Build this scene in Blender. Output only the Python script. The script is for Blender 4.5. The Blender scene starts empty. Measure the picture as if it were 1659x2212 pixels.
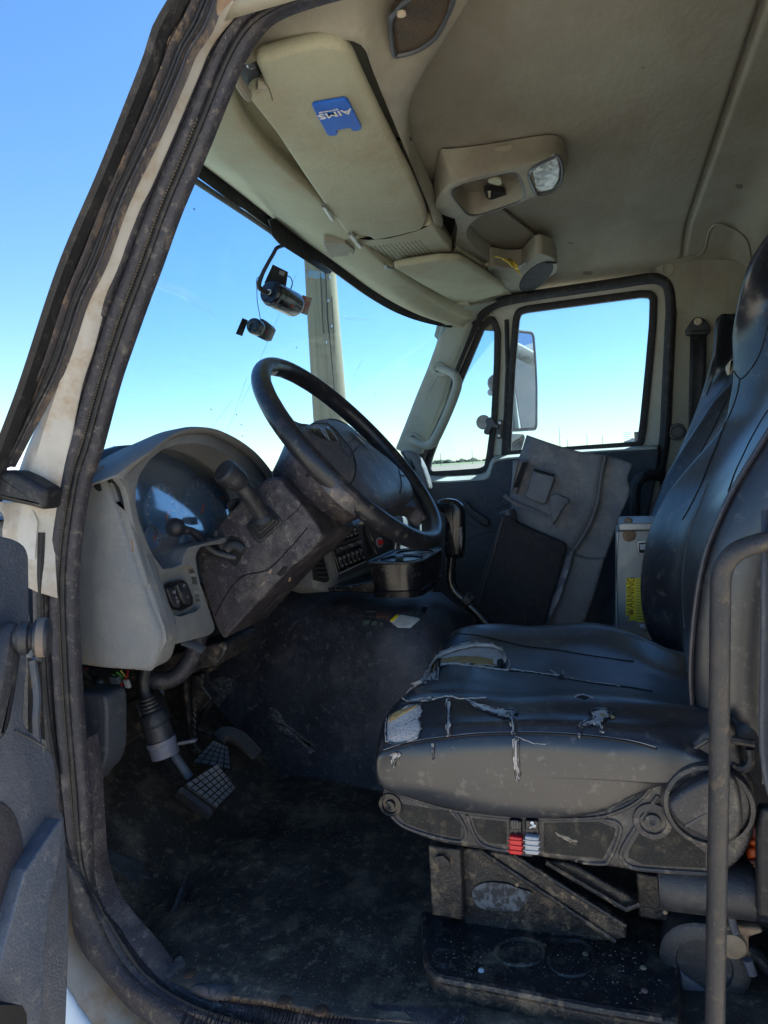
import bpy, bmesh, math, random
from mathutils import Vector as V, Matrix, noise as mnoise
from mathutils.bvhtree import BVHTree
random.seed(7)
rad = math.radians
S = bpy.context.scene
COL = S.collection

# ------------------------------------------------------------------ camera
FPX, CX, CY = 1533.8, 829.5, 1106.0      # focal length and centre for a picture 1659 wide
EYE = V((-0.80, 0.0, 0.72))
_s, _v0 = 0.065, 100.0
_zc = V((-_s, 1.0, -_v0/FPX)).normalized()               # world up seen by the camera (right, up, forward)
_u = FPX*math.tan(rad(17.7))
_xc = V((_u, _v0+_s*_u, FPX)).normalized()
_xc = (_xc - _zc*_xc.dot(_zc)).normalized()
_yc = _zc.cross(_xc)
_yc = V((_yc.x, _yc.y, _yc.z)) * -1.0                     # (right, up, forward) is left-handed
def c2w(v):
    return V((v.dot(_xc), v.dot(_yc), v.dot(_zc)))
RT, UP, FW = c2w(V((1,0,0))), c2w(V((0,1,0))), c2w(V((0,0,1)))
cam = bpy.data.cameras.new('camera'); camo = bpy.data.objects.new('camera', cam); COL.objects.link(camo)
m = Matrix((RT, UP, -FW)).transposed().to_4x4(); m.translation = EYE
camo.matrix_world = m
cam.sensor_fit = 'HORIZONTAL'; cam.sensor_width = 36.0; cam.lens = 36.0*FPX/1659.0
cam.clip_start = 0.02; cam.clip_end = 6000
S.camera = camo
S.render.resolution_x = 768; S.render.resolution_y = 1024

# ------------------------------------------------------------------ sky, sun, exposure
SUN_EL, SUN_AZ = 48.0, -40.0             # azimuth of the sun measured from +X towards +Y
w = bpy.data.worlds.new('World'); S.world = w; w.use_nodes = True
nt = w.node_tree
for n in list(nt.nodes): nt.nodes.remove(n)
sk = nt.nodes.new('ShaderNodeTexSky'); sk.sky_type = 'NISHITA'; sk.sun_disc = False
sk.sun_elevation = rad(SUN_EL); sk.sun_rotation = rad(90.0-SUN_AZ)
sk.air_density = 1.0; sk.dust_density = 0.15; sk.ozone_density = 4.0; sk.altitude = 0
bg = nt.nodes.new('ShaderNodeBackground'); bg.inputs[1].default_value = 0.065
wo = nt.nodes.new('ShaderNodeOutputWorld')
hs = nt.nodes.new('ShaderNodeHueSaturation'); hs.inputs['Saturation'].default_value = 1.16
nt.links.new(sk.outputs[0], hs.inputs['Color']); nt.links.new(hs.outputs[0], bg.inputs[0]); nt.links.new(bg.outputs[0], wo.inputs[0])
sl = bpy.data.lights.new('sun', 'SUN'); sl.energy = 5.0; sl.angle = rad(0.53); sl.color = (1.0, 0.95, 0.87)
so = bpy.data.objects.new('sun', sl); COL.objects.link(so)
sd = V((math.cos(rad(SUN_EL))*math.cos(rad(SUN_AZ)), math.cos(rad(SUN_EL))*math.sin(rad(SUN_AZ)), math.sin(rad(SUN_EL))))
so.rotation_euler = sd.to_track_quat('Z', 'Y').to_euler(); so.location = (0,0,30)
S.view_settings.view_transform = 'Standard'; S.view_settings.look = 'None'
S.view_settings.exposure = 2.05; S.view_settings.gamma = 1.0; S.view_settings.use_curve_mapping = False
S.cycles.max_bounces = 10; S.cycles.diffuse_bounces = 6; S.cycles.transparent_max_bounces = 12

# ------------------------------------------------------------------ helpers: points
FR = {'d':(0,0,1), 'z1':(0,0,.5), 'z2':(829.5,0,.5), 'z3':(0,829.5,.5), 'z4':(829.5,829.5,.5), 'z5':(0,1382.5,.5), 'z6':(829.5,1382.5,.5),
      'a1':(475.2,432,.3125), 'a2':(820.9,216,.2604), 'a3':(820.9,561.7,.3906), 'a4':(172.8,864.1,.3125), 'a5':(518.5,734.5,.3125),
      'a6':(864.1,907.3,.3646), 'a7':(129.6,1339.3,.3125)}
def q(f, *pts):                                          # measured plan points of one survey sheet
    ox, oy, s = FR[f]
    return [(ox+p[0]*s, oy+p[1]*s) + tuple(p[2:]) for p in pts]
def ray(x, y):
    return (FW*FPX + RT*(x-CX) + UP*(CY-y))
def pl(p, P0, n):
    d = ray(p[0], p[1]); t = (P0-EYE).dot(n)/d.dot(n); return EYE + d*t
def pX(p, X): return pl(p, V((X,0,0)), V((1,0,0)))
def pY(p, Y): return pl(p, V((0,Y,0)), V((0,1,0)))
def pZ(p, Z): return pl(p, V((0,0,Z)), V((0,0,1)))
def LX(f, X, *pts): return [pX(p, p[2] if len(p) > 2 else X) for p in q(f, *pts)]
def LY(f, Y, *pts): return [pY(p, p[2] if len(p) > 2 else Y) for p in q(f, *pts)]
def LZ(f, Z, *pts): return [pZ(p, p[2] if len(p) > 2 else Z) for p in q(f, *pts)]
# ------------------------------------------------------------------ helpers: curves
def cr(P, n=8, closed=False):
    P = [V(p) for p in P]; N = len(P); out = []
    rng = range(N if closed else N-1)
    for i in rng:
        if closed: a,b,c,d = P[(i-1)%N],P[i],P[(i+1)%N],P[(i+2)%N]
        else: a,b,c,d = P[max(i-1,0)],P[i],P[i+1],P[min(i+2,N-1)]
        for k in range(n):
            t = k/n
            out.append(0.5*((2*b)+(c-a)*t+(2*a-5*b+4*c-d)*t*t+(3*b-a-3*c+d)*t**3))
    if not closed: out.append(P[-1].copy())
    return out
def resamp(P, n):
    L = [0.0]
    for i in range(1, len(P)): L.append(L[-1]+(P[i]-P[i-1]).length)
    out = []; j = 0
    for k in range(n):
        s = L[-1]*k/(n-1)
        while j < len(L)-2 and L[j+1] < s: j += 1
        d = L[j+1]-L[j]; t = 0 if d == 0 else min(1, (s-L[j])/d)
        out.append(P[j].lerp(P[j+1], t))
    return out
def chaikin(P, it=2, closed=True):
    P = [V(p) for p in P]
    for _ in range(it):
        out = []; N = len(P)
        for i in range(N if closed else N-1):
            a, b = P[i], P[(i+1)%N]
            out += [a.lerp(b,.25), a.lerp(b,.75)]
        if not closed: out = [P[0]]+out[1:-1]+[P[-1]]
        P = out
    return P
def rnd_poly(P, r, k=4):                                  # round the corners of a closed polygon by r
    P = [V(p) for p in P]; out = []; N = len(P)
    for i in range(N):
        a, b, c = P[i-1], P[i], P[(i+1)%N]
        la, lc = (a-b).length, (c-b).length
        rr = min(r, la*.45, lc*.45)
        s, e = b+(a-b).normalized()*rr, b+(c-b).normalized()*rr
        for j in range(k+1):
            t = j/k; out.append(s*(1-t)**2+b*2*t*(1-t)+e*t*t)
    return out
def newell(P):
    n = V((0,0,0))
    for i in range(len(P)):
        a, b = P[i], P[(i+1)%len(P)]
        n += V(((a.y-b.y)*(a.z+b.z), (a.z-b.z)*(a.x+b.x), (a.x-b.x)*(a.y+b.y)))
    return n.normalized()
def cen(P):
    c = V((0,0,0))
    for p in P: c += p
    return c/len(P)

# ------------------------------------------------------------------ helpers: objects
GEO = {}
def thing(name, label, cat, loc=None, group=None):
    o = bpy.data.objects.new(name, None); COL.objects.link(o)
    o.empty_display_size = .05
    if loc is not None: o.location = loc
    o['label'] = label; o['category'] = cat
    if group: o['group'] = group
    return o
def root_loc(o):
    L = V((0,0,0))
    while o is not None: L += V(o.location); o = o.parent
    return L
def tagm(o, label, cat, group=None):
    o['label'] = label; o['category'] = cat
    if group: o['group'] = group
    return o
def mesh(name, vs, fs, mat, parent=None, sharp=35, bevel=0, bseg=2, solid=0, soff=-1, sub=0, kind=None, label=None):
    vs = [V(v) for v in vs]
    if parent is not None: L = root_loc(parent)
    else:
        xs=[v.x for v in vs]; ys=[v.y for v in vs]; zs=[v.z for v in vs]
        L = V(((min(xs)+max(xs))/2, (min(ys)+max(ys))/2, min(zs)))
    me = bpy.data.meshes.new(name); me.from_pydata([v-L for v in vs], [], fs); me.validate()
    bm = bmesh.new(); bm.from_mesh(me); bmesh.ops.remove_doubles(bm, verts=bm.verts, dist=1e-5)
    bmesh.ops.recalc_face_normals(bm, faces=bm.faces); bm.to_mesh(me); bm.free()
    o = bpy.data.objects.new(name, me); COL.objects.link(o)
    if parent is None: o.location = L
    else: o.parent = parent
    for mm in (mat if isinstance(mat, (list,tuple)) else [mat]): me.materials.append(mm)
    me.polygons.foreach_set('use_smooth', [len(p.vertices) < 5 for p in me.polygons])
    if solid:
        md = o.modifiers.new('s','SOLIDIFY'); md.thickness = solid; md.offset = soff
    if bevel:
        md = o.modifiers.new('b','BEVEL'); md.width = bevel; md.segments = bseg; md.limit_method = 'ANGLE'; md.angle_limit = rad(32)
        md.harden_normals = False
        me.set_sharp_from_angle(angle=rad(70))
    elif sub:
        md = o.modifiers.new('u','SUBSURF'); md.levels = sub; md.render_levels = sub
    else: me.set_sharp_from_angle(angle=rad(sharp))
    if kind: o['kind'] = kind
    if label: o['label'] = label
    return o
class MB:                                                 # gathers shapes for one mesh
    def __init__(s): s.v = []; s.f = []
    def add(s, vf):
        n = len(s.v); s.v += vf[0]; s.f += [tuple(i+n for i in f) for f in vf[1]]; return s
    def build(s, name, mat, parent=None, **k): return mesh(name, s.v, s.f, mat, parent, **k)
def g_prism(P, vec):
    P = [V(p) for p in P]; n = len(P); vec = V(vec)
    return [p for p in P]+[p+vec for p in P], [tuple(range(n))[::-1], tuple(range(n, 2*n))]+[(i,(i+1)%n,n+(i+1)%n,n+i) for i in range(n)]
def g_box(c, ax, ay, az):                                 # centre and three half-extent vectors
    c = V(c); ax = V(ax); ay = V(ay); az = V(az)
    return g_prism([c-ax-ay-az, c+ax-ay-az, c+ax+ay-az, c-ax+ay-az], az*2)
def box2(lo, hi):
    c = (V(lo)+V(hi))/2; h = (V(hi)-V(lo))/2
    return g_box(c, (h.x,0,0), (0,h.y,0), (0,0,h.z))
def g_tube(P, r, k=10, closed=False, caps=True, flat=None):   # r: number or list; flat = (a,b) squash
    P = [V(p) for p in P]; n = len(P); R = r if isinstance(r, (list,tuple)) else [r]*n
    if len(R) != n: R = [R[min(int(i*(len(R)-1)/(n-1)), len(R)-2)]*(1-((i*(len(R)-1)/(n-1))-min(int(i*(len(R)-1)/(n-1)), len(R)-2)))+R[min(int(i*(len(R)-1)/(n-1)), len(R)-2)+1]*((i*(len(R)-1)/(n-1))-min(int(i*(len(R)-1)/(n-1)), len(R)-2)) for i in range(n)]
    vs = []; fs = []; T = []
    for i in range(n):
        a = P[(i-1)%n] if (closed or i > 0) else P[i]; b = P[(i+1)%n] if (closed or i < n-1) else P[i]
        T.append((b-a).normalized())
    u = T[0].orthogonal().normalized()
    if flat and len(flat) > 2: u = (flat[2]-T[0]*flat[2].dot(T[0])).normalized()
    for i in range(n):
        u = (u - T[i]*u.dot(T[i])).normalized(); w_ = T[i].cross(u)
        for j in range(k):
            a = 2*math.pi*j/k; fu, fw = (flat[0], flat[1]) if flat else (1,1)
            vs.append(P[i]+(u*math.cos(a)*fu+w_*math.sin(a)*fw)*R[i])
    for i in range(n if closed else n-1):
        for j in range(k):
            a, b = i*k+j, i*k+(j+1)%k; c, d = ((i+1)%n)*k+(j+1)%k, ((i+1)%n)*k+j
            fs.append((a,b,c,d))
    if caps and not closed: fs += [tuple(range(k))[::-1], tuple(range((n-1)*k, n*k))]
    return vs, fs
def g_grid(rows):
    n = len(rows); m_ = len(rows[0]); vs = [V(p) for r in rows for p in r]
    return vs, [(i*m_+j, i*m_+j+1, (i+1)*m_+j+1, (i+1)*m_+j) for i in range(n-1) for j in range(m_-1)]
def patch(rows, nu=6, nv=6):                              # smooth grid through control rows
    R = [cr(r, nu) for r in rows]
    cols = [cr([R[i][j] for i in range(len(R))], nv) for j in range(len(R[0]))]
    return [[cols[j][i] for j in range(len(cols))] for i in range(len(cols[0]))]
def g_loft(rings, cap=True):
    k = len(rings[0]); vs = [V(p) for r in rings for p in r]; fs = []
    for i in range(len(rings)-1):
        for j in range(k): fs.append((i*k+j, i*k+(j+1)%k, (i+1)*k+(j+1)%k, (i+1)*k+j))
    if cap: fs += [tuple(range(k))[::-1], tuple(range((len(rings)-1)*k, len(rings)*k))]
    return vs, fs
def g_pillow(P, vec, r, k=4, dome=0.0, rings=None, r2=None):     # a plate with rounded rims, optional domed face on the P side
    P = [V(p) for p in P]; vec = V(vec); h = vec.length; z = vec.normalized()
    n = newell(P); N = len(P); nr = []
    for i in range(N):
        t = (P[(i+1)%N]-P[i-1]).normalized(); m_ = n.cross(t)
        nr.append(m_.normalized() if m_.length > 1e-9 else m_)
    c = cen(P); R = []
    def ins(d): return [P[i]+nr[i]*d for i in range(N)]
    if rings is None: rings = 3 if dome else 0
    for f in range(rings, 0, -1):
        s = (f)/(rings+1); e = ins(r)
        R.append([p.lerp(c, s)-z*dome*(1-(1-s)**2) for p in e])
    for j in range(k+1):
        a = math.pi/2*j/k; R.append([p+z*(r*(1-math.cos(a))) for p in ins(r*(1-math.sin(a)))])
    rr = r if r2 is None else r2
    for j in range(k, -1, -1):
        a = math.pi/2*j/k; R.append([p+z*(h-rr*(1-math.cos(a))) for p in ins(rr*(1-math.sin(a)))])
    return g_loft(R)
def g_dome(P, up, h, base=.0, k=10, pw=2.6):               # padded cover: rises by h above its outline, skirt going down by base
    P = [V(p) for p in P]; up = V(up).normalized(); c = cen(P); R = []
    if base: R.append([p-up*base for p in P])
    for j in range(k+1):
        s = 1-(j/k)**1.6*.985; R.append([c+(p-c)*s+up*h*(1-s**pw) for p in P])
    return g_loft(R)
def g_lathe(c, ax, prof, k=24):                           # prof: (radius, height along ax)
    c = V(c); z = V(ax).normalized(); u = z.orthogonal().normalized(); w_ = z.cross(u)
    return g_loft([[c+z*h+(u*math.cos(2*math.pi*j/k)+w_*math.sin(2*math.pi*j/k))*max(r,1e-5) for j in range(k)] for r, h in prof])
def ribbon(A, B, prof, n=60, d=V((1,0,0))):              # surface between two lines with a relief profile (t, offset along d)
    A = resamp(cr(A, 8), n); B = resamp(cr(B, 8), n)
    return g_grid([[a.lerp(b, t)+d*o for t, o in prof] for a, b in zip(A, B)])
def bvh(o):
    dg = bpy.context.evaluated_depsgraph_get(); dg.update(); e = o.evaluated_get(dg); me = e.to_mesh()
    L = root_loc(o)
    t = BVHTree.FromPolygons([v.co+L for v in me.vertices], [tuple(p.vertices) for p in me.polygons]); e.to_mesh_clear(); return t
def onto(t, p, off=.001, fb=None):                        # where the sight line meets a surface
    h, n, i, d = t.ray_cast(EYE, ray(p[0], p[1]).normalized())
    if h is None:
        h, n, i, d = t.find_nearest(pX(p, .3) if fb is None else fb)
    if n.dot(ray(p[0], p[1])) > 0: n = -n
    return h+n*off
def dens(pts, n=4):                                       # straight-line densify of plan points
    out = []
    for a, b in zip(pts, pts[1:]):
        for k in range(n): out.append((a[0]+(b[0]-a[0])*k/n, a[1]+(b[1]-a[1])*k/n))
    out.append(pts[-1][:2]); return out
def seam(name, t, pts, mat, parent, r=.0012, off=.0003, n=6, smooth=True, **k):
    if smooth: pts = [(p.x,p.y) for p in cr([(p[0],p[1],0) for p in pts], n)]
    else: pts = dens(pts, n)
    return mesh(name, *g_tube([onto(t, p, off) for p in pts], r, 6), mat, parent, **k)
def sheet(name, t, pts, mat, parent, off=.002, jag=0, fb=None, **k):   # thin sheet lying on a surface
    P2 = dens(list(pts)+[pts[0]], 6)[:-1]
    if jag: P2 = [(x+random.uniform(-jag,jag), y+random.uniform(-jag,jag)) for x, y in P2]
    c = (sum(p[0] for p in P2)/len(P2), sum(p[1] for p in P2)/len(P2)); N = len(P2); R = []
    for f in (1.0, .75, .5, .25, .04):
        R.append([onto(t, (c[0]+(x-c[0])*f, c[1]+(y-c[1])*f), off if f < 1 else off*.3, fb) for x, y in P2])
    return mesh(name, *g_loft(R, cap=False), mat, parent, sharp=180, **k)
def text(name, body, size, O, ux, uy, mat, parent=None, ext=.0003, sx=1.0, fat=0, **k):      # lettering: origin, right and up directions
    cu = bpy.data.curves.new(name, 'FONT'); cu.body = body; cu.size = size; cu.extrude = ext; cu.align_x = 'CENTER'; cu.align_y = 'CENTER'; cu.resolution_u = 2; cu.offset = fat
    tmp = bpy.data.objects.new(name, cu); COL.objects.link(tmp); dg = bpy.context.evaluated_depsgraph_get(); dg.update()
    me0 = tmp.evaluated_get(dg).to_mesh(); vs = [v.co.copy() for v in me0.vertices]; fs = [tuple(p.vertices) for p in me0.polygons]
    tmp.evaluated_get(dg).to_mesh_clear(); bpy.data.objects.remove(tmp)
    ux = V(ux).normalized(); uy = V(uy); uy = (uy-ux*uy.dot(ux)).normalized(); nz = ux.cross(uy); O = V(O)
    return mesh(name, [O+ux*v.x*sx+uy*v.y+nz*v.z for v in vs], fs, mat, parent, sharp=20, **k)

# ------------------------------------------------------------------ materials
def mat(name, col, rough=.6, col2=None, sc=6, lo=.4, hi=.65, dirt=None, dsc=14, dlo=.52, dhi=.7, damt=.8, bump=.15, bsc=400, metal=0, spec=.5, stretch=None, rvar=.12, coat=0, scratch=None, samt=.5, ssc=60, sstr=(1,1,12), grime=0, gsc=3.0, speck=True):
    bsc *= .5; bump *= 1.5
    M = bpy.data.materials.new(name); M.use_nodes = True; t = M.node_tree; B = t.nodes['Principled BSDF']; L = t.links.new
    N = t.nodes.new; tc = N('ShaderNodeTexCoord'); src = tc.outputs['Object']
    if stretch:
        mp = N('ShaderNodeMapping'); mp.inputs['Scale'].default_value = stretch; L(src, mp.inputs[0]); src = mp.outputs[0]
    def nz(scale, det=6, rgh=.6, v=None):
        n = N('ShaderNodeTexNoise'); n.inputs['Scale'].default_value = scale; n.inputs['Detail'].default_value = det; n.inputs['Roughness'].default_value = rgh
        L(v if v is not None else src, n.inputs['Vector']); return n.outputs[0]
    def ramp(f, a, b):
        r = N('ShaderNodeMapRange'); r.inputs[1].default_value = a; r.inputs[2].default_value = b; L(f, r.inputs[0]); return r.outputs[0]
    def mix(f, a, b, amt=1.0):
        x = N('ShaderNodeMix'); x.data_type = 'RGBA'
        if amt != 1.0:
            mu = N('ShaderNodeMath'); mu.operation = 'MULTIPLY'; mu.inputs[1].default_value = amt; L(f, mu.inputs[0]); f = mu.outputs[0]
        L(f, x.inputs[0])
        for s, i in ((a,6),(b,7)):
            if isinstance(s, tuple): x.inputs[i].default_value = (*s,1)
            else: L(s, x.inputs[i])
        return x.outputs[2]
    if col2 is None: col2 = tuple(c*.8 for c in col)
    c = mix(ramp(nz(sc), lo, hi), col, col2)
    c = mix(nz(bsc*.35, 3, .7), c, tuple(x*.55 for x in col), .35)
    if grime: c = mix(ramp(nz(gsc, 4), .42, .7), c, tuple(x*.45 for x in col2), grime)
    if dirt is not None:
        c = mix(ramp(nz(dsc, 8, .72), dlo, dhi), c, dirt, damt)
    if dirt is not None and sum(col)/3 < .12:
        c = mix(ramp(nz(330, 2, .5), .69, .73), c, tuple(min(.4, d*1.6) for d in dirt), .5 if speck else 0.001)
        c = mix(ramp(nz(60, 5, .7), .56, .66), c, dirt, .5)
    if scratch is not None:
        mp = N('ShaderNodeMapping'); mp.inputs['Scale'].default_value = sstr; mp.inputs['Rotation'].default_value = (.6,.3,.5); L(tc.outputs['Object'], mp.inputs[0])
        f = ramp(nz(ssc, 4, .7, mp.outputs[0]), .6, .68)
        g = ramp(nz(5, 3), .45, .6); mu = N('ShaderNodeMath'); mu.operation = 'MULTIPLY'; L(f, mu.inputs[0]); L(g, mu.inputs[1])
        c = mix(mu.outputs[0], c, scratch, samt)
    L(c, B.inputs['Base Color'])
    r = N('ShaderNodeMapRange'); r.inputs[3].default_value = max(.03, rough-rvar); r.inputs[4].default_value = min(1, rough+rvar); L(nz(sc*3, 5), r.inputs[0]); L(r.outputs[0], B.inputs['Roughness'])
    B.inputs['Metallic'].default_value = metal; B.inputs['Specular IOR Level'].default_value = spec
    if coat: B.inputs['Coat Weight'].default_value = coat; B.inputs['Coat Roughness'].default_value = .25
    if bump:
        b = N('ShaderNodeBump'); b.inputs['Strength'].default_value = bump; b.inputs['Distance'].default_value = .002
        L(nz(bsc, 4, .6), b.inputs['Height'])
        b2 = N('ShaderNodeBump'); b2.inputs['Strength'].default_value = bump*.4; b2.inputs['Distance'].default_value = .01
        L(nz(bsc*.06+4, 4, .55), b2.inputs['Height']); L(b.outputs[0], b2.inputs['Normal']); L(b2.outputs[0], B.inputs['Normal'])
    return M
def glass(name, tint=(.93,.97,.96), dirt=(.6,.62,.6), amt=.05, ior=1.08, streak=0, trans=.5, grough=.02):
    M = bpy.data.materials.new(name); M.use_nodes = True; t = M.node_tree; L = t.links.new; N = t.nodes.new
    for n in list(t.nodes): t.nodes.remove(n)
    o = N('ShaderNodeOutputMaterial'); tr = N('ShaderNodeBsdfTransparent'); tr.inputs[0].default_value = (*tint,1)
    g = N('ShaderNodeBsdfGlossy'); g.inputs['Roughness'].default_value = grough
    lw = N('ShaderNodeLayerWeight'); lw.inputs[0].default_value = .5
    pw = N('ShaderNodeMath'); pw.operation = 'POWER'; pw.inputs[1].default_value = 5; L(lw.outputs[1], pw.inputs[0])
    fr = N('ShaderNodeMath'); fr.operation = 'MULTIPLY_ADD'; fr.inputs[1].default_value = .8*(ior-1)/.5; fr.inputs[2].default_value = .045*(ior-1)/.5; L(pw.outputs[0], fr.inputs[0])
    m1 = N('ShaderNodeMixShader'); L(fr.outputs[0], m1.inputs[0]); L(tr.outputs[0], m1.inputs[1]); L(g.outputs[0], m1.inputs[2])
    d = N('ShaderNodeBsdfDiffuse'); d.inputs[0].default_value = (*dirt,1)
    d2 = N('ShaderNodeBsdfTranslucent'); d2.inputs[0].default_value = (*dirt,1)
    dm = N('ShaderNodeMixShader'); dm.inputs[0].default_value = trans; L(d.outputs[0], dm.inputs[1]); L(d2.outputs[0], dm.inputs[2])
    tc = N('ShaderNodeTexCoord'); n = N('ShaderNodeTexNoise'); n.inputs['Scale'].default_value = 9; n.inputs['Detail'].default_value = 8; n.inputs['Roughness'].default_value = .75
    if streak:
        mp = N('ShaderNodeMapping'); mp.inputs['Scale'].default_value = (1,1,7); mp.inputs['Rotation'].default_value = (.5,.4,0); L(tc.outputs['Object'], mp.inputs[0]); L(mp.outputs[0], n.inputs['Vector'])
    else: L(tc.outputs['Object'], n.inputs['Vector'])
    r = N('ShaderNodeMapRange'); r.inputs[1].default_value = .35; r.inputs[2].default_value = .8; r.inputs[3].default_value = amt*.3; r.inputs[4].default_value = amt*2.2; L(n.outputs[0], r.inputs[0])
    m2 = N('ShaderNodeMixShader'); L(r.outputs[0], m2.inputs[0]); L(m1.outputs[0], m2.inputs[1]); L(dm.outputs[0], m2.inputs[2])
    L(m2.outputs[0], o.inputs[0]); return M

m_head = mat('headliner fabric', (.37,.355,.285), .95, (.30,.285,.23), sc=3, dirt=(.22,.165,.11), dsc=2.5, dlo=.44, dhi=.72, damt=.5, bump=.25, bsc=1300, spec=.2, stretch=(1,1.6,1))
m_vis = mat('visor cloth', (.44,.43,.31), .9, (.38,.365,.265), sc=5, dirt=(.36,.26,.15), dsc=4.5, dlo=.50, dhi=.72, damt=.5, bump=.35, bsc=700, spec=.25, scratch=(.5,.46,.34), samt=.5)
m_ohc = mat('overhead plastic', (.37,.355,.28), .75, (.29,.27,.22), sc=6, dirt=(.20,.15,.11), dsc=5, dlo=.46, dhi=.72, damt=.55, bump=.3, bsc=900, spec=.3)
m_pillar = mat('pillar plastic', (.36,.37,.31), .65, (.30,.30,.25), sc=6, bump=.3, bsc=900, spec=.35, scratch=(.45,.45,.38))
m_dash = mat('grey dash plastic', (.19,.197,.20), .6, (.14,.143,.147), sc=7, dirt=(.27,.255,.225), dsc=14, dlo=.48, dhi=.70, damt=.6, bump=.35, bsc=1100, spec=.35, scratch=(.34,.33,.3), samt=.6)
m_dashb = mat('dash edge plastic', (.185,.19,.192), .55, (.145,.148,.15), sc=9, dirt=(.26,.23,.18), dsc=22, damt=.5, bump=.3, bsc=1100, scratch=(.3,.29,.26))
m_col = mat('dusty column plastic', (.056,.050,.062), .46, (.024,.021,.028), sc=8, dirt=(.27,.235,.21), dsc=13, dlo=.49, dhi=.72, damt=.5, bump=.55, bsc=900, scratch=(.30,.28,.26), samt=.8, ssc=45, grime=.4)
m_blk = mat('black plastic', (.030,.032,.040), .40, (.018,.019,.025), sc=10, dirt=(.10,.09,.08), dsc=26, dlo=.55, dhi=.75, damt=.5, bump=.3, bsc=900, speck=False)
m_blkg = mat('glossy black plastic', (.012,.012,.015), .22, (.008,.008,.010), sc=10, dirt=(.10,.09,.08), dsc=26, dlo=.6, dhi=.8, damt=.4, bump=.04, bsc=500, speck=False)
m_rim = mat('steering rim rubber', (.018,.019,.024), .34, (.012,.012,.015), sc=8, dirt=(.12,.10,.08), dsc=20, dlo=.6, dhi=.8, damt=.35, bump=.12, bsc=700, speck=False)
m_vinyl = mat('black vinyl', (.022,.023,.029), .32, (.015,.016,.020), sc=5, dirt=(.12,.115,.10), dsc=18, dlo=.56, dhi=.82, damt=.15, bump=.05, bsc=700, spec=.8, rvar=.07, speck=False)
m_vin2 = mat('black vinyl side', (.040,.038,.050), .36, (.018,.017,.022), sc=5, dirt=(.09,.075,.07), dsc=22, dlo=.55, dhi=.8, damt=.4, bump=.3, bsc=500, spec=.6, rvar=.07, speck=False)
m_rub = mat('door seal rubber', (.030,.029,.040), .5, (.018,.018,.026), sc=12, dirt=(.20,.17,.14), dsc=34, dlo=.54, dhi=.74, damt=.38, bump=.5, bsc=500)
m_rubd = mat('black rubber', (.014,.014,.017), .6, (.01,.01,.012), sc=12, dirt=(.08,.07,.06), dsc=30, damt=.4, bump=.3, bsc=500, speck=False)
m_strip = mat('weathered trim strip', (.07,.062,.066), .6, (.035,.033,.042), sc=14, dirt=(.30,.21,.13), dsc=20, dlo=.53, dhi=.72, damt=.55, bump=.5, bsc=300, stretch=(1,1,.14))
m_white = mat('dirty white paint', (.52,.50,.46), .35, (.42,.40,.36), sc=8, dirt=(.30,.19,.09), dsc=12, dlo=.49, dhi=.68, damt=.8, bump=.12, bsc=200, spec=.5)
m_whitec = mat('clean white paint', (.74,.76,.76), .28, (.68,.70,.70), sc=4, bump=.05, bsc=100, spec=.5)
m_rust = mat('rusty painted edge', (.24,.15,.09), .8, (.36,.28,.2), sc=16, dirt=(.12,.06,.03), dsc=24, damt=.8, bump=.6, bsc=300)
m_floor = mat('rubber floor mat', (.075,.058,.046), .55, (.030,.024,.020), sc=9, dirt=(.36,.26,.17), dsc=11, dlo=.50, dhi=.70, damt=.6, bump=.8, bsc=500, grime=.5)
m_tun = mat('engine cover vinyl', (.044,.046,.060), .33, (.020,.021,.030), sc=7, dirt=(.14,.135,.14), dsc=9, dlo=.50, dhi=.72, damt=.5, bump=.5, bsc=650, scratch=(.30,.29,.28), samt=.35, ssc=30)
m_frame = mat('dirty black steel', (.026,.025,.028), .45, (.013,.012,.014), sc=12, dirt=(.24,.18,.12), dsc=20, dlo=.53, dhi=.70, damt=.7, bump=.6, bsc=350, metal=.1, scratch=(.2,.2,.2))
m_shell = mat('seat side shell', (.034,.032,.038), .4, (.020,.019,.023), sc=10, dirt=(.20,.17,.13), dsc=30, dlo=.5, dhi=.70, damt=.5, bump=.3, bsc=700, scratch=(.25,.24,.25))
m_dirt = mat('dirt and grit', (.13,.10,.065), .95, (.06,.045,.03), sc=30, bump=1, bsc=300)
m_grit = mat('pale grit', (.28,.22,.15), .9, (.12,.09,.06), sc=60, bump=.4, bsc=300)
m_dtrim = mat('door trim plastic', (.065,.072,.090), .6, (.045,.050,.064), sc=6, dirt=(.12,.12,.115), dsc=12, damt=.45, bump=.4, bsc=900, scratch=(.16,.16,.16))
m_dfr = mat('inner door paint', (.52,.53,.46), .45, (.46,.46,.39), sc=6, dirt=(.3,.26,.18), dsc=12, damt=.35, bump=.1, bsc=300)
m_bluegrey = mat('near door plastic', (.070,.080,.105), .5, (.052,.060,.082), sc=6, dirt=(.13,.13,.14), dsc=14, damt=.5, bump=.4, bsc=700, scratch=(.22,.23,.26))
m_pp = mat('dusty grey panel', (.21,.21,.22), .55, (.105,.105,.12), sc=7, dirt=(.34,.29,.24), dsc=12, dlo=.49, dhi=.66, damt=.65, bump=.4, bsc=500, scratch=(.4,.39,.38), samt=.6, grime=.5)
m_ppb = mat('dusty foam pad', (.042,.040,.042), .9, (.024,.023,.026), sc=8, dirt=(.08,.07,.06), dsc=14, dlo=.5, dhi=.76, damt=.5, bump=1.0, bsc=260)
m_foam = mat('yellow seat foam', (.50,.33,.13), .95, (.36,.22,.08), sc=30, bump=1, bsc=500, dirt=(.2,.12,.05), dsc=40, damt=.5)
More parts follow.
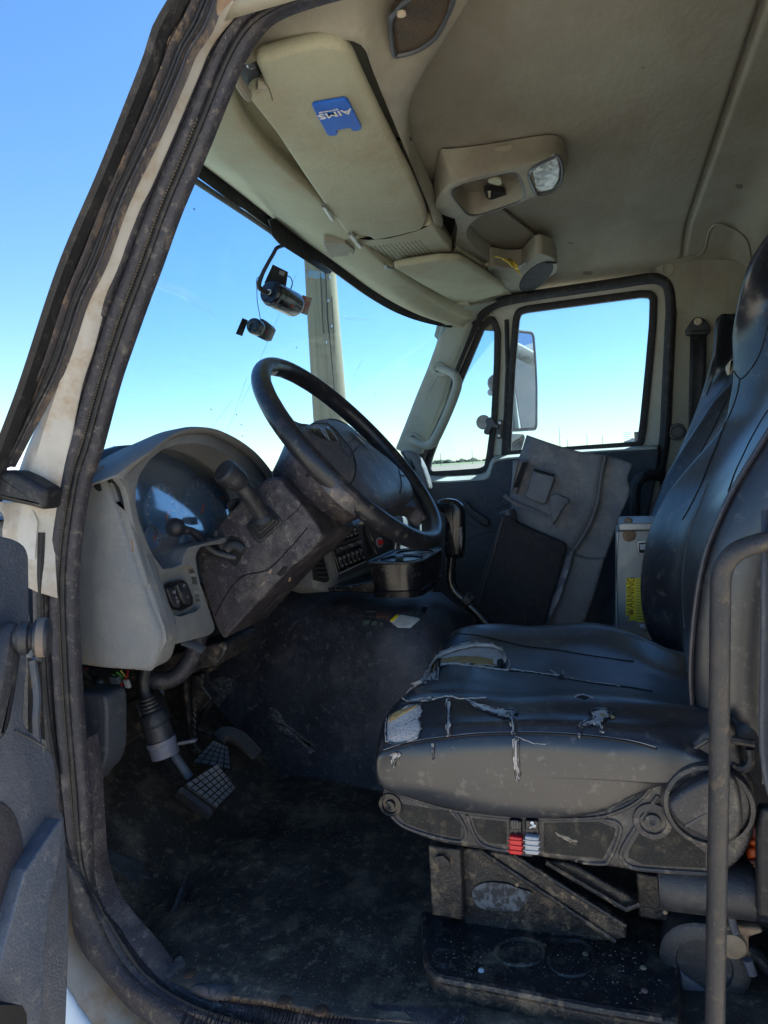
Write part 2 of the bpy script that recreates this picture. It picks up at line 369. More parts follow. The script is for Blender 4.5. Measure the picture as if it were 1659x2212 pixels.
m_cloth = mat('torn vinyl backing', (.64,.57,.52), .95, (.50,.44,.40), sc=20, bump=.8, bsc=500, dirt=(.25,.2,.16), dsc=30, damt=.5)
m_thread = mat('seam thread', (.10,.10,.10), .8, bump=0)
m_crease = mat('dark seam gap', (.008,.008,.009), .8, bump=0)
m_steel = mat('galvanised steel', (.42,.43,.42), .45, (.34,.35,.34), sc=14, dirt=(.24,.18,.12), dsc=20, dlo=.58, dhi=.75, damt=.5, bump=.1, bsc=200, metal=.55)
m_alu = mat('worn aluminium plate', (.30,.30,.28), .5, (.22,.22,.21), sc=12, bump=.1, bsc=200, metal=.35)
m_blue = mat('blue plastic card', (.012,.13,.62), .35, (.01,.10,.52), sc=20, bump=.03, bsc=200)
m_wtxt = mat('white print', (.8,.8,.8), .6, bump=0)
m_ktxt = mat('black print', (.01,.01,.01), .6, bump=0)
m_gtxt = mat('grey print', (.35,.36,.37), .6, bump=0)
m_btxt = mat('dark grey moulding', (.06,.062,.07), .4, bump=0)
m_yel = mat('yellow label', (.90,.68,.01), .5, (.75,.56,.02), sc=40, bump=0)
m_red = mat('red plastic', (.62,.02,.025), .4, bump=.05)
m_redm = mat('faded red print', (.55,.08,.05), .5, bump=0)
m_greyp = mat('light grey plastic', (.42,.43,.46), .4, bump=.05)
m_dgrey = mat('blue-grey plastic', (.09,.11,.15), .5, (.06,.07,.10), sc=20, dirt=(.16,.14,.12), dsc=30, bump=.2)
m_org = mat('orange plastic', (.85,.13,.01), .4, (.6,.06,.01), sc=20, bump=.05)
m_ored = mat('dark red plastic', (.16,.02,.015), .5, bump=.05)
m_tan = mat('tan plastic', (.6,.5,.36), .5, bump=.1)
m_yell = mat('crumpled yellow wrapper', (.62,.45,.04), .35, (.75,.6,.12), sc=30, dirt=(.1,.05,.01), dsc=50, damt=.8, bump=.6, bsc=100)
m_lens = mat('clear lamp lens', (.55,.57,.55), .12, (.15,.16,.16), sc=60, lo=.45, hi=.55, bump=.8, bsc=160, spec=.8)
m_mirror = mat('mirror glass', (.80,.83,.85), .02, (.78,.81,.83), sc=2, bump=0, metal=1, rvar=0)
m_wood = mat('weathered wooden pole', (.20,.185,.12), .9, (.12,.11,.075), sc=10, dirt=(.10,.08,.05), dsc=30, dlo=.5, dhi=.7, damt=.6, bump=1.2, bsc=60, stretch=(1,1,.08))
m_field = mat('dry field soil', (.24,.19,.13), 1, (.23,.175,.115), sc=.05, dirt=(.33,.27,.17), dsc=.02, damt=.6, bump=.3, bsc=3)
m_grass = mat('green crop strip', (.13,.19,.055), 1, (.2,.22,.08), sc=.02, bump=.3, bsc=2)
m_road = mat('pale gravel yard', (.42,.38,.31), 1, (.36,.325,.26), sc=.3, bump=.4, bsc=6)
m_tree = mat('distant trees', (.035,.06,.03), 1, (.06,.09,.04), sc=.05, bump=0)
m_fpole = mat('distant pole', (.22,.20,.17), .9, bump=0)
m_wall = mat('cab inner metal', (.06,.06,.06), .7, bump=.2)
m_wgl = glass('windscreen glass', (.62,.81,.90), amt=.045, streak=1)
m_dgl = glass('door glass', (.68,.80,.88), amt=.03)
m_pgl = glass('gauge lens', (.97,.98,1), ior=2.4, grough=.07, dirt=(.42,.50,.58), amt=.065, streak=1)
m_paint_b = mat('blue paint smear', (.10,.22,.33), .8, (.2,.22,.15), sc=20, lo=.4, hi=.6, bump=.4)
m_copper = mat('red wire', (.5,.03,.02), .5, bump=0); m_gwire = mat('green wire', (.08,.3,.05), .5, bump=0); m_ywire = mat('yellow wire', (.5,.42,.1), .5, bump=0)
m_metal = mat('worn chrome', (.5,.5,.5), .3, (.35,.33,.3), sc=20, bump=.05, metal=.9)
# ================================================================== OUTSIDE
from mathutils.geometry import tessellate_polygon
GZ = -1.15
def g_holed(outer, holes):
    loops = [[V(p) for p in outer]]+[[V(p) for p in h] for h in holes]
    tri = tessellate_polygon(loops); vs = [p for l in loops for p in l]
    return vs, [tuple(t) for t in tri]
def gsheet(name, pts, z, m_, kind='structure'):
    return mesh(name, [V((x,y,z)) for x, y in pts], [tuple(range(len(pts)))], m_, kind=kind)
gsheet('ground', [(-5000,-5000),(5000,-5000),(5000,5000),(-5000,5000)], GZ, m_field)
gsheet('yard', [(-40,-40),(32,-40),(30,40),(-40,60)], GZ+.02, m_road)
gsheet('crop_strip', [(380,-900),(620,-900),(620,1400),(380,1400)], GZ+.03, m_grass)
def treeline():
    mb = MB()
    for i in range(1500):
        y = random.uniform(-500, 900); x = 760+random.uniform(-30,30); h = random.choice([1.5,1.5,2,2.5,4])*random.uniform(.5,1.1); r = h*random.uniform(.7,1.6)
        ring = []
        for lv, (rr, hh) in enumerate(((.7,0),(1,.35),(.8,.75),(.25,1))):
            ring.append([V((x+math.cos(a)*r*rr*random.uniform(.8,1.15), y+math.sin(a)*r*rr*random.uniform(.8,1.15), GZ+h*hh*random.uniform(.9,1.1))) for a in [k*math.pi/3 for k in range(6)]])
        mb.add(g_loft(ring))
    mb.build('treeline', m_tree, kind='stuff')
treeline()
for i, (pt, top, lb) in enumerate([((990,1032),925,'tall thin pole on the horizon, seen just above the propped panel'),
        ((1143,1030),962,'thin pole on the horizon right of the tallest one'),((1230,1025),972,'short thin pole on the horizon, nearest the window sticker'),
        ((1035,1030),990,'very short pole between the two tall ones on the horizon'),
        ((508,1085),1050,'distant power pole seen in the vent window, right one'),((333,1090),1066,'distant power pole seen in the vent window, left one')]):
    X = 330; p1 = pX(q('a3', (pt[0], top))[0], X); r = .12
    o = mesh('distant_pole', *g_tube([V((p1.x,p1.y,GZ)), p1], [r*1.1,r*.8], 8), m_fpole)
    tagm(o, lb, 'pole', 'distant poles on the horizon')
p = pX(q('a3', (1398,1002))[0], 240)
bl = thing('distant_shed', 'tiny pale blue shed on the horizon at the window corner', 'shed', V((p.x,p.y,GZ)))
m_shed = mat('pale blue sheet metal', (.18,.36,.5), .5, bump=0); m_shedr = mat('grey roof sheet', (.4,.42,.43), .5, bump=0)
mesh('wall', *box2((p.x-3, p.y-2.6, GZ), (p.x+3, p.y+2.6, p.z)), m_shed, bl)
mesh('roof', *g_prism([V((p.x-3.3,p.y-2.9,p.z)),V((p.x-3.3,p.y+2.9,p.z)),V((p.x-3.3,p.y,p.z+.9))], (6.6,0,0)), m_shedr, bl)

# timber pole in front of the windscreen
c0 = EYE+(ray(700,700).normalized())*6.6
pole = thing('timber_pole', 'weathered round wooden pole outside the windscreen with cracks and a blue paint band', 'pole', V((c0.x,c0.y,GZ)))
rings = []
for i in range(46):
    z = GZ+i*.19; rr = .184-.0024*i
    rings.append([V((c0.x+math.cos(a)*rr*(1+.012*math.sin(5*a+i*.3)+random.uniform(-.006,.006)), c0.y+math.sin(a)*rr*(1+.012*math.sin(5*a+i*.3)+random.uniform(-.006,.006)), z)) for a in [2*math.pi*k/36 for k in range(36)]])
pb = mesh('pole_shaft', *g_loft(rings), m_wood, pole, sharp=60)
T = bvh(pb)
seam('crack', T, [(705,560),(707,620),(712,690),(716,760),(720,820)], m_crease, pole, r=.006, off=.0, fb=c0) if False else None
for pts, r in (([(702,575),(706,640),(708,690),(713,740),(719,800),(723,850)], .005), ([(692,590),(695,640),(697,690),(700,720)], .003), ([(717,640),(720,700),(722,760)], .003)):
    mesh('crack', *g_tube([onto(T, (p_.x,p_.y), .001, c0) for p_ in cr([(a,b,0) for a, b in pts], 5)], r, 5), m_crease, pole)
sheet('paint_band', T, [(655,580),(700,586),(704,604),(690,600),(658,600)], m_paint_b, pole, off=.002, jag=2.5, fb=c0)
for px in ((711,600),(709,650),(716,705),(706,740)):
    h = onto(T, px, .004, c0); mesh('staple', *g_box(h, (.002,.006,0), (.01,0,0), (0,.0,.012)), m_metal, pole)

# bonnet and lower body seen outside
cab = thing('truck_cab', 'dusty truck cab seen through the open driver doorway, with beige lining and black floor', 'truck cab', V((.9,.3,0)))
hb = patch([[(.25,1.15,.62),(.45,1.15,.76),(.85,1.15,.79),(1.25,1.15,.76),(1.45,1.15,.62)],
            [(.22,1.6,.60),(.45,1.6,.765),(.85,1.6,.80),(1.25,1.6,.765),(1.48,1.6,.60)],
            [(.25,2.2,.52),(.45,2.2,.70),(.85,2.2,.74),(1.25,2.2,.70),(1.45,2.2,.52)],
            [(.3,2.45,.2),(.45,2.45,.32),(.85,2.45,.35),(1.25,2.45,.32),(1.4,2.45,.2)]], 5, 5)
mesh('hood', *g_grid(hb), m_whitec, cab, solid=.02)

# ================================================================== CAB SHELL
# doorway: measured outlines of the near frame
LA = q('d',(390,-40),(345,30),(325,70),(312,115),(280,200),(210,375),(125,575),(40,830),(-20,990),(-70,1150))
LB = q('d',(405,-40),(362,30),(340,72),(327,118),(294,203),(224,378),(139,578),(54,833),(-5,995),(-50,1155))
LC = q('d',(480,-40),(450,52),(412,110),(390,165),(340,280),(268,430),(219,565),(178,650),(150,735),(122,810),(86,890),(50,970),(20,1060),(5,1150),(-10,1220))
LD = q('d',(600,-70),(520,-10),(470,40),(425,105),(397,170),(350,280),(285,430),(235,565),(200,650),(172,750),(145,830),(120,930),(98,1030),(82,1110),(75,1180),(75,1280),(80,1430),(87,1530),(102,1620),(120,1720),(140,1820),(150,1982),(170,2042),(210,2097),(260,2162),(320,2212),(400,2262),(520,2300))
LE = q('d',(790,-40),(660,-4),(585,26),(548,60),(522,100),(500,145),(470,220),(430,320),(375,450),(332,570),(302,650),(270,740),(240,830),(200,980),(178,1040),(162,1130),(151,1230),(150,1330),(156,1455),(164,1580),(177,1732),(182,1832),(188,1907),(210,1972),(250,2027),(300,2092),(345,2142),(400,2177),(475,2205),(560,2225),(760,2245),(1000,2260))
def X0(L, X): return [pX(p, X) for p in L]
mesh('window_channel', *ribbon(X0(LA,-.07), X0(LB,-.07), [(0,.03),(0,0),(.5,-.006),(1,0),(1,.02)], 50), m_rubd, cab)
# weathered strips between channel and paint
prof = [(0,.012),(.06,0),(.18,-.004),(.26,.004),(.30,.010),(.36,.002),(.46,-.005),(.54,.004),(.60,.014),(.66,.004),(.78,-.003),(.9,.004),(1,.012)]
LC1 = q('d',(480,-40),(450,52),(412,110),(390,165),(340,280),(268,430),(219,565),(178,650),(150,735),(122,810),(62,925),(18,1010))
mesh('trim_strip', *ribbon(X0(LB,-.055)[:-1], X0(LC1,-.045), prof, 70), m_strip, cab)
def edge_line(A, B, t, X, r, name, m_, n=60, off=0):
    A = resamp(cr(X0(A, X), 8), n); B = resamp(cr(X0(B, X), 8), n)
    return mesh(name, *g_tube([a.lerp(b, t)+V((off,0,0)) for a, b in zip(A, B)], r, 7), m_, cab)
edge_line(LB[:-1], LC1, .31, -.05, .0022, 'rust_line', m_rust, off=-.0005)
edge_line(LB[:-1], LC1, .62, -.05, .003, 'strip_bead', m_rubd, off=.004)
edge_line(LB[:-1], LC1, .45, -.05, .0022, 'strip_bead', m_rubd, off=-.001)
edge_line(LB[:-1], LC1, .80, -.05, .002, 'strip_bead', m_rubd, off=-.001)
edge_line(LB[:-1], LC1, .93, -.048, .002, 'strip_bead', m_rub, off=.001)
edge_line(LB[:-1], LC1, .12, -.05, .003, 'strip_bead', m_rubd, off=-.003)
mesh('door_frame_paint', *ribbon(X0(LC,-.03), X0([p for p in LD if p[1] < 1330],-.03), [(-.35,.03),(0,.006),(.15,0),(.6,-.004),(1,.004),(1.3,.02)], 80), m_white, cab)
mesh('rusty_corner', *ribbon(X0(q('d',(462,-30),(440,60),(404,125)),-.034), X0(q('d',(520,-20),(470,36),(424,102)),-.034), [(0,0),(.5,-.006),(1,.0)], 24), m_rust, cab)
sp = [(-.05,.03),(0,.008),(.05,-.006),(.16,-.014),(.28,-.015),(.38,-.008),(.43,.002),(.47,-.004),(.56,-.008),(.66,-.004),(.70,.004),(.76,.002),(.86,.003),(.94,.005),(1,.010),(1.0,.020)]
seal = mesh('door_seal', *ribbon(X0(LD,-.005), X0(LE,-.005), sp, 200), m_rub, cab, sharp=75)
edge_line(LD, LE, .445, -.005, .0016, 'seal_groove', m_crease, 150, off=.0005)
edge_line(LD, LE, .80, -.005, .0035, 'seal_lip', m_rubd, 150, off=.001)
A_ = resamp(cr(X0(LD,-.005), 8), 460); B_ = resamp(cr(X0(LE,-.005), 8), 460)
mb = MB()
for i in range(60, 459):
    a = A_[i].lerp(B_[i], .70)+V((.0005,0,0)); b = A_[i+1].lerp(B_[i+1], .70)+V((.0005,0,0)); d_ = (b-a)*.33
    w_ = d_.normalized().cross(V((1,0,0)))
    mb.add(g_box((a+b)/2, d_, w_*.0011, V((.0012,0,0))))
mb.build('seal_stitching', mat('dusty seal stitching', (.12,.10,.075), .9, bump=0), cab, kind='stuff')
# strap across the frame, lower hinge area
mesh('hinge_bumper', *g_pillow(rnd_poly(LX('z3',-.06,(-30,372),(60,376),(196,452),(186,548),(120,528),(-30,498)),.008), (.035,0,0), .008), m_rubd, cab)
mesh('door_frame_lower', *ribbon(X0(q('z3',(-80,500),(10,560),(10,640),(14,700),(20,740)),-.03), X0(q('z3',(130,520),(160,590),(158,640),(154,700),(150,760)),-.03), [(0,0),(.5,-.003),(1,0)], 30), m_white, cab)
mesh('secondary_seal', *g_tube(cr(LX('z3',-.02,(180,640),(172,900),(178,1150),(190,1350),(215,1560),(240,1700)),6), .006, 8), m_rubd, cab)
# white sill body below the doorway
mesh('sill_panel', *ribbon(X0(q('d',(128,1800),(140,2000),(165,2065),(205,2120),(255,2185),(330,2250),(430,2300)),.0), X0(q('d',(60,1900),(90,2050),(130,2180),(180,2260),(240,2340),(320,2400),(400,2440)),-.06), [(0,.03),(0,0),(.3,-.018),(.6,-.02),(1,0)], 40), m_white, cab)
mesh('step_fairing', *g_grid(patch([LX('d',-.10,(60,2080),(130,2110),(150,2140)), LX('d',-.12,(60,2200),(150,2190),(205,2220)), LX('d',-.15,(60,2330),(150,2320),(280,2340))],5,5)), m_whitec, cab, solid=.02)
# inner jamb strip
LJ = q('d',(180,1600),(192,1700),(198,1800),(205,1880),(225,1945),(262,2000),(310,2055),(355,2110),(410,2140),(480,2165),(600,2190),(1000,2220))
LE2 = [p for p in LE if p[1] > 1560]
mesh('jamb_trim', *ribbon(X0(LE2,.008), X0(LJ,.012), [(0,-.003),(.3,-.006),(.8,-.003),(1,.004),(1,.03)], 60), m_col, cab)

# roof lining
def roofz(x, y):
    z = 1.37
    if x < .22: z -= .10*((.22-x)/.22)**2
    if x > 1.50: z -= .085*((x-1.50)/.25)**2
    if y < -.36: z -= .16*((-.36-y)/.14)**2
    z += .015*math.exp(-((y+.245)/.007)**2)*max(0,min(1,(1.715-x)/.05))*max(0,min(1,(x-.1)/.05))
    return z
xs = [-.02+1.77*i/44 for i in range(45)]
ys = sorted(set([round(.66-.04*i,3) for i in range(29)]+[round(-.22-.003*i,3) for i in range(18)]), reverse=True); ys = [y for y in ys if y >= -.5]
ymx = lambda x: min(.66, .42+.75*max(0,x))
roof = mesh('headliner', *g_grid([[(x,min(y,ymx(x)),roofz(x,y)) for x in xs] for y in ys]), m_head, cab, sharp=180, solid=.02, soff=1)
roofT = bvh(roof)
mesh('rear_wall', *g_grid([[(x,-.51,z) for x in (0,.45,.9,1.35,1.78)] for z in (1.30,.9,.4,-.05)]), m_head, cab, solid=.02)
mesh('roof_skin', *g_grid([[(x,min(y,.33+1.1*max(0,x),.45+1.1*max(0,1.74-x)),1.46-.10*abs(x-.87)**3) for x in (-.03,.2,.5,.9,1.3,1.6,1.8)] for y in (.8,.6,.2,-.2,-.56)]), m_whitec, cab, solid=.01)
mesh('rear_panel', *box2((-.02,-.56,-.1),(1.80,-.54,1.46)), m_whitec, cab)
mesh('cowl_side', *g_prism([V((-.02,y,z)) for y, z in ((.79,-.15),(1.24,-.15),(1.26,.62),(.80,.60))], (.02,0,0)), m_whitec, cab, bevel=.004)
mesh('rear_pillar', *g_prism([V((-.02,y,z)) for y, z in ((-.57,-.15),(-.24,-.15),(-.24,1.05),(-.20,1.30),(-.10,1.38),(-.57,1.40))], (.03,0,0)), m_whitec, cab, bevel=.006)
mesh('near_rocker', *box2((.022,-.56,-.16),(.035,1.2,-.014)), m_wall, cab)
# stains and marks on the lining
for f, c_, r_ in (('z2',(1120,292),(8,3)),('z2',(880,1180),(26,9)),('z2',(1535,805),(20,12)),('z2',(805,1050),(16,3))):
    P_ = [(FR[f][0]+(c_[0]+math.cos(a)*r_[0]*random.uniform(.7,1.2))*.5, (c_[1]+math.sin(a)*r_[1]*random.uniform(.7,1.2))*.5) for a in [2*math.pi*k/12 for k in range(12)]]
    sheet('stain', roofT, P_, mat('faint grey stain', (.20,.17,.13), 1, bump=0), cab, off=.0006)

# floor, toe board, tunnel base
fz = lambda x, y: (0 if y < .78 else (y-.78)*.75)+.004*math.sin(x*23+y*9)+.003*math.sin(y*31)
fl = mesh('floor_mat', *g_grid([[(x,y,fz(x,y)) for x in [.014+1.786*i/40 for i in range(41)]] for y in [1.2-1.75*j/44 for j in range(45)]]), m_floor, cab, sharp=180, solid=.01)
floorT = bvh(fl)
mesh('firewall', *box2((-.03,1.18,.2),(1.8,1.2,.72)), m_wall, cab)
mesh('cab_underside', *box2((.03,-.56,-.16),(1.80,1.2,-.03)), m_wall, cab)
# fine ribs on the door sill plate
mb = MB()
for i in range(150):
    x0 = 400+i*8.4
    if random.random() < .06: continue
    a, b = pZ((x0+6, 2120+ (0 if x0 > 520 else (520-x0)*.2)+random.uniform(-8,30)), .012), pZ((x0-22, 2225), .008)
    mb.add(g_tube([a.lerp(b,t)+V((0,0,-.0075)) for t in (random.uniform(.1,.5),.7,random.uniform(.8,1))], [.0004,.0012,.0008], 5))
mb.build('sill_ribs', m_frame, cab, kind='stuff')
for c_ in ((818,1447,.5),(1225,1565,.5),(1385,1605,.5)):
    P0 = pZ(q('z5',c_[:2])[0], .008)
    mesh('sill_bolt', *g_lathe(P0, (0,0,1), [(.009,0),(.009,.003),(.006,.005),(.003,.0055)], 14), mat('rusty bolt', (.10,.055,.035), .8, (.06,.035,.025), sc=60), cab)
# grit scattered over the floor: nobody could count it
mb = MB()
def grit(cx, cy, sx, sy, n, zz=.004, s=(.0003,.0011)):
    for _ in range(n):
        h = onto(floorT, (random.gauss(cx,sx), random.gauss(cy,sy)), .0005, V((.4,.3,0))); r = random.uniform(*s)
        mb.add(g_box(h+V((0,0,r*.4)), (r,r*.3,0), (-r*.3,r*random.uniform(.4,1),0), (0,0,r*.5)))
grit(750,1775,50,22,150); grit(690,1770,70,40,120); grit(500,1800,170,110,140); grit(450,1940,120,80,120); grit(700,1950,200,100,180); grit(600,2100,220,50,160); grit(880,2150,60,50,120); grit(300,2080,50,60,60)
mb.build('floor_grit', m_grit, cab, kind='stuff')
sheet('dust_patch', floorT, q('z5',(405,900),(480,905),(610,960),(625,1010),(650,1030),(600,1035),(605,1080),(560,1040),(430,960)), mat('grey dust', (.10,.095,.09), .95, (.04,.037,.035), sc=20, bump=.4), cab, off=.003, jag=2)
sheet('dust_patch', floorT, q('z5',(640,1395),(780,1360),(800,1400),(700,1500),(660,1530),(620,1440)), mat('grey dust', (.13,.12,.12), .95, (.05,.045,.045), sc=20, bump=.4), cab, off=.004, jag=3)
sheet('dust_patch', floorT, q('z5',(820,1500),(900,1480),(1010,1490),(990,1560),(960,1600),(820,1560)), mat('grey dust', (.12,.11,.12), .95, (.05,.045,.045), sc=20, bump=.4), cab, off=.004, jag=3)

# tunnel (engine cover)
def tun(y, s=1.0):
    f = max(0, min(1, (y-.31)/.14)); w0 = .60+.10*max(0,(y-.6)); zt = .405*(.55+.45*math.sin(f*math.pi/2)) if f < 1 else .405+.05*max(0,y-.5)
    xl, xr = .615+.16*max(0,(y-.45)), 1.10
    k = .86+.14*math.sin(f*math.pi/2)
    pts = [(xl,-.01),(xl+.015,.10),(xl+.035,.22),(xl+.06,zt*.80),(xl+.09,zt*.93),(xl+.15,zt*.99),(xl+.25,zt),(xr-.16,zt*.965),(xr-.08,zt*.92),(xr-.03,zt*.80),(xr,.2),(xr+.01,-.01)]
    cx_ = (xl+xr)/2
    return [V((cx_+(x-cx_)*k, y, z)) for x, z in pts]
rows = [tun(y) for y in (.29,.31,.34,.38,.44,.52,.64,.8,1.0,1.18)]
for i, p in enumerate(rows[0]): p.z *= .7
rings = [cr(r, 4) for r in rows]
tn = mesh('engine_cover', *g_loft([r for r in rings]), m_tun, cab, sharp=60)
tunT = bvh(tn)
FR['n1'] = (432.0, 86.4, .2612); FR['n4'] = (691.3, 1123.3, .20834); FR['n2'] = (1339.3, 604.9, .2344); FR['n3'] = (1339.3, 1512.1, .3166); FR['n5'] = (1296.1, 1080.1, .1758)
# ================================================================== HEADER, WINDSCREEN
HX = [.03,.12,.25,.4,.6,.8,.98,1.15,1.35,1.5,1.63,1.73,1.80]
HE = [(.47,1.27),(.58,1.30),(.70,1.34),(.79,1.38),(.83,1.41),(.81,1.385),(.79,1.36),(.74,1.32),(.68,1.265),(.62,1.23),(.54,1.21),(.44,1.20),(.33,1.19)]
HR = [(.44,1.265),(.50,1.27),(.55,1.28),(.575,1.288),(.58,1.292),(.58,1.285),(.575,1.265),(.56,1.25),(.54,1.238),(.51,1.22),(.47,1.205),(.43,1.20),(.34,1.195)]
edge = [V((x,y,z)) for x, (y,z) in zip(HX, HE)]; roll = [V((x,y,z)) for x, (y,z) in zip(HX, HR)]
rows = [[e+V((0,.03,.02)) for e in edge], edge]
for t, sag in ((.33,.018),(.66,.02)):
    rows.append([e.lerp(r, t)+V((0,0,-sag)) for e, r in zip(edge, roll)])
rows += [roll, [r+V((0,-.018,.010)) for r in roll], [r+V((0,-.026,.045)) for r in roll], [V((r.x,min(.45,r.y-.035),1.335 if r.x < 1.4 else 1.335-.3*(r.x-1.4))) for r in roll]]
hd = mesh('header_panel', *g_grid(patch(rows, 5, 5)), m_vis, cab, sharp=180)
hdT = bvh(hd)
bot = [V((x,y,z)) for x,y,z in zip(HX, (.80,.90,1.0,1.09,1.16,1.18,1.18,1.165,1.13,1.06,.96,.84,.70), [.70]*13)]
WS = patch([[e+V((0,.012,0)) for e in edge], [e.lerp(b, .5)+V((0,.03,.02)) for e, b in zip(edge, bot)], bot], 6, 10)
ws = mesh('windscreen', *g_grid(WS), m_wgl, cab, sharp=180)
wsT = bvh(ws)
e2 = cr(edge, 6)
mesh('windscreen_gasket', *g_grid([[p+V((0,.004,.01)), p+V((0,.010,-.004)), p+V((0,.014,-.020)) + V((0,0,-.006 if i < 30 else 0)), p+V((0,.022,-.016))] for i, p in enumerate(e2)]), m_rubd, cab)
mesh('shade_band', *g_prism(rnd_poly([pY(p,.775) for p in q('n1',(570,1490),(590,1545),(600,1620),(660,1690),(1045,1935),(1078,1932),(1105,1898),(1200,1925),(1150,1820),(1000,1730),(760,1570),(640,1480))],.004,2), (0,.004,.003)), m_rubd, cab)
sheet('reflection_streak', wsT, q('d',(318,608),(345,606),(400,625),(450,655),(470,688),(440,672),(390,640),(340,622)), glass('painted reflection', (.96,.98,1), dirt=(.95,.97,1), amt=.12, trans=1), cab, off=.002)  # this sheet and the next paint pale reflected streaks onto the glass
sheet('reflection_streak', wsT, q('d',(730,684),(760,683),(800,688),(796,692),(760,692)), glass('painted reflection bright', (.96,.98,1), dirt=(.97,.98,1), amt=.25, trans=1), cab, off=.002)
for pts in ([(578,735),(560,780),(540,830),(520,870)], [(532,815),(510,880),(487,940)], [(500,865),(470,905),(455,925)], [(770,800),(775,790),(781,778)], [(764,815),(768,806)], [(640,590),(610,660),(585,720)]):
    seam('glass_scratch', wsT, pts, mat('scratch mark', (.12,.2,.26), .8, bump=0), cab, r=.0003, off=.002)
for c_ in ((455,884),(510,895),(520,917),(790,905),(640,750),(418,451),(523,941),(810,850)):
    h = onto(wsT, c_, .002); mesh('bug_spot', *g_box(h, (.0013,0,0), (0,.0008,.001), (0,-.0006,.0012)), m_crease, cab)

# sun visors: each can be lifted off
def lift(P, dz): return [p+V((0,0,dz)) for p in P]
v1 = thing('sun_visor', 'large driver sun visor folded up under the roof with a blue card clipped on it', 'sun visor', V((.45,.42,1.28)))
VO = LZ('d',1.272,(553,142),(560,132),(615,116),(693,99),(727,100),(751,110),(766,131),(779,162),(824,256),(865,337),(890,385),(918,450),(924,478),(912,498),(850,513),(806,521),(797,513),(772,510),(745,504),(706,452),(657,382),(599,295),(534,214),(544,200),(574,187))
vb = mesh('visor_panel', *g_pillow(rnd_poly(VO, .012, 3), (0,0,.024), .010, dome=.004), m_vis, v1, sharp=60)
vT = bvh(vb)
mesh('hinge_arm', *g_tube(cr(LZ('n1',1.262,(300,225,1.285),(290,262),(310,330),(350,400),(400,462,1.27)),5), .0058, 8, flat=(1,1.5)), m_ohc, v1)
mesh('hinge_bracket', *g_pillow(rnd_poly(LZ('n1',1.29,(262,235),(380,200),(440,180),(470,240),(540,370),(400,420),(330,350)),.006), (0,0,.02), .003), m_btxt, v1)
mesh('hinge_screw', *g_lathe(pZ(q('n1',(425,200))[0],1.286), (0,0,-1), [(.007,0),(.007,.003),(.004,.005)], 12), m_metal, v1)
mesh('hinge_pin', *g_tube(LZ('n1',1.278,(470,360),(550,372)), .008, 10), m_ohc, v1)
mesh('pivot_rod', *g_tube(LZ('n1',1.268,(1240,1600),(1325,1708)), .0055, 10), m_metal, v1)
mesh('pivot_rod', *g_tube(LZ('n1',1.27,(1020,1370),(1095,1482)), .0045, 10), m_metal, v1)
mesh('seam_line', *g_tube([onto(vT,p,.0004) for p in [(x.x,x.y) for x in cr([(a,b,0) for a,b in q('n1',(470,270),(520,330),(570,400),(600,500))],4)]], .0007, 5), m_thread, v1)
cd = thing('clip_card', 'bright blue plastic card with white lettering upside down, clipped on the driver sun visor', 'card', onto(vT, q('n1',(1115,610))[0], .004))
CPs = [onto(vT, p, .003) for p in q('n1',(925,515),(935,500),(1195,455),(1225,475),(1335,695),(1320,715),(1262,727),(1238,697),(1118,722),(1138,745),(1130,764),(1072,770),(1050,755))]
zc_ = cen(CPs).z-.003; CPs = [V((p.x,p.y,zc_)) for p in CPs]
mesh('card_body', *g_prism(rnd_poly(CPs,.003,2), (0,0,.005)), m_blue, cd, bevel=.0008)
a_, b_ = [pZ(p, zc_-.0006) for p in q('n1',(1222,590),(1012,632))]; c1, c2 = [pZ(p, zc_-.0006) for p in q('n1',(1098,570),(1150,700))]
ctr = pZ(q('n1',(1117,612))[0], zc_-.0007)
text('card_lettering', 'AIMS', .021, ctr, b_-a_, c2-c1, m_wtxt, cd, sx=1.2, fat=.0003)
text('card_lettering', 'COMPANIES', .0060, pZ(q('n1',(1062,588))[0], zc_-.0007), b_-a_, c2-c1, m_wtxt, cd, sx=.95)

v2 = thing('sun_visor', 'smaller passenger sun visor behind the windscreen, right of the perforated panel', 'sun visor', V((1.3,.4,1.24)))
VP = LZ('a3',1.245,(72,46),(200,22),(330,4),(440,5),(480,22),(600,98),(692,160),(690,186),(600,212),(500,238),(430,248),(340,200),(200,122))
mesh('visor_panel', *g_pillow(rnd_poly(VP,.012,3), (0,0,.022), .009, dome=.004), m_vis, v2, sharp=60)
mesh('pivot_rod', *g_tube(LZ('a3',1.24,(30,38),(75,52)), .004, 8), m_metal, v2)
mesh('hinge_bracket', *g_pillow(rnd_poly(LZ('a3',1.236,(415,250),(490,235),(500,262),(380,275)),.004), (0,0,.02), .003), m_vis, v2)
# overhead console
oc = thing('overhead_console', 'beige overhead console with shelves, speaker grilles, dome lamp pod and storage bin', 'overhead console', V((.7,.3,1.3)))
inn = LZ('d',1.285,(478,200),(498,152),(556,127),(640,110),(700,96),(740,86),(772,92),(790,110),(804,150),(834,224),(868,306),(898,378),(922,436),(936,478))
out = LZ('d',1.325,(462,215),(488,125),(518,82),(575,25),(650,-20),(760,-60),(880,-60,1.35),(1018,-20,1.35),(978,52,1.35),(928,98,1.35),(890,165,1.35),(882,222,1.35),(890,300,1.34),(905,345,1.34),(925,388,1.33),(945,440,1.31),(958,486,1.29))
mesh('console_frame', *g_grid([[a.lerp(b,t)+V((0,0,zz)) for t,zz in ((0,.03),(0,0),(.06,-.004),(.3,-.008),(.7,-.006),(.95,0),(1,.01))] for a,b in zip(resamp(cr(inn,6),80), resamp(cr(out,6),80))]), m_ohc, oc, sharp=80)
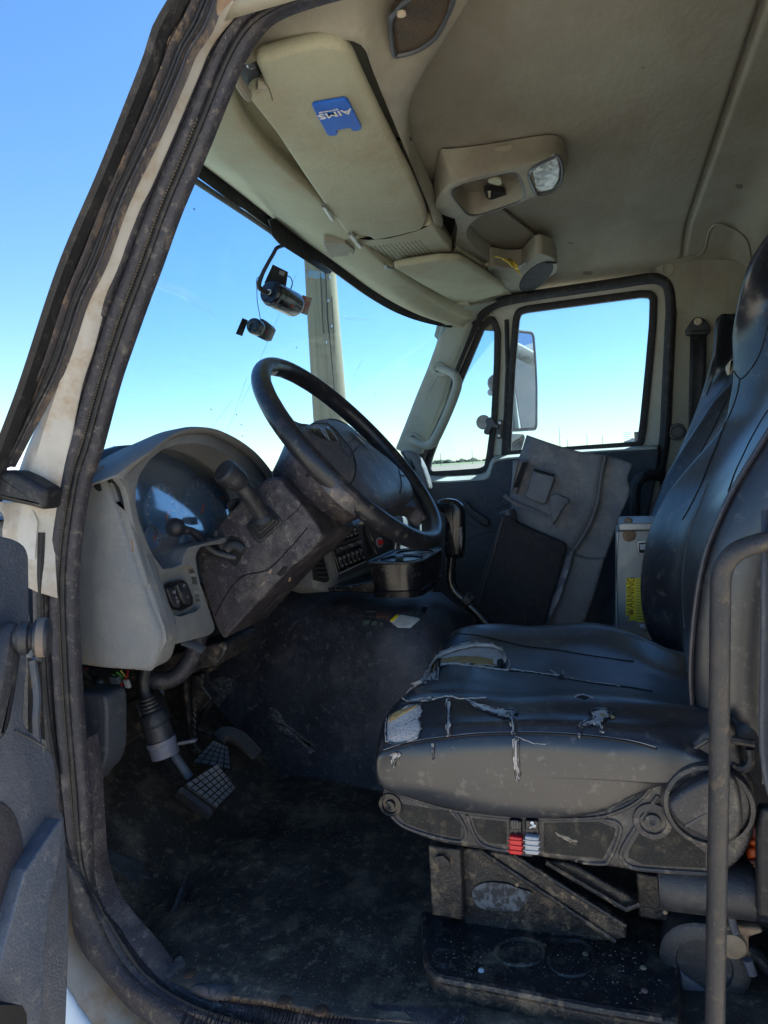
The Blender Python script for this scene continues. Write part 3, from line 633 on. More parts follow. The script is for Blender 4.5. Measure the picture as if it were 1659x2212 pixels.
mesh('speaker_grille', *g_pillow(rnd_poly(LZ('z2',1.298,(28,95),(60,40),(110,-10),(200,-60),(300,-20),(270,80),(225,160),(150,215),(70,238),(42,230)),.01), (0,0,.02), .006, dome=.006), mat('brown speaker mesh', (.06,.045,.03), .8, (.16,.10,.05), sc=9, bump=1.5, bsc=700), oc, sharp=80)
mesh('grille_rim', *g_tube(cr(LZ('z2',1.297,(28,95),(60,40),(110,-10),(200,-60),(300,-20),(270,80),(225,160),(150,215),(70,238),(42,230)),4,True), .0035, 6, closed=True), m_btxt, oc)
mesh('grille_screw', *g_lathe(pZ(q('z2',(75,55))[0],1.292),(0,0,-1),[(.006,0),(.006,.003),(.003,.004)],12), m_tan, oc)
mesh('frame_clip', *g_tube(LZ('a2',1.315,(120,318),(180,330),(225,275),(250,330)), .003, 6), m_crease, oc)
# dome lamp pod with an open bin
def rs_closed(P, n): 
    P = [V(p) for p in P]+[V(P[0])]; return resamp(P, n+1)[:-1]
R0 = rs_closed(chaikin(LZ('a2',1.365,(480,400),(560,410),(900,370),(1340,290),(1480,290),(1545,360),(1568,480),(1545,600),(1300,740),(950,830),(600,900),(430,820)),2), 96)
R1 = rs_closed(chaikin(LZ('a2',1.30,(420,900),(560,690),(860,612),(1240,530),(1420,462),(1500,462),(1532,560),(1500,690),(1300,805),(1000,905),(760,970),(630,1000)),2), 96)
BO = rs_closed(chaikin(LZ('a2',1.299,(560,750),(660,700),(860,650),(1080,598),(1140,602),(1180,690),(1205,800),(1180,838),(1000,900),(830,958),(740,962),(690,920)),2), 96)
def align(A, B):
    best = min(range(len(B)), key=lambda s: (B[s]-A[0]).length); B = B[best:]+B[:best]
    if (B[8]-A[8]).length > (B[-8]-A[8]).length: B = [B[0]]+B[1:][::-1]
    return B
R1 = align(R0, R1); BO = align(R1, BO)
BI = [p+V((0,0,.055)) for p in BO]; cb = cen(BI); BI2 = [p.lerp(cb,.18) for p in BI]
mid = [a.lerp(b,.55)+V((0,0,-.006)) for a,b in zip(R0,R1)]
mesh('lamp_pod', *g_loft([R0,mid,[p.lerp(m,.12)+V((0,0,.001)) for p,m in zip(R1,mid)],R1,[a.lerp(b,.85)+V((0,0,-.002)) for a,b in zip(R1,BO)],BO], cap=False), m_ohc, oc, sharp=80)
mesh('storage_bin', *g_loft([BO,[p+V((0,0,.004)) for p in BO],BI,BI2,[p.lerp(cb,.999) for p in BI]], cap=False), m_ohc, oc, sharp=70)
mesh('bin_rim', *g_tube([p+V((0,0,.0005)) for p in BO[::2]], .0022, 6, closed=True), m_btxt, oc)
mesh('bin_divider', *g_prism(LZ('a2',1.33,(860,830),(1120,850),(1020,900),(780,950),(800,915)), (0,0,.02)), m_ohc, oc, bevel=.002)
mesh('bin_cutout', *g_prism(rnd_poly(LZ('a2',1.325,(862,762),(880,755),(1030,765),(1055,800),(1058,825),(1045,833),(900,825),(880,805)),.004), (0,0,.012)), m_crease, oc)
mesh('cutout_clip', *g_prism(LZ('a2',1.322,(895,765),(920,762),(915,812),(900,812)), (0,0,.003)), m_tan, oc)
mesh('bin_light_tab', *g_prism(rnd_poly(LZ('a2',1.325,(890,675),(950,655),(1000,655),(1010,700),(985,710),(920,695)),.004), (0,0,.004)), mat('pale tab', (.62,.60,.40), .6, bump=0), oc)
mesh('lamp_lens', *g_pillow(rnd_poly(LZ('a2',1.292,(1262,600),(1440,490),(1475,480),(1500,560),(1490,660),(1440,740),(1320,770),(1290,740)),.012), (0,0,.012), .005, dome=.003), m_lens, oc, sharp=60)
mesh('lens_surround', *g_tube(cr(LZ('a2',1.295,(1240,595),(1440,478),(1482,465),(1512,560),(1498,675),(1442,752),(1318,785),(1275,745)),4,True), .0035, 6, closed=True), m_btxt, oc)
# perforated panel between visors
PP = LZ('d',1.275,(768,514),(800,517),(842,513),(900,497),(928,484),(940,490),(960,520),(977,541),(972,553),(950,560),(880,571),(821,578),(800,578),(786,556))
pn = mesh('perforated_panel', *g_pillow(rnd_poly(PP,.01,3), (0,0,.03), .006), m_vis, oc, sharp=60)
pnT = bvh(pn); mb = MB()
for i in range(15):
    for j in range(13):
        a = i/14; b = j/12
        x = 988+(1380-988)*a+(1165-988+8)*0*b; y = 330-(330-282)*a
        x += (100+15*a)*b; y += (118)*b
        h = onto(pnT, q('a1',(x,y))[0], .0006)
        mb.add(g_box(h, (.0016,0,0), (0,.0016,0), (0,0,.0004)))
mb.build('panel_holes', m_crease, oc, kind='stuff')
mesh('centre_bracket', *g_pillow(rnd_poly(LZ('a1',1.272,(706,300),(720,285),(870,300),(925,345),(918,382),(765,402),(735,378)),.004), (0,0,.025), .004), m_ohc, oc)
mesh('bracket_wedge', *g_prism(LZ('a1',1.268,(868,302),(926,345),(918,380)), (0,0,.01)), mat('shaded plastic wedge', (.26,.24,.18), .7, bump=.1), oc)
mesh('pocket', *g_prism(LZ('a2',1.345,(500,780),(640,960),(650,1060),(610,1290),(430,1030)), (0,0,.006)), m_crease, oc)
st1 = LZ('a2',1.30,(430,1020),(500,1120),(560,1195),(604,1262)); st2 = LZ('a2',1.285,(375,1060),(440,1150),(500,1230),(560,1300))
mesh('strut', *g_grid([[a.lerp(b,t)+V((0,0,z_)) for t,z_ in ((0,.04),(0,0),(.5,-.004),(1,0),(1,.02))] for a,b in zip(resamp(cr(st1,5),14),resamp(cr(st2,5),14))]), m_vis, oc, sharp=60)
mesh('strut', *g_prism(rnd_poly(LZ('a2',1.30,(618,985),(640,960),(760,960),(850,955),(770,1010),(722,1075),(716,1140),(760,1208),(850,1290),(930,1345),(895,1390),(830,1418),(700,1350),(602,1265),(628,1180),(640,1060)),.008,3), (0,0,.05)), m_ohc, oc, bevel=.005)
mesh('shelf_panel', *g_prism(LZ('a2',1.352,(560,860),(900,830),(1320,1150),(1320,1290),(1180,1392),(940,1392),(700,1330),(560,1100)), (0,0,.006)), m_head, oc)
mesh('strut_edge', *g_prism(LZ('a2',1.285,(600,1266),(640,1240),(850,1370),(895,1392),(830,1420),(790,1418)), (0,0,.012)), m_vis, oc, bevel=.003)
sh = LZ('a2',1.285,(878,1380),(940,1375),(1060,1395),(1180,1392),(1290,1283),(1345,1275),(1440,1312),(1475,1375),(1462,1430),(1340,1520),(1215,1605),(1120,1625),(1080,1600),(950,1510),(885,1450))
mesh('side_shelf', *g_prism(rnd_poly(sh,.012,3), (0,0,.055)), m_ohc, oc, bevel=.006)
mesh('shelf_lip', *g_tube(cr(LZ('a2',1.283,(885,1365),(900,1400),(885,1440),(930,1490),(1010,1550),(1090,1610)),5), .005, 8), m_vis, oc)
ex, ey = [pZ(p,1.282) for p in q('a2',(1172,1592),(1425,1355))]; e3, e4 = [pZ(p,1.282) for p in q('a2',(1225,1430),(1365,1525))]
c_ = (ex+ey)/2; u_ = (ey-ex)/2; w_ = (e4-e3)/2
mesh('speaker_grille', *g_pillow([c_+u_*math.cos(a)+w_*math.sin(a) for a in [2*math.pi*k/32 for k in range(32)]], (0,0,.02), .006, dome=.003), mat('dark speaker mesh', (.035,.04,.045), .8, (.05,.055,.06), sc=9, bump=1.5, bsc=700), oc, sharp=80)
mesh('grille_notch', *g_box(pZ(q('a2',(1420,1350))[0],1.281), (.008,-.012,0),(.002,.003,0),(0,0,.002)), m_crease, oc)
# wrapper lying on the shelf
wr = []
for i in range(9):
    row = []
    for j in range(7):
        a = i/8; b = j/6
        x = 935+70*b+190*a*(1-.1*b)+random.uniform(-9,9); y = 1292+10*a+(95*a+20)*b+45*a*a+random.uniform(-9,9)
        row.append(pX(q('a2',(x,y))[0], 1.17+random.uniform(-.014,.014)))
    wr.append(row)
tagm(mesh('food_wrapper', *g_grid(wr), m_yell, None, sharp=15, solid=.001), 'crumpled yellow wrapper left on the overhead shelf by the small speaker grille', 'wrapper')
tagm(mesh('paper_scrap', *g_grid([[pZ(q('a2',(1150+60*a+random.uniform(-6,6), 1380-40*a+30*b+random.uniform(-6,6)))[0], 1.279+random.uniform(-.004,.003)) for a in (0,.5,1)] for b in (0,.5,1)]), mat('grey paper', (.4,.38,.36), .8, bump=0), None, sharp=15, solid=.001), 'small grey paper scrap beside the yellow wrapper', 'paper scrap')

# ================================================================== DASH CAMERAS
def OW(f, p, off):
    h = onto(wsT, q(f, p)[0], 0); return h+(EYE-h).normalized()*off*1.2
dcam = thing('dash_camera', 'black cylindrical dash camera hanging behind the windscreen on a flat bracket', 'dash camera', OW('a1',(415,685),.05))
ca, cb_ = OW('a1',(345,640),.06), OW('a1',(505,722),.045)
ax = (cb_-ca).normalized(); ln = (cb_-ca).length; rr = .0345
mesh('camera_body', *g_lathe(ca-ax*.004, ax, [(.001,0),(rr*.82,0),(rr*.9,.003),(rr*.9,.012),(rr,.014),(rr,.03),(rr*.96,.031),(rr*.96,.034),(rr,.035),(rr,ln+.004),(rr*.9,ln+.014),(rr*.6,ln+.02),(.001,ln+.021)], 40), m_blkg, dcam, sharp=40)
mesh('bracket', *g_prism([OW('a1',p,.012) for p in ((365,445),(465,495),(450,605),(305,575))], ax*.004), m_rubd, dcam)
mesh('bracket_sticker', *g_prism([OW('a1',p,.015) for p in ((415,485),(452,500),(440,528),(408,512))], ax*-.001), m_gtxt, dcam)
mesh('end_badge', *g_lathe(ca-ax*.0045, -ax, [(.0075,0),(.0075,.001),(.005,.0015),(.001,.0015)], 20), m_wtxt, dcam)
mesh('badge_ring', *g_lathe(ca-ax*.0056, -ax, [(.0052,0),(.0052,.0008),(.001,.001)], 16), m_btxt, dcam)
vv = V((0,0,1)); vv = (vv-ax*vv.dot(ax)).normalized(); tt = (EYE-ca).normalized(); tt = (tt-ax*tt.dot(ax)).normalized()
for s_, m__ in ((.045,m_btxt),(.068,m_redm)):
    mesh('status_window', *g_box(ca+ax*s_+(tt*.9-vv*.1).normalized()*(rr-.001), ax*.006, vv*.005, tt*.002), m__, dcam)
mesh('mount_arm', *g_tube(cr([OW('a1',p,o) for p,o in (((425,195),.01),((405,262),.02),((385,340),.03),((330,440),.035),((290,520),.04),((270,600),.05),((330,645),.066))],6), [.006,.0055,.005,.005,.0055,.007,.006], 10), m_rubd, dcam)
mesh('mount_clip', *g_box(OW('a1',(410,215),.010), (.016,-.002,.004), (.002,.004,.0), (-.003,0,.014)), m_blk, dcam)
cab1 = mesh('cable_loop', *g_tube(cr([OW('a1',p,o) for p,o in (((462,520),.018),((490,540),.02),((500,580),.025),((485,628),.03))],5), .0015, 6), m_rubd, dcam)
mesh('thin_cable', *g_tube(cr([OW('a1',p,o) for p,o in (((290,525),.04),((255,545),.04),((255,620),.045),((258,700),.045),((270,770),.04),((280,825),.04))],5), .0011, 6), m_rubd, dcam)
dc2 = thing('camera_module', 'small round black camera module hanging below the cylindrical dash camera', 'camera', OW('a1',(250,885),.03))
a0, a1_ = OW('a1',(228,868),.055), OW('a1',(300,905),.03); ax2 = (a1_-a0).normalized()
mesh('module_body', *g_lathe(a0, ax2, [(.001,-.002),(.012,-.002),(.013,.0),(.017,0),(.018,.004),(.0215,.005),(.0225,.009),(.0225,.03),(.020,.032),(.001,.033)], 32), m_blkg, dc2)
mesh('module_housing', *g_prism(rnd_poly([OW('a1',p,.03) for p in ((262,835),(290,818),(345,862),(362,885),(330,962),(295,965),(240,935))],.004), (ax2*.028)), m_blk, dc2, bevel=.002)
for k_ in range(3):
    a = 2*math.pi*k_/3+.5; up_ = V((0,0,1)); up_ = (up_-ax2*up_.dot(ax2)).normalized(); si = ax2.cross(up_)
    mesh('dial_rib', *g_tube([a0-ax2*.002+(up_*math.cos(a+t)+si*math.sin(a+t))*.011 for t in (-.5,-.25,0,.25,.5)], .0012, 5), m_btxt, dc2)
mesh('side_bracket', *g_prism([OW('a1',p,.045) for p in ((155,815),(190,830),(150,940),(108,925))], ax2*.004), m_rubd, dc2)
mesh('orange_marks', *g_box(OW('a1',(325,910),.034+.004), (.003,0,.006),(0,.002,0),(.0005,0,0)), m_redm, dc2)
stc = thing('inspection_sticker', 'small pale peeling sticker with red print on the windscreen beside the dash camera', 'sticker', OW('a1',(595,730),.004))
SP = [OW('a1',p,.004) for p in ((568,655),(638,678),(602,797),(548,778))]
mesh('sticker_sheet', *g_prism(rnd_poly(SP,.003,2), (0,.0006,0)), mat('pale sticker', (.42,.36,.33), .7, (.35,.3,.3), sc=50, bump=0), stc)
uu = (SP[1]-SP[0]); vv_ = (SP[0]-SP[3])
for k_, (a0_, a1__) in enumerate(((.15,.4),(.1,.8),(.2,.85),(.1,.7),(.15,.55))):
    b__ = SP[3]+vv_*(.84-.16*k_)-V((0,.001,0))
    mesh('printed_line', *g_tube([b__+uu*a0_, b__+uu*a1__], .0011 if k_ else .003, 4), m_redm, stc)
# ================================================================== DASHBOARD
dash = thing('dashboard', 'dusty grey dashboard with round gauge hood, switch pod and rocker switch panel', 'dashboard', V((.85,.85,.55)))
SX = .055
SP1 = LX('z3',SX,(392,338),(440,372),(468,450),(520,600),(585,780),(645,960),(690,1070),(690,1130),(668,1210),(645,1240),(560,1240),(440,1232),(300,1212),(280,900),(300,560),(345,400))
mesh('end_panel', *g_pillow(rnd_poly(SP1,.012,3), (.05,0,0), .010, dome=.003), m_dash, dash, sharp=70)
L1 = LX('z3',SX+.006,(420,352),(445,385),(472,460),(525,610),(588,785),(650,965),(695,1080),(680,1190),(655,1238))
L2 = LX('z3',.068,(480,378),(500,440),(530,520),(580,650),(630,800),(680,940),(722,1090),(700,1120),(672,1200))
L3 = LX('z3',.078,(500,392),(525,450),(560,540),(605,660),(655,800),(705,950),(742,1092),(720,1125),(690,1190))
A1_, A2_, A3_ = [resamp(cr(l,6),60) for l in (L1,L2,L3)]
fs_ = mesh('side_strip', *g_grid([[a+V((.002,.03,0)),a,a.lerp(b,.5)+V((0,-.004,0)),b,c,c+V((0,.04,0))] for a,b,c in zip(A1_,A2_,A3_)]), m_dashb, dash, sharp=60)
fsT = bvh(fs_)
def PYo(f, Y, pts): return [pY(p, Y) for p in q(f, *pts)]
mesh('slot_rib', *g_pillow(rnd_poly([pX(p,.060) for p in q('z3',(494,512),(520,506),(542,530),(560,600),(600,740),(638,860),(628,874),(606,872),(560,700),(510,560))],.003,2), (.012,0,0), .0025), m_dash, dash)
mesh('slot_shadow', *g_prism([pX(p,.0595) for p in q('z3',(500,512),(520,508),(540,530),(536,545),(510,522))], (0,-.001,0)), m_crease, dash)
mesh('panel_notch', *g_pillow(rnd_poly(LX('z3',SX-.001,(398,405),(418,402),(432,430),(440,462),(425,468),(405,450)),.003,2), (.004,0,0), .0012), m_crease, dash)
for a in range(4):
    mesh('vent_slit', *g_box(onto(fsT, q('z3',(468+a*9,412+a*1.5))[0], .001), (.0014,0,0),(0,.001,0),(0,0,.005)), m_crease, dash)
for pts in ([(462,392),(500,402)], [(485,480),(525,492)]):
    mesh('strip_crease', *g_tube([onto(fsT, p, .0005) for p in q('z3',*pts)], .0008, 5), m_crease, dash)
mesh('rust_mark', *g_box(onto(fsT, q('z3',(578,695))[0], .0008), (.003,0,.001),(0,.001,0),(0,0,.009)), mat('orange mark', (.22,.12,.07), .8, bump=0), dash)
# gauge hood and bezel
BY = .66
outer = PYo('z3', BY, [(497,398),(540,352),(600,300),(690,232),(750,206),(800,196),(860,197),(910,206),(1000,250),(1080,312),(1145,395),(1175,470),(1170,560),(1060,640),(960,690),(862,702),(842,745),(858,840),(895,950),(925,1040),(928,1062),(905,1085),(745,1127),(735,1112),(741,1075),(700,940),(650,810),(605,690),(572,590),(555,490),(540,440)])
hole = PYo('z3', BY, [(704,800),(660,740),(625,665),(600,590),(586,520),(586,450),(604,390),(645,328),(700,284),(770,260),(840,254),(910,268),(980,302),(1045,360),(1095,425),(1120,500),(1100,590),(1000,655),(880,690),(815,705),(795,740),(785,780),(740,796)])
pod = PYo('z3', BY, [(700,832),(716,812),(760,796),(815,782),(832,790),(848,830),(862,905),(868,960),(845,985),(780,1004),(752,1000),(730,950),(708,880)])
outer = rnd_poly(outer,.01,2); 
mesh('gauge_bezel', *g_holed(outer, [hole, pod]), m_dashb, dash, solid=.010, soff=-1, bevel=.004, bseg=3)
OH = resamp([V(p) for p in outer[:42]], 50) if False else None
arch = cr(PYo('z3', BY, [(497,398),(540,350),(600,298),(690,230),(750,204),(800,194),(860,195),(910,204),(1000,248),(1080,310),(1148,395),(1178,470)]),5)
cb0 = V((.32,BY,.60))
mesh('gauge_hood', *g_grid([[p+(p-cb0)*-.045+V((0,-.004,0)), p+(p-cb0)*-.02+V((0,-.016*f_,0)), p+V((0,-.018*f_,0)), p+(p-cb0)*.014*f_+V((0,-.008*f_,0)), p+(p-cb0)*.02*f_+V((0,.02,-.004)), p+(p-cb0)*-.01*f_+V((0,.10,-.02)), p+(p-cb0)*-.10*f_+V((0,.28,-.06))] for p, f_ in zip(arch, [min(1,i/10,(len(arch)-1-i)/6) for i in range(len(arch))])]), m_dash, dash, sharp=80, solid=.003)
ri = hole+[hole[0]]
mesh('bezel_reveal', *g_grid([[p, p+V((0,.03,0))+(p-cb0)*-.015, p+V((0,.06,0))+(p-cb0)*-.03] for p in resamp([V(x) for x in ri],80)]), m_dashb, dash, sharp=60)
hs = [p+V((0,.05,0))+(p-cb0)*.03 for p in hole]
m_gface = mat('gauge face', (.12,.20,.30), .4, (.08,.13,.2), sc=8, bump=0, spec=.6)
hs = [p+V((0,.06,0)) for p in hs]
mesh('gauge_face', *g_prism(hs, (0,.01,0)), m_gface, dash)
ln_ = V((.09,-.95,.28)).normalized(); lc_ = V((.28,BY+.040,.62))
mesh('gauge_lens', *g_prism([(lambda s: V((s.x, lc_.y+((s.x-lc_.x)*ln_.x+(s.z-lc_.z)*ln_.z)/-ln_.y, s.z)))(p+(p-cb0)*.02) for p in hole], (0,-.001,0)), m_pgl, dash)
GYc = BY+.106
def gy(f, *pts): return [pY(p, GYc) for p in q(f, *pts)]
for (cx_, cy_, r_) in ((690,545,95),(860,540,95),(650,668,48),(945,500,55),(800,690,40)):
    c_ = gy('z3',(cx_,cy_))[0]; e_ = (gy('z3',(cx_+r_,cy_))[0]-c_).length*.72
    nm = 'gauge_dial'
    gd = mesh(nm, *g_lathe(c_, (0,-1,0), [(e_,0),(e_,.004),(e_*.94,.0045),(e_*.92,.001),(.001,.001)], 40), mat('dial print', (.10,.30,.55), .5, bump=0), dash)
    mesh('dial_ring', *g_tube([c_+V((math.sin(t),0,math.cos(t)))*e_*.93+V((0,-.005,0)) for t in [2*math.pi*k/32 for k in range(32)]], .0012, 5, closed=True), m_gtxt, dash)
    mb = MB()
    for k in range(11):
        a = rad(-120+24*k); d_ = V((math.sin(a),0,math.cos(a)))
        mb.add(g_box(c_+d_*e_*.82+V((0,-.002,0)), d_*e_*.08, d_.cross(V((0,1,0)))*.0012, (0,.0003,0)))
    mb.build('dial_tick', m_wtxt, dash)
for a, b in (((702,588),(712,545)),((856,560),(864,523)),((938,490),(948,500)),((648,672),(655,655))):
    P_ = gy('z3',a,b); mesh('gauge_needle', *g_tube([P_[0]+V((0,-.008,0)),P_[1]+V((0,-.008,0))], .0026, 6), mat('needle red', (.95,.22,.12), .5, bump=0), dash)
# switch pod under the gauges
mesh('pod_reveal', *g_grid([[p, p+V((0,.014,0))] for p in resamp([V(x) for x in pod+[pod[0]]],50)]), m_dashb, dash, sharp=60)
mesh('pod_floor', *g_prism([p+V((0,.014,0)) for p in pod], (0,.004,0)), m_dashb, dash)
mesh('switch_plate', *g_pillow(rnd_poly(PYo('z3', BY+.004, [(712,882),(735,858),(797,844),(815,862),(840,930),(836,958),(785,982),(758,974),(730,940)]),.006,3), (0,.01,0), .003), m_blkg, dash)
for pts in ([(722,885),(752,876),(760,890),(786,958),(775,968),(756,962),(738,930)], [(764,866),(794,858),(804,870),(828,936),(822,950),(802,952),(786,925)]):
    mesh('rocker_switch', *g_pillow(rnd_poly(PYo('z3', BY-.002, pts),.004,3), (0,.008,0), .003), m_blk, dash)
for c_, s_ in (((752,900),'=D'),((762,922),'x'),((768,942),'D'),((796,872),'P'),((812,920),'=')):
    text('switch_symbol', s_, .0075, pY(q('z3',c_)[0], BY-.0025), (1,0,-.15), (.1,0,1), m_gtxt, dash)
# dash body behind: driver side, middle and passenger side
def sect(x, pts): return [V((x,y,z)) for y, z in pts]
mesh('dash_top', *g_loft([sect(x, p) for x, p in ((.06,[(.86,.60),(.85,.655),(.89,.675),(1.14,.66),(1.14,.50),(.80,.50)]),(.55,[(.86,.60),(.85,.665),(.89,.69),(1.14,.68),(1.14,.50),(.80,.50)]),(.75,[(.76,.60),(.755,.69),(.84,.725),(1.14,.69),(1.14,.50),(.80,.50)]),(1.10,[(.70,.60),(.72,.70),(.82,.725),(1.14,.69),(1.14,.50),(.80,.50)]),(1.45,[(.66,.60),(.69,.70),(.78,.715),(1.05,.69),(1.05,.50),(.80,.50)]),(1.70,[(.66,.58),(.68,.66),(.74,.68),(.85,.66),(.85,.50),(.80,.50)]))]), m_dash, dash, bevel=.012, bseg=3)
mesh('passenger_dash', *g_loft([[V((x,y,z)) for y, z in ((.66+o,.60),(.60+o,.56),(.60+o,.36),(.70,.30),(1.15,.30),(1.15,.60))] for x, o in ((1.02,.05),(1.15,.02),(1.5,.02),(1.70,.06))]), m_dash, dash, bevel=.02, bseg=3)
mesh('dash_end_cap', *g_pillow(rnd_poly(LX('a5',1.60,(1095,768),(1140,760),(1185,772),(1225,800),(1262,870),(1290,950),(1310,1030),(1270,1060),(1180,900)),.01,3), (.06,.0,0), .012), m_dash, dash, sharp=70)
mesh('cap_speaker_slot', *g_prism(LX('a5',1.595,(1170,820),(1182,835),(1205,880),(1212,902),(1195,890)), (.004,0,0)), m_crease, dash)
# centre panel turned to the driver
cP = pX(q('n4',(450,330))[0], .80); nP = V((-.42,-.90,.12)).normalized()
def PP_(pts, off=0): return [pl(p, cP+nP*off, nP) for p in q('n4', *pts)]
mesh('centre_bezel', *g_pillow(rnd_poly(PP_([(-60,330),(-10,250),(300,60),(560,-60),(690,20),(735,190),(790,345),(760,380),(640,440),(520,560),(330,640),(160,735),(60,748),(-60,700)]),.012,3), nP*-.10, .012), m_dashb, dash, sharp=60)
mesh('switch_panel', *g_pillow(rnd_poly(PP_([(112,300),(240,180),(430,40),(620,-10),(700,80),(775,345),(480,490),(196,625)],.004),.006,3), nP*-.01, .003), m_btxt, dash)
def rock(x, y, w, h, name='rocker_switch'):
    dx, dy = .94, -.34; ux, uy = .30, .95
    def c(a,b): return (x+dx*a*w+ux*b*h, y+dy*a*w+uy*b*h)
    mesh(name, *g_pillow(rnd_poly(PP_([c(-.5,-.5),c(.5,-.5),c(.5,.5),c(-.5,.5)],.012),.0012,2), nP*-.008, .002), m_blk, dash)
    mesh('switch_mark', *g_prism(PP_([c(-.22,-.36),c(.22,-.36),c(.22,-.20),c(-.22,-.20)],.0125), nP*-.0005), m_gtxt, dash)
    mesh('switch_mark', *g_prism(PP_([c(-.25,.30),c(.25,.30),c(.25,.42),c(-.25,.42)],.0125), nP*-.0005), m_gtxt, dash)
mesh('switch_frame', *g_pillow(rnd_poly(PP_([(130,300),(400,196),(482,425),(215,562)],.008),.003,2), nP*-.006, .002), m_blkg, dash)
mesh('switch_frame', *g_pillow(rnd_poly(PP_([(150,240),(250,110),(370,50),(408,165),(190,250)],.008),.003,2), nP*-.006, .002), m_blkg, dash)
for k in range(6): rock(222+k*44, 432-k*17, 32, 120)
for k in range(4): rock(232+k*46, 170-k*18, 34, 70)
for k in range(6):
    x, y = 185+k*45, 308-k*15
    mesh('switch_guard', *g_prism(PP_([(x-22,y-12),(x+22,y-22),(x+38,y+10),(x+6,y+22)],.016), nP*-.004), m_metal if k % 2 else m_btxt, dash, bevel=.001)
mesh('frame_highlight', *g_tube(PP_([(203,553),(478,428)],.010), .0015, 6), m_greyp, dash)
mesh('panel_edge', *g_tube(PP_([(196,612),(480,478),(770,330),(748,240),(705,100)],.006), .0022, 6), m_btxt, dash)
mesh('card_slot', *g_pillow(rnd_poly(PP_([(452,40),(470,60),(480,150),(520,250),(548,330),(545,362),(520,372),(490,340),(468,250),(448,150),(440,80)],.0045),.003,2), nP*-.004, .001), m_crease, dash)
mesh('slot_tab', *g_prism(PP_([(408,30),(440,15),(465,28),(445,48),(412,42)],.016), nP*-.006), m_tan, dash, bevel=.001)
for pts in ([(520,140),(532,135),(552,190),(555,215),(545,215)], [(565,282),(575,278),(595,345),(592,356),(582,345)]):
    mesh('key_slot', *g_prism(PP_(pts,.0045), nP*-.003), m_tan, dash); mesh('slot_gap', *g_prism([p+nP*.0006 for p in PP_([(a+1,b+1) for a,b in pts[:-1]],.0045)], nP*-.001), m_crease, dash)
kc = PP_([(615,232)],.006)[0]
mesh('valve_knob', *g_lathe(kc, nP, [(.008,0),(.008,.003),(.006,.005),(.0055,.010),(.004,.012),(.001,.012)], 8), m_red, dash, sharp=20)
mesh('knob_ring', *g_lathe(kc, nP, [(.0125,0),(.0125,.002),(.010,.003),(.009,.001)], 24), m_greyp, dash)
text('panel_lettering', 'PULL', .010, PP_([(625,175)],.0055)[0], PP_([(660,165)])[0]-PP_([(590,190)])[0], PP_([(600,120)])[0]-PP_([(612,190)])[0], m_redm, dash) if False else None
for k in range(5):
    mesh('vent_louvre', *g_prism(PP_([(-30+k*0+ (k*14)-40,400+k*45),(40+k*12,390+k*48),(48+k*12,405+k*48),(-30+(k*14)-36,418+k*45)],.010), nP*-.008), m_blk, dash)
mesh('vent_frame', *g_pillow(rnd_poly(PP_([(-80,385),(35,372),(102,610),(92,640),(60,650),(-60,620)],.006),.003,2), nP*-.006, .002), m_crease, dash)

# brackets and loom under the dash
mesh('lower_support', *g_prism(LX('a7',.34,(560,300),(900,200),(1130,150),(1155,180),(1130,250),(1080,320),(920,345),(900,380),(700,380)), (.12,0,0)), m_frame, dash, bevel=.004)

# cup holder
cup = thing('cup_holder', 'black moulded double cup holder jutting out above the engine cover', 'cup holder', pZ(q('n4',(800,700))[0],.44))
zt = .512
hc = pZ(q('n4',(900,374))[0], zt)
def rrect(cx_, cy_, a_, b_, r_, z_): return rnd_poly([V((cx_-a_,cy_-b_,z_)),V((cx_+a_,cy_-b_,z_)),V((cx_+a_,cy_+b_,z_)),V((cx_-a_,cy_+b_,z_))], r_, 5)
def circ(cx_, cy_, r_, z_, n_=28): return [V((cx_+r_*math.cos(2*math.pi*k/n_), cy_+r_*math.sin(2*math.pi*k/n_), z_)) for k in range(n_)]
topr = rrect(hc.x, hc.y, .118, .062, .045, zt)
w1_, w2_ = circ(hc.x-.055, hc.y-.004, .047, zt), circ(hc.x+.055, hc.y-.004, .043, zt)
mesh('holder_top', *g_holed(topr, [w1_, w2_]), m_blkg, cup, solid=.004, soff=0)
mesh('holder_wall', *g_loft([topr, rrect(hc.x,hc.y,.117,.061,.045,zt-.02), rrect(hc.x,hc.y,.112,.056,.042,zt-.058), rrect(hc.x,hc.y,.116,.060,.044,zt-.060), rrect(hc.x,hc.y,.113,.057,.042,zt-.074)]), m_blkg, cup, sharp=50)
for cc in (w1_, w2_): mesh('cup_well', *g_loft([[p+V((0,0,.003)) for p in cc], [p+V((0,0,-.05)) for p in cc], [p.lerp(cen(cc),.98)+V((0,0,-.051)) for p in cc]], cap=False), m_blkg, cup, sharp=50)
mesh('holder_arm', *g_loft([[V((x,y,z)) for x, z in ((hc.x-.10,zt-.004+dz),(hc.x+.10,zt-.004+dz),(hc.x+.095,zt-.07+dz2),(hc.x-.095,zt-.07+dz2))] for y, dz, dz2 in ((hc.y+.03,-.030,0),(hc.y+.09,-.042,.004),(hc.y+.16,-.050,.008))]), m_blkg, cup, bevel=.004)
mesh('holder_clip', *g_prism(LZ('n4',zt+.004,(775,385),(860,375),(870,405),(790,412)), (0,0,.006)), m_blk, cup, bevel=.001)
mesh('rim_highlight', *g_tube([p+V((0,0,.002)) for p in topr], .0018, 6, closed=True), m_btxt, cup)
mesh('green_scrap', *g_grid([[pX(q('n4',(980+60*a+random.uniform(-5,5),640+25*b+random.uniform(-5,5)))[0],.80+random.uniform(-.003,.003)) for a in (0,.5,1)] for b in (0,.5,1)]), mat('green wrapper', (.12,.22,.1), .5, bump=0), cup, sharp=10)

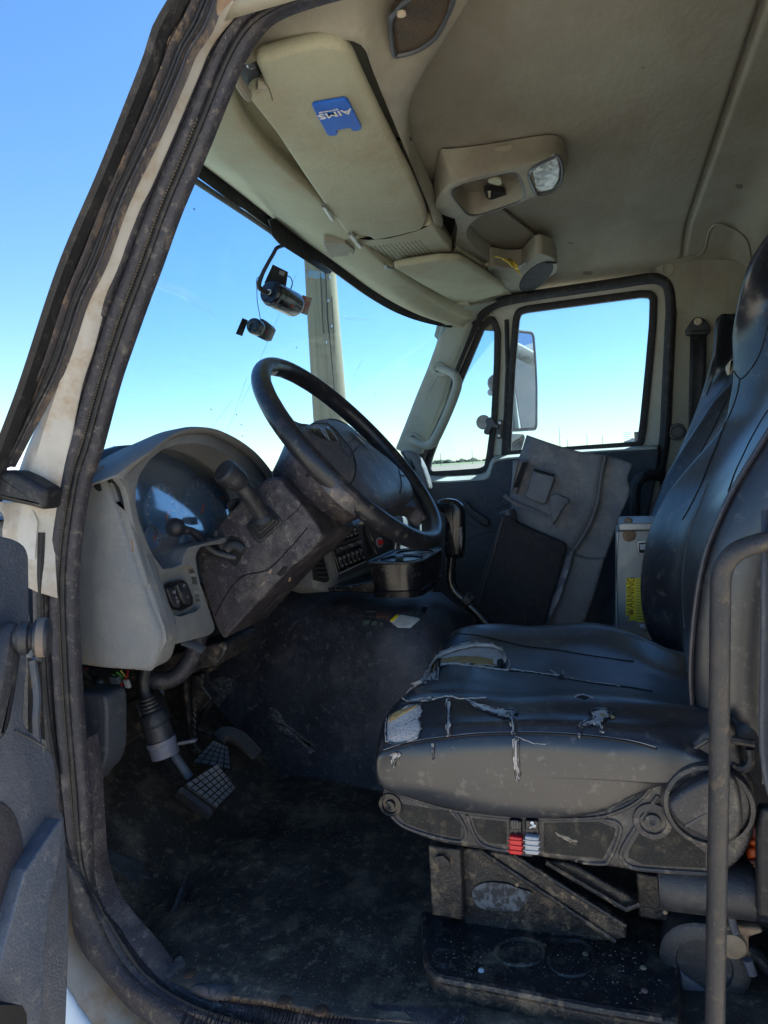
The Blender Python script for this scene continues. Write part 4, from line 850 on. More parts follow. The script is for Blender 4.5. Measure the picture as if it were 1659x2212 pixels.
# ================================================================== STEERING COLUMN AND WHEEL
WC = V((.4455,.457,.750)); al = rad(50.9); WT = V((0,math.cos(al),math.sin(al))); WN = V((0,-math.sin(al),math.cos(al))); WX = V((1,0,0))
colm = thing('steering_column', 'dusty black steering column shroud with stalks, scuffed along its lower edge', 'steering column', V((.41,.72,.45)))
CXN = .315
CP = LX('z3',CXN,(1092,452),(1150,408),(1196,402),(1290,500),(1372,612),(1395,660),(1330,740),(1250,800),(1100,960),(965,1108),(930,1050),(897,950),(862,840),(842,742),(864,700),(1000,545),(1045,492))
cs = mesh('column_shroud', *g_pillow(rnd_poly(CP,.010,3), (.165,0,0), .006, r2=.006), m_col, colm, sharp=50)
csT = bvh(cs)
mesh('hub_collar', *g_lathe(WC, -WN, [(.085,.02),(.105,.035),(.108,.05),(.10,.075),(.088,.11),(.082,.13),(.075,.135),(.06,.137),(.05,.20)], 40), m_col, colm, sharp=40)
mesh('collar_hole', *g_lathe(WC-WN*.06+V((-.103,-.0,.0))+WT*-.0, (-1,0,0), [(.004,0),(.004,.003),(.001,.003)], 10), m_crease, colm)
mesh('column_tube', *g_tube([WC-WN*.10, WC-WN*.62], .030, 16), m_frame, colm)
for c_ in (((1165,810)),((1135,860)),((1250,845)),((1262,690))):
    sheet('bare_patch', csT, [(a+random.uniform(-1.5,1.5),b+random.uniform(-1.5,1.5)) for a,b in q('z3',(c_[0]-9,c_[1]+8),(c_[0]+4,c_[1]-9),(c_[0]+12,c_[1]-5),(c_[0]+2,c_[1]+8))], mat('bare scuff', (.42,.30,.2), .8, bump=0), colm, off=.0006, jag=.6)
sheet('oval_recess', csT, q('z3',(1195,820),(1225,785),(1245,788),(1235,815),(1210,832)), m_crease, colm, off=.0006)
mesh('shroud_crease', *g_tube([onto(csT,(p.x,p.y),.0004) for p in cr([(a,b,0) for a,b in q('z3',(930,1000),(985,900),(1050,830),(1160,800),(1260,700),(1330,620))],5)], .0012, 5), m_crease, colm)
mesh('shroud_crease', *g_tube([onto(csT,(p.x,p.y),.0004) for p in cr([(a,b,0) for a,b in q('z3',(1235,590),(1262,565),(1290,540),(1300,520))],5)], .0009, 5), m_crease, colm)
# opening with lever
SX2 = CXN-.001
mesh('lever_opening', *g_pillow(rnd_poly(LX('a4',SX2,(1028,940),(1062,940),(1112,962),(1146,1010),(1146,1030),(1112,1095),(1078,1155),(1040,1130),(1002,1085),(1002,1030)),.005,3), (.004,0,0), .001), m_crease, colm)
mesh('opening_cable', *g_tube(cr(LX('a4',SX2-.004,(1015,1030),(1050,1005),(1090,1010),(1130,1040)),5), .008, 10), m_btxt, colm)
lv = LX('a4',CXN,(712,895,.235),(760,903,.25),(800,925,.262),(842,975,.275),(885,1020,.288),(940,1055,.30),(1000,1072,.31),(1060,1085,.318),(1112,1092,.325))
mesh('tilt_lever', *g_tube(cr(lv,5), [.0062,.0068,.007,.0068,.007,.008,.007], 12, flat=(1,1)), m_blk, colm, sharp=60)
kb = pX(q('a4',(658,882))[0], .225); rb = .0165
mesh('lever_knob', *g_lathe(kb-V((0,0,0)), (lv[0]-kb), [(.001,-rb)]+[(rb*math.cos(a),rb*math.sin(a)) for a in [rad(-80+10*k) for k in range(15)]]+[(.008,rb*1.05),(.007,rb*1.3)], 24), m_blk, colm, sharp=60)
# boot and big stalk
for k, s_ in enumerate((1.0,.84,.68,.54,.42)):
    ctr_ = (1275-6*k,860+ -8*k)
    pts = [(ctr_[0]+(x-1268)*s_, ctr_[1]+(y-865)*s_) for x, y in ((1130,880),(1282,722),(1398,850),(1228,1008))]
    mesh('stalk_boot', *g_pillow(rnd_poly(LX('a4',CXN-.003-.005*k,*pts),.006*s_+.002,3), (.008,0,0), .003), m_rubd if k % 2 else m_blk, colm)
stk = LX('a4',.3,(1268,820,.300),(1225,745,.285),(1170,665,.268),(1120,600,.255),(1075,545,.245))
mesh('signal_stalk', *g_tube(cr(stk,5), [.0155,.0145,.0145,.0145,.0148], 20, flat=(1,1)), m_blk, colm, sharp=60)
s0, s1 = pX(q('a4',(1090,560))[0],.247), pX(q('a4',(992,488))[0],.222); axs = (s1-s0).normalized(); Ls = (s1-s0).length
mesh('stalk_grip', *g_lathe(s0, axs, [(.015,-.01),(.019,0),(.0205,.01),(.0195,Ls*.55),(.0215,Ls*.6),(.0215,Ls*.95),(.020,Ls),(.018,Ls+.002),(.001,Ls+.003)], 28), m_blk, colm, sharp=40)
mesh('boot_ring', *g_lathe(stk[0], (stk[1]-stk[0]), [(.016,-.004),(.021,0),(.021,.004),(.016,.010)], 22), m_blk, colm)
mesh('hazard_knob', *g_pillow(rnd_poly(LX('a4',.36,(1003,720),(1050,678),(1085,700),(1028,775)),.004,2), (.03,0,0), .004), m_col, colm)

wh = thing('steering_wheel', 'large glossy black steering wheel with dusty padded hub, turned well off centre', 'steering wheel', WC)
NR = 120; Rm = .218; tw = .0160
rimv = []; 
def rimp(th): return WC+WX*(Rm*math.cos(th))+WT*(Rm*math.sin(th))
rings = []
for i in range(NR):
    th = 2*math.pi*i/NR; c_ = rimp(th); rd = (WX*math.cos(th)+WT*math.sin(th)); ring = []
    for j in range(20):
        a = 2*math.pi*j/20; k_ = 1.0
        if -1.2 < math.sin(a)*-1 and math.cos(a) < .2 and 10 < i < 62: k_ = 1+.06*math.sin(i*2*math.pi/4.2)*(1 if math.cos(a) < -.2 else .4)   # finger grips inside the rim
        ring.append(c_+rd*(math.cos(a)*tw*k_)+WN*(math.sin(a)*tw*1.12))
    rings.append(ring)
vs, fs = g_loft(rings+[rings[0]], cap=False)
mesh('rim', vs, fs, m_rim, wh, sharp=60)
def WP(off, *pts): return [pl(p, WC+WN*off, WN) for p in q('a5', *pts)]
plate = WP(-.004,(262,480),(300,505),(350,540),(420,570),(510,580),(560,545),(640,530),(720,560),(800,620),(900,728),(1000,800),(1090,855),(1200,930),(1310,1080),(1330,1180),(1300,1235),(1262,1200),(1225,1160),(1170,1150),(1110,1160),(1040,1195),(960,1180),(800,1060),(640,900),(480,720),(340,570))
mesh('spoke_plate', *g_pillow(chaikin(plate,1), WN*-.03, .005), m_col, wh, sharp=60)
hubo = WP(.020,(455,582),(505,556),(560,525),(630,518),(700,540),(760,580),(850,665),(960,755),(1060,832),(1160,925),(1215,1000),(1225,1050),(1200,1090),(1130,1105),(1040,1150),(950,1140),(850,1085),(755,1005),(665,905),(585,800),(515,705),(468,640))
hub = mesh('hub_pad', *g_dome(cr([p-WN*.012 for p in hubo],3,True), WN, .022, .022, k=14, pw=5), mat('dusty hub vinyl', (.075,.070,.076), .38, (.045,.042,.048), sc=8, dirt=(.28,.20,.15), dsc=9, dlo=.52, dhi=.70, damt=.6, bump=.25, bsc=700, grime=.3), wh, sharp=70)
hubT = bvh(hub)
def hs_(name, pts, m_, r=.0009, off=.0004): mesh(name, *g_tube([onto(hubT,(p.x,p.y),off,WC) for p in cr([(a,b,0) for a,b in q('a5',*pts)],5)], r, 5), m_, wh)
hs_('pad_seam', [(600,575),(650,615),(720,700),(770,770),(795,840),(800,900),(785,960),(760,1000)], m_crease, .0013)
hs_('pad_seam', [(1090,880),(1105,930),(1115,1000),(1105,1060)], m_crease)
hs_('pad_seam', [(1112,935),(1150,950),(1220,985),(1235,992),(1200,960),(1150,940),(1112,935)], m_crease)
hs_('switch_outline', [(455,600),(480,582),(560,578),(620,590),(690,690),(708,745),(640,730),(560,700),(490,650),(455,600)], m_btxt, .0009)
for pts in ([(480,610),(520,592),(560,605),(590,650),(600,690),(560,680),(500,640)], [(585,600),(610,600),(660,665),(680,705),(640,700),(615,660)]):
    sheet('spoke_button', hubT, q('a5',*pts), m_blkg, wh, off=.002)
hs_('button_line', [(505,615),(520,600),(545,610),(570,650),(590,680)], m_greyp, .0007, .0026)
hs_('button_line', [(560,600),(590,650),(612,700)], m_greyp, .0006, .0026)
hs_('button_line', [(620,625),(650,665),(668,700)], m_greyp, .0006, .0026)
sheet('hub_emblem', hubT, q('a5',(780,610),(870,680),(885,715),(880,755),(800,690),(755,640)), m_blk, wh, off=.0015)
hs_('emblem_line', [(782,606),(778,630),(800,655)], m_greyp, .0008, .0022); hs_('emblem_line', [(905,720),(915,745),(918,785)], m_gtxt, .0012)
hs_('emblem_line', [(915,720),(960,745),(1000,775)], m_crease, .0008)
hs_('emblem_bar', [(812,655),(868,700)], m_gtxt, .001, .002); hs_('emblem_bar', [(800,668),(862,722)], m_gtxt, .001, .002); hs_('emblem_bar', [(835,660),(830,700)], m_gtxt, .001, .002)
mesh('rust_chip', *g_box(WC-WN*.055+V((-.055,-.06,-.03)), (.006,.003,0),(0,.003,0),(0,0,.002)), m_rust, wh)

# ================================================================== GEAR LEVER
gl = thing('gear_lever', 'black T-shaped gear lever with worn glossy grip, in front of the propped panel', 'gear lever', pX(q('a6',(520,1200))[0],.95))
GX = .90
gtop = chaikin(LX('a6',GX,(212,505),(218,480),(245,468),(290,468),(335,480),(368,510),(378,560),(376,640),(374,740),(370,815),(340,826),(290,822),(258,812),(256,740),(262,650),(262,560),(225,545)),1)
mesh('grip', *g_pillow(gtop, (.042,0,0), .014, dome=.004, rings=4), m_blkg, gl, sharp=60)
mesh('grip_seam', *g_tube([p+V((-.0165,0,0)) for p in cr(LX('a6',GX+.014,(318,500),(322,600),(322,700),(318,815)),4)], .0014, 5), m_crease, gl)
mesh('lever_shaft', *g_tube(cr(LX('a6',GX+.02,(306,810),(300,880),(302,960),(322,1010),(372,1060),(430,1115),(480,1165),(540,1230)),5), .0125, 14), m_blkg, gl)
mesh('shaft_joint', *g_lathe(pX(q('a6',(378,1048))[0],GX+.02), LX('a6',GX+.02,(430,1115))[0]-LX('a6',GX+.02,(372,1060))[0], [(.012,0),(.019,.002),(.019,.020),(.012,.024)], 16), m_frame, gl)
sheet('worn_patch', bvh(bpy.data.objects['grip']), q('a6',(352,640),(366,632),(368,700),(362,770),(354,720)), mat('worn grey', (.28,.27,.26), .7, bump=.2), gl, off=.0008, jag=.6)

# ================================================================== PEDALS AND FLOOR HARDWARE
def pedal(name, label, pts, X, thick, arm, root):
    t = thing(name, label, 'pedal', root)
    P_ = LX('a7',X,*pts); n = newell(P_)
    return t
def treadpad(t, c4, rows_, cols_, thick, m1, m2, arm):
    A, B, C, D = c4                                          # corners in order
    n = (B-A).cross(D-A).normalized()
    if n.dot(EYE-A) < 0: n = -n
    mesh('pedal_pad', *g_pillow(rnd_poly([A,B,C,D],.008,3), n*-thick, .003), m1, t)
    for i in range(rows_):
        for j in range(cols_):
            u0, u1 = (i+.12)/rows_, (i+.88)/rows_; v0, v1 = (j+.12)/cols_, (j+.88)/cols_
            f = lambda u, v: (A.lerp(B,u)).lerp(D.lerp(C,u), v)*.94+cen(c4)*.06
            mesh('tread_block', *g_prism([f(u0,v0)+n*.0035, f(u1,v0)+n*.0035, f(u1,v1)+n*.0035, f(u0,v1)+n*.0035], n*-.004), m2, t)
m_tread = mat('dusty pedal rubber', (.12,.125,.14), .75, (.08,.085,.095), sc=20, dirt=(.14,.14,.14), dsc=40, damt=.5, bump=.5)
p1 = thing('foot_pedal', 'dusty square foot pedal with block tread, the larger and nearest one', 'pedal', pX(q('a7',(1050,1250))[0],.36), group='foot pedals')
c4 = [pX(p,x) for p,x in zip(q('a7',(850,1135),(1090,985),(1225,1165),(1085,1310)), (.30,.36,.38,.31))]
treadpad(p1, c4, 6, 6, .016, m_rubd, m_tread, None)
mesh('pedal_arm', *g_tube(cr([pX(q('a7',p)[0],x) for p,x in (((900,1090),.34),((850,1020),.34),((790,930),.34),((760,860),.345),((700,650),.35),((690,450),.36))],5), .006, 10, flat=(1,1.4)), m_dgrey, p1)
mesh('pedal_backing', *g_prism([p+V((.0,.012,-.012)) for p in c4], (0,.01,-.012)), m_frame, p1)
p2 = thing('foot_pedal', 'worn block tread pedal half hidden behind the nearest pedal', 'pedal', pX(q('a7',(1100,1000))[0],.45), group='foot pedals')
c4 = [pX(p,x) for p,x in zip(q('a7',(905,985),(1060,825),(1165,870),(1190,1040)), (.43,.47,.49,.46))]
treadpad(p2, c4, 5, 5, .014, m_rubd, m_tread, None)
mesh('pedal_arm', *g_tube(cr([pX(q('a7',p)[0],x) for p,x in (((960,920),.46),((900,800),.46),((880,650),.46),((860,450),.46),((850,300),.47))],5), .016, 10, flat=(1.2,.5)), m_frame, p2)
mesh('return_spring', *g_tube([pX(q('a7',(930+8*math.sin(i*1.3), 560+i*9))[0], .44) for i in range(40)], .0022, 5), m_frame, p2)
ac = thing('accelerator_pedal', 'brown-black curved accelerator pedal with grooved face beside the engine cover', 'pedal', pX(q('a7',(1300,960))[0],.55))
Au = [pX(q('a7',p)[0],x) for p,x in (((1060,790),.53),((1110,745),.54),((1180,740),.55),((1270,775),.56),((1340,840),.57),((1398,900),.58))]
Al = [pX(q('a7',p)[0],x) for p,x in (((1110,850),.50),((1150,805),.51),((1190,815),.52),((1250,870),.53),((1290,920),.54),((1335,968),.55))]
Au_, Al_ = resamp(cr(Au,5),24), resamp(cr(Al,5),24)
mesh('pedal_plate', *g_grid([[a.lerp(b,t) for t in (0,.25,.5,.75,1)] for a,b in zip(Au_,Al_)]), mat('brown rubber', (.055,.042,.033), .7, (.035,.028,.024), sc=20, dirt=(.13,.11,.09), dsc=30, bump=.4), ac, solid=.012, sharp=60)
for t in (.12,.3,.48,.66,.84):
    mesh('pedal_groove', *g_tube([a.lerp(b,t)+V((-.001,-.001,.002)) for a,b in zip(Au_,Al_)], .0014, 5), m_tread, ac)
mesh('pedal_arm', *g_tube(cr([pX(q('a7',p)[0],x) for p,x in (((1090,800),.54),((1030,780),.54),((965,745),.54),((1000,650),.53),((1050,545),.53),((990,480),.53))],3), .006, 8), m_frame, ac)

con = thing('trailer_plug', 'large black cable plug with ribbed boot hanging under the dashboard', 'plug', pX(q('a7',(720,950))[0],.22))
ctl = [pX(q('a7',p)[0],.22) for p in ((600,530),(640,640),(670,740),(700,840),(730,930))]
axc = (ctl[-1]-ctl[0]).normalized(); c0_ = ctl[0]; Lc = (ctl[-1]-c0_).length; kq = .78
prof_ = [(.011,-.01)]
for k in range(6): prof_ += [(.013+.002*k,.004*k*1.6),(.0165+.002*k,.004*k*1.6+.003)]
prof_ += [(.026,Lc*.28),(.030,Lc*.34),(.030,Lc*.46),(.0315,Lc*.465),(.0315,Lc*.475),(.030,Lc*.48),(.0315,Lc*.50),(.0315,Lc*.51),(.030,Lc*.515),(.030,Lc*.75)]
mesh('plug_body', *g_lathe(c0_, axc, [(r*kq,h) for r,h in prof_], 28), m_blk, con, sharp=45)
mesh('plug_collar', *g_lathe(c0_, axc, [(r*kq,h) for r,h in [(.030,Lc*.74),(.033,Lc*.745),(.033,Lc*.82),(.031,Lc*.83),(.031,Lc*1.02),(.025,Lc*1.02),(.024,Lc*.9)]], 28), mat('grey-blue collar', (.13,.14,.19), .5, (.08,.085,.11), sc=20, dirt=(.3,.22,.16), dsc=40, damt=.5), con, sharp=45)
mesh('collar_tab', *g_box(c0_+axc*Lc*.79+V((.01,-.045,-.0)), (0,-.018,.004), (.004,0,0), (0,0,.003)), m_dgrey, con, bevel=.001)
mesh('plug_cable', *g_tube(cr([pX(q('a7',p)[0],.22) for p in ((596,540),(585,470),(582,400),(600,330),(620,250))],5), .0085, 10), m_blk, con)
mesh('plug_cable', *g_tube(cr([pX(q('a7',p)[0],.225) for p in ((612,540),(606,470),(603,400),(612,330))],5), .0035, 8), m_greyp, con)
# hose and small wires
hose = mesh('hose', *g_tube(cr([pX(q('a7',p)[0],x) for p,x in (((600,400),.26),((660,420),.26),((740,415),.27),((830,370),.28),((890,290),.29),((930,210),.30),((960,100),.31))],6), .016, 14), m_rub); tagm(hose, 'thick black hose curving under the dashboard above the pedals', 'hose')
mesh_l = [((880,150),(940,170),(995,205)),]
tie = mesh('flat_strap', *g_tube(LX('a7',.27,(850,150),(930,175),(995,208)), .004, 6, flat=(1.8,.6)), m_dgrey); tagm(tie, 'pale flat strap crossing the hose under the switch pod', 'strap')
wl = thing('wiring_loom', 'bundle of thin coloured wires and small connectors below the dashboard end panel', 'wires', pX(q('a7',(300,500))[0],.2))
for pts, m__, r_ in ([((90,440),(130,395),(185,330)), m_copper, .0016], [((418,465),(440,425),(460,395),(470,350)), m_copper, .0022], [((365,375),(400,400),(440,385)), m_gwire,.0016], [((390,360),(420,385),(445,420)), m_gwire,.0016], [((420,350),(440,375),(455,395)), m_ywire,.0014],
        [((320,600),(360,560),(400,500),(430,460)), m_gwire,.0011], [((330,680),(370,600),(400,540),(410,470)), mat('grey wire',(.12,.14,.12),.5,bump=0),.0011], [((345,560),(380,520),(430,500)), m_ktxt,.0022], [((100,380),(180,420),(260,400),(340,430)), m_ktxt,.006], [((150,350),(220,420),(300,460)), m_ktxt,.005], [((90,490),(120,470),(125,490)), m_copper,.001]):
    mesh('wire', *g_tube(cr([pX(q('a7',p)[0],.2+.01*i) for i,p in enumerate(pts)],5), r_, 6), m__, wl)
for p_, s_, m__ in (((385,415),(.009,.005,.006),m_dgrey),((300,480),(.006,.005,.008),m_gtxt),((465,440),(.004,.004,.007),m_gtxt),((280,445),(.004,.004,.007),m_dgrey)):
    c_ = pX(q('a7',p_)[0],.2); mesh('connector', *g_box(c_,(0,s_[0],0),(s_[1],0,0),(0,.002,s_[2])), m__, wl, bevel=.001)
mesh('module', *g_prism(LX('a7',.28,(330,640),(440,570),(520,560),(580,700),(600,780),(400,900),(340,880)), (.08,0,0)), m_frame, wl, bevel=.004)
# kick panel
kp = mesh('kick_panel', *g_pillow(rnd_poly(LX('z5',.075,(315,245),(340,225),(455,240),(462,300),(462,500),(440,570),(395,615),(385,640),(345,600),(330,420)),.012,3), (.05,.0,0), .006), mat('blue-grey kick panel', (.045,.052,.068), .6, (.032,.036,.048), sc=8, dirt=(.11,.11,.11), dsc=16, damt=.5, bump=.4, scratch=(.2,.2,.22)), None, sharp=60)
tagm(kp, 'blue-grey plastic kick panel at the front lower corner of the doorway', 'kick panel')
kT = bvh(kp)
mesh('panel_crease', *g_tube([onto(kT,p,.0005) for p in q('z5',(340,525),(455,450))], .001, 5), m_gtxt, kp) if False else None
# clips on firewall side
mesh('pedal_bracket', *g_prism(LX('a7',.50,(905,380),(990,370),(985,460),(1050,545),(1040,560),(960,640),(905,640)), (.03,0,0)), m_frame, cab, bevel=.003)
mesh('bracket_bolt', *g_lathe(pX(q('a7',(955,425))[0],.498), (-1,0,0), [(.014,0),(.014,.004),(.009,.006),(.001,.0065)], 14), m_frame, cab)
mesh('accelerator_hose', *g_tube(cr([pX(q('a7',p)[0],.52) for p in ((1155,180),(1140,250),(1100,300),(1020,340),(920,360))],5), .008, 8), m_frame, cab)
# label print on the engine cover
def tsheet(name, pts, m_, off=.0015, **k): return sheet(name, tunT, q('n4',*pts), m_, stk_, off=off, **k)
stk_ = thing('warning_leaflet', 'small white torn label with a yellow corner stuck on the engine cover', 'label', onto(tunT, q('n4',(880,1050))[0]))
m_wlab = mat('worn white label', (.62,.63,.62), .6, (.5,.52,.54), sc=80, bump=0)
sheet('label_sheet', tunT, q('n4',(795,980),(870,985),(1000,1010),(1040,1030),(935,1120),(810,1118),(722,1050)), m_wlab, stk_, off=.002)
sheet('label_corner', tunT, q('n4',(795,981),(828,990),(760,1062),(722,1050)), m_yel, stk_, off=.003)
for k in range(8):
    mesh('printed_line', *g_tube([onto(tunT,p,.0033) for p in dens(q('n4',(790+k*4-14,1068+k*6-30+4) if False else (850-k*13,1000+k*13),(1000-k*12,1028+k*11)),5)], .0005, 4), m_gtxt, stk_)
dec = thing('faded_decal', 'faded strips of green and red print worn into the engine cover around the white label', 'decal', onto(tunT, q('n4',(600,1040))[0]))
m_fad = mat('faded green print', (.10,.14,.11), .7, (.05,.06,.06), sc=200, lo=.45, hi=.55, bump=0); m_fadr = mat('faded red remnant', (.16,.07,.05), .7, (.05,.04,.045), sc=200, lo=.45, hi=.55, bump=0)
for pts, m__ in (([(455,1035),(520,1035),(505,1085),(440,1082)], m_fad), ([(545,1040),(600,1045),(590,1090),(530,1088)], m_fad), ([(620,1060),(660,1065),(650,1100),(612,1098)], m_fad), ([(600,960),(740,975),(690,1035),(570,1020)], m_fadr), ([(700,1010),(722,1015),(700,1045),(680,1040)], m_fadr), ([(930,960),(980,940),(960,985),(915,980)], m_fad), ([(1000,950),(1040,940),(1010,990),(985,985)], m_fad), ([(1060,900),(1120,905),(1090,970),(1050,940)], m_crease), ([(470,945),(560,935),(600,950),(480,960)], m_fad)):
    sheet('print_patch', tunT, q('n4',*pts), m__, dec, off=.0008, jag=.5)
# scuffs on the engine cover
m_scf = mat('pale scuff', (.22,.21,.205), .8, (.04,.04,.045), sc=90, lo=.35, hi=.6, bump=.3, stretch=(1,1,2))
for pts in ([(900,1290),(960,1262),(1010,1275),(990,1340),(940,1400),(895,1380)], [(1300,1545),(1335,1560),(1362,1590),(1335,1598)], [(1165,1395),(1200,1405),(1235,1470),(1290,1510),(1362,1565),(1340,1575),(1270,1530),(1215,1500),(1180,1450)], [(1065,1400),(1112,1385),(1100,1400),(1070,1412)]):
    sheet('scuff_mark', tunT, q('z3',*pts), m_scf, cab, off=.0012, jag=2)
# ================================================================== PASSENGER SIDE OF THE CAB
mesh('front_pillar', *g_pillow(rnd_poly(LX('a3',1.68,(336,352),(380,345),(498,338),(505,352),(470,440),(430,540),(395,620),(350,780),(300,900),(255,1000),(225,1075),(150,1075),(80,1045),(130,920),(200,740),(258,600),(305,470),(330,385)),.008,2), (.06,0,0), .012, dome=.004), m_pillar, cab, sharp=60)
mesh('pillar_cap', *g_grid(patch([[pX(p,x) for p,x in zip(q('a3',(325,345),(400,350),(510,340)),(1.66,1.67,1.70))],[pX(p,x) for p,x in zip(q('a3',(335,300),(420,290),(560,262)),(1.62,1.64,1.70))],[pX(p,x) for p,x in zip(q('a3',(360,262),(500,238),(640,215)),(1.58,1.62,1.70))]],6,6)), m_pillar, cab, solid=.01)
mesh('b_pillar_trim', *g_pillow(rnd_poly([pX(p,x) for p,x in zip(q('z2',(1245,1250),(1215,1205),(1172,1192),(1170,1155),(1200,1128),(1265,1112),(1600,1120),(1600,1300),(1560,1700),(1500,2100),(1300,2200),(1215,2150),(1225,1700)),(1.73,1.73,1.73,1.72,1.715,1.71,1.71,1.72,1.73,1.73,1.73,1.73,1.73))],.012,3), (.05,0,0), .006, rings=1), m_head, cab, sharp=70)
TO = q('z2',(1262,1114),(1350,1100),(1385,1070),(1402,1000),(1430,965),(1482,972),(1560,1022),(1585,1095),(1590,1200))
sheet('corner_trim', roofT, TO+[(TO[-1][0],TO[-1][1]+60),(TO[0][0],TO[0][1]+60)], m_head, cab, off=.004, fb=V((1.72,-.46,1.2)))
mesh('trim_edge', *g_tube([onto(roofT,(p.x,p.y),.004,V((1.7,-.45,1.2))) for p in cr([(a,b,0) for a,b in TO],5)], .003, 7), m_head, cab)
for c_, r_ in ((('z2',(1225,1162)),.022),(('n2',(525,1400)),.028)):
    P0 = pX(q(*c_)[0], 1.715 if r_ < .025 else 1.722); mesh('trim_button', *g_lathe(P0, (-1,0,0), [(r_,0),(r_*.95,.004),(r_*.7,.005),(r_*.6,.002),(.001,.002)], 24), m_ohc if r_ < .025 else m_btxt, cab)
# door opening seal of the far side
SEAL = cr(LX('a3',1.72,(215,1120),(250,1010),(300,880),(360,700),(410,590),(460,470),(520,350),(570,285),(640,236),(760,206),(1000,170),(1300,126),(1490,98),(1560,108),(1600,150),(1612,260),(1605,420),(1592,700),(1580,950),(1560,1100),(1530,1220)),6)
mesh('far_door_seal', *g_tube(SEAL, .0125, 10), m_rubd, cab)
mesh('far_door_seal_lip', *g_tube([p+V((.01,0,0)) for p in SEAL], .018, 8), m_rub, cab)
mesh('far_side_wall', *box2((1.765,-.5,-.1),(1.79,-.16,1.3)), m_wall, cab)
mesh('far_rocker', *box2((1.80,-.5,-.1),(1.82,-.08,.78)), m_wall, cab)
mesh('roof_corner', *g_prism(LX('a3',1.756,(300,420),(318,345),(330,270),(480,215),(640,180),(900,150),(900,182),(760,206),(640,236),(575,285),(520,350),(470,440),(420,560)), (.01,0,0)), m_pillar, cab)
mesh('far_front_wall', *box2((1.765,.68,-.1),(1.79,1.2,.7)), m_wall, cab)

pd = thing('passenger_door', 'far passenger door with vent window, large window and dark dusty trim panel', 'door', V((1.75,.2,.1)))
DX = 1.752
oute = LX('a3',DX,(222,1130),(262,1010),(330,800),(420,590),(500,410),(560,305),(640,250),(760,222),(1000,187),(1300,141),(1490,113),(1550,122),(1588,165),(1596,300),(1585,600),(1570,900),(1550,1080))+LX('d',DX,(1425,1050),(1415,1330),(1350,1480),(950,1490),(925,1330),(905,1100))
vent = LX('a3',DX,(650,345),(632,318),(598,320),(560,360),(530,430),(440,640),(350,860),(262,1095),(252,1160),(275,1195),(400,1190),(560,1178),(602,1155),(618,1080),(640,900),(655,600),(662,400))
main = LX('a3',DX,(740,320),(760,280),(800,262),(1100,222),(1450,175),(1500,180),(1525,210),(1522,350),(1500,600),(1470,900),(1455,1010),(1430,1035),(1150,1055),(720,1085),(695,1085),(698,1000),(720,600))
mesh('door_frame', *g_holed(rnd_poly(oute,.01,2), [rnd_poly(vent,.012,2), rnd_poly(main,.012,2)]), m_dfr, pd, solid=.035, soff=1, bevel=.006, bseg=3)
def ringp(name, P, wdt, X, m_, thick=.01):
    P = rnd_poly(P, .016, 4); n = newell(P); N = len(P); Q = []
    for i in range(N):
        t = (P[(i+1)%N]-P[i-1]).normalized(); Q.append(P[i]+n.cross(t).normalized()*wdt)
    d = V((-thick,0,0)); c2 = [p.lerp(s,.5)+d*1.2 for p, s in zip(P,Q)]
    R = [P, [p+d*.8 for p in P], c2, [p+d*.8 for p in Q], [p-d for p in Q]]
    vs, fs = g_loft(R, cap=False); return mesh(name, vs, fs, m_, pd, sharp=50)
ringp('window_gasket', LX('a3',DX-.004,(650,340),(632,312),(596,314),(555,352),(525,425),(435,640),(345,860),(258,1090),(246,1165),(272,1202),(400,1196),(562,1184),(608,1160),(624,1080),(648,900),(664,600),(670,400)), .022, DX, m_rubd)
ringp('window_gasket', LX('a3',DX-.004,(735,320),(755,272),(800,255),(1100,214),(1450,167),(1508,172),(1534,205),(1530,350),(1508,600),(1478,900),(1462,1015),(1434,1042),(1150,1062),(720,1092),(688,1092),(690,1000),(712,600)), .024, DX, m_rubd)
mesh('vent_glass', *g_prism([p+V((.016,0,0)) for p in vent], (.004,0,0)), m_dgl, pd)
mesh('window_glass', *g_prism([p+V((.016,0,0)) for p in main], (.004,0,0)), m_dgl, pd)
mesh('run_channel', *g_tube(LX('a3',DX-.006,(700,330),(706,600),(696,850),(682,1085)), .008, 8), m_rubd, pd)
# dark trim panel with its sunlit ledge
trim = LX('a3',1.690,(255,1222),(300,1228),(380,1228),(580,1214),(606,1200),(618,1150),(632,1112),(700,1100),(1000,1075),(1250,1058),(1536,1042),(1545,1060),(1530,1160))+LX('d',1.69,(1400,1120),(1395,1300),(1340,1450),(960,1460),(940,1330),(922,1130))
tr_ = mesh('trim_panel', *g_pillow(rnd_poly(trim,.012,2), (.05,0,0), .006), m_dtrim, pd, sharp=60)
trT = bvh(tr_)
l1 = LX('a3',1.692,(262,1214),(300,1222),(380,1222),(580,1208),(604,1190),(616,1140),(630,1105),(700,1093),(1000,1068),(1250,1051),(1534,1036))
l2 = LX('a3',1.75,(262,1180),(300,1186),(380,1186),(560,1176),(590,1160),(605,1110),(625,1080),(700,1075),(1000,1052),(1250,1040),(1534,1020))
mesh('window_ledge', *g_grid([[a+V((0,0,-.012)),a,a.lerp(b,.5)+V((0,0,.002)),b] for a,b in zip(resamp(l1,50),resamp(l2,50))]), m_dfr, pd, solid=.004, sharp=60)
for pts in ([(510,545),(560,528),(620,508),(660,495)], [(350,745),(400,712),(470,680),(570,655)], [(330,862),(400,866),(510,862)], [(340,908),(390,925),(435,955),(465,1000)], [(360,590),(400,605),(450,640)], [(345,600),(380,590)], [(350,1010),(420,1000)]):
    mesh('trim_crease', *g_tube([onto(trT,(p.x,p.y),.0005,V((1.69,.4,.5))) for p in cr([(a,b,0) for a,b in q('a6',*pts)],5)], .0018, 5), m_btxt, pd)
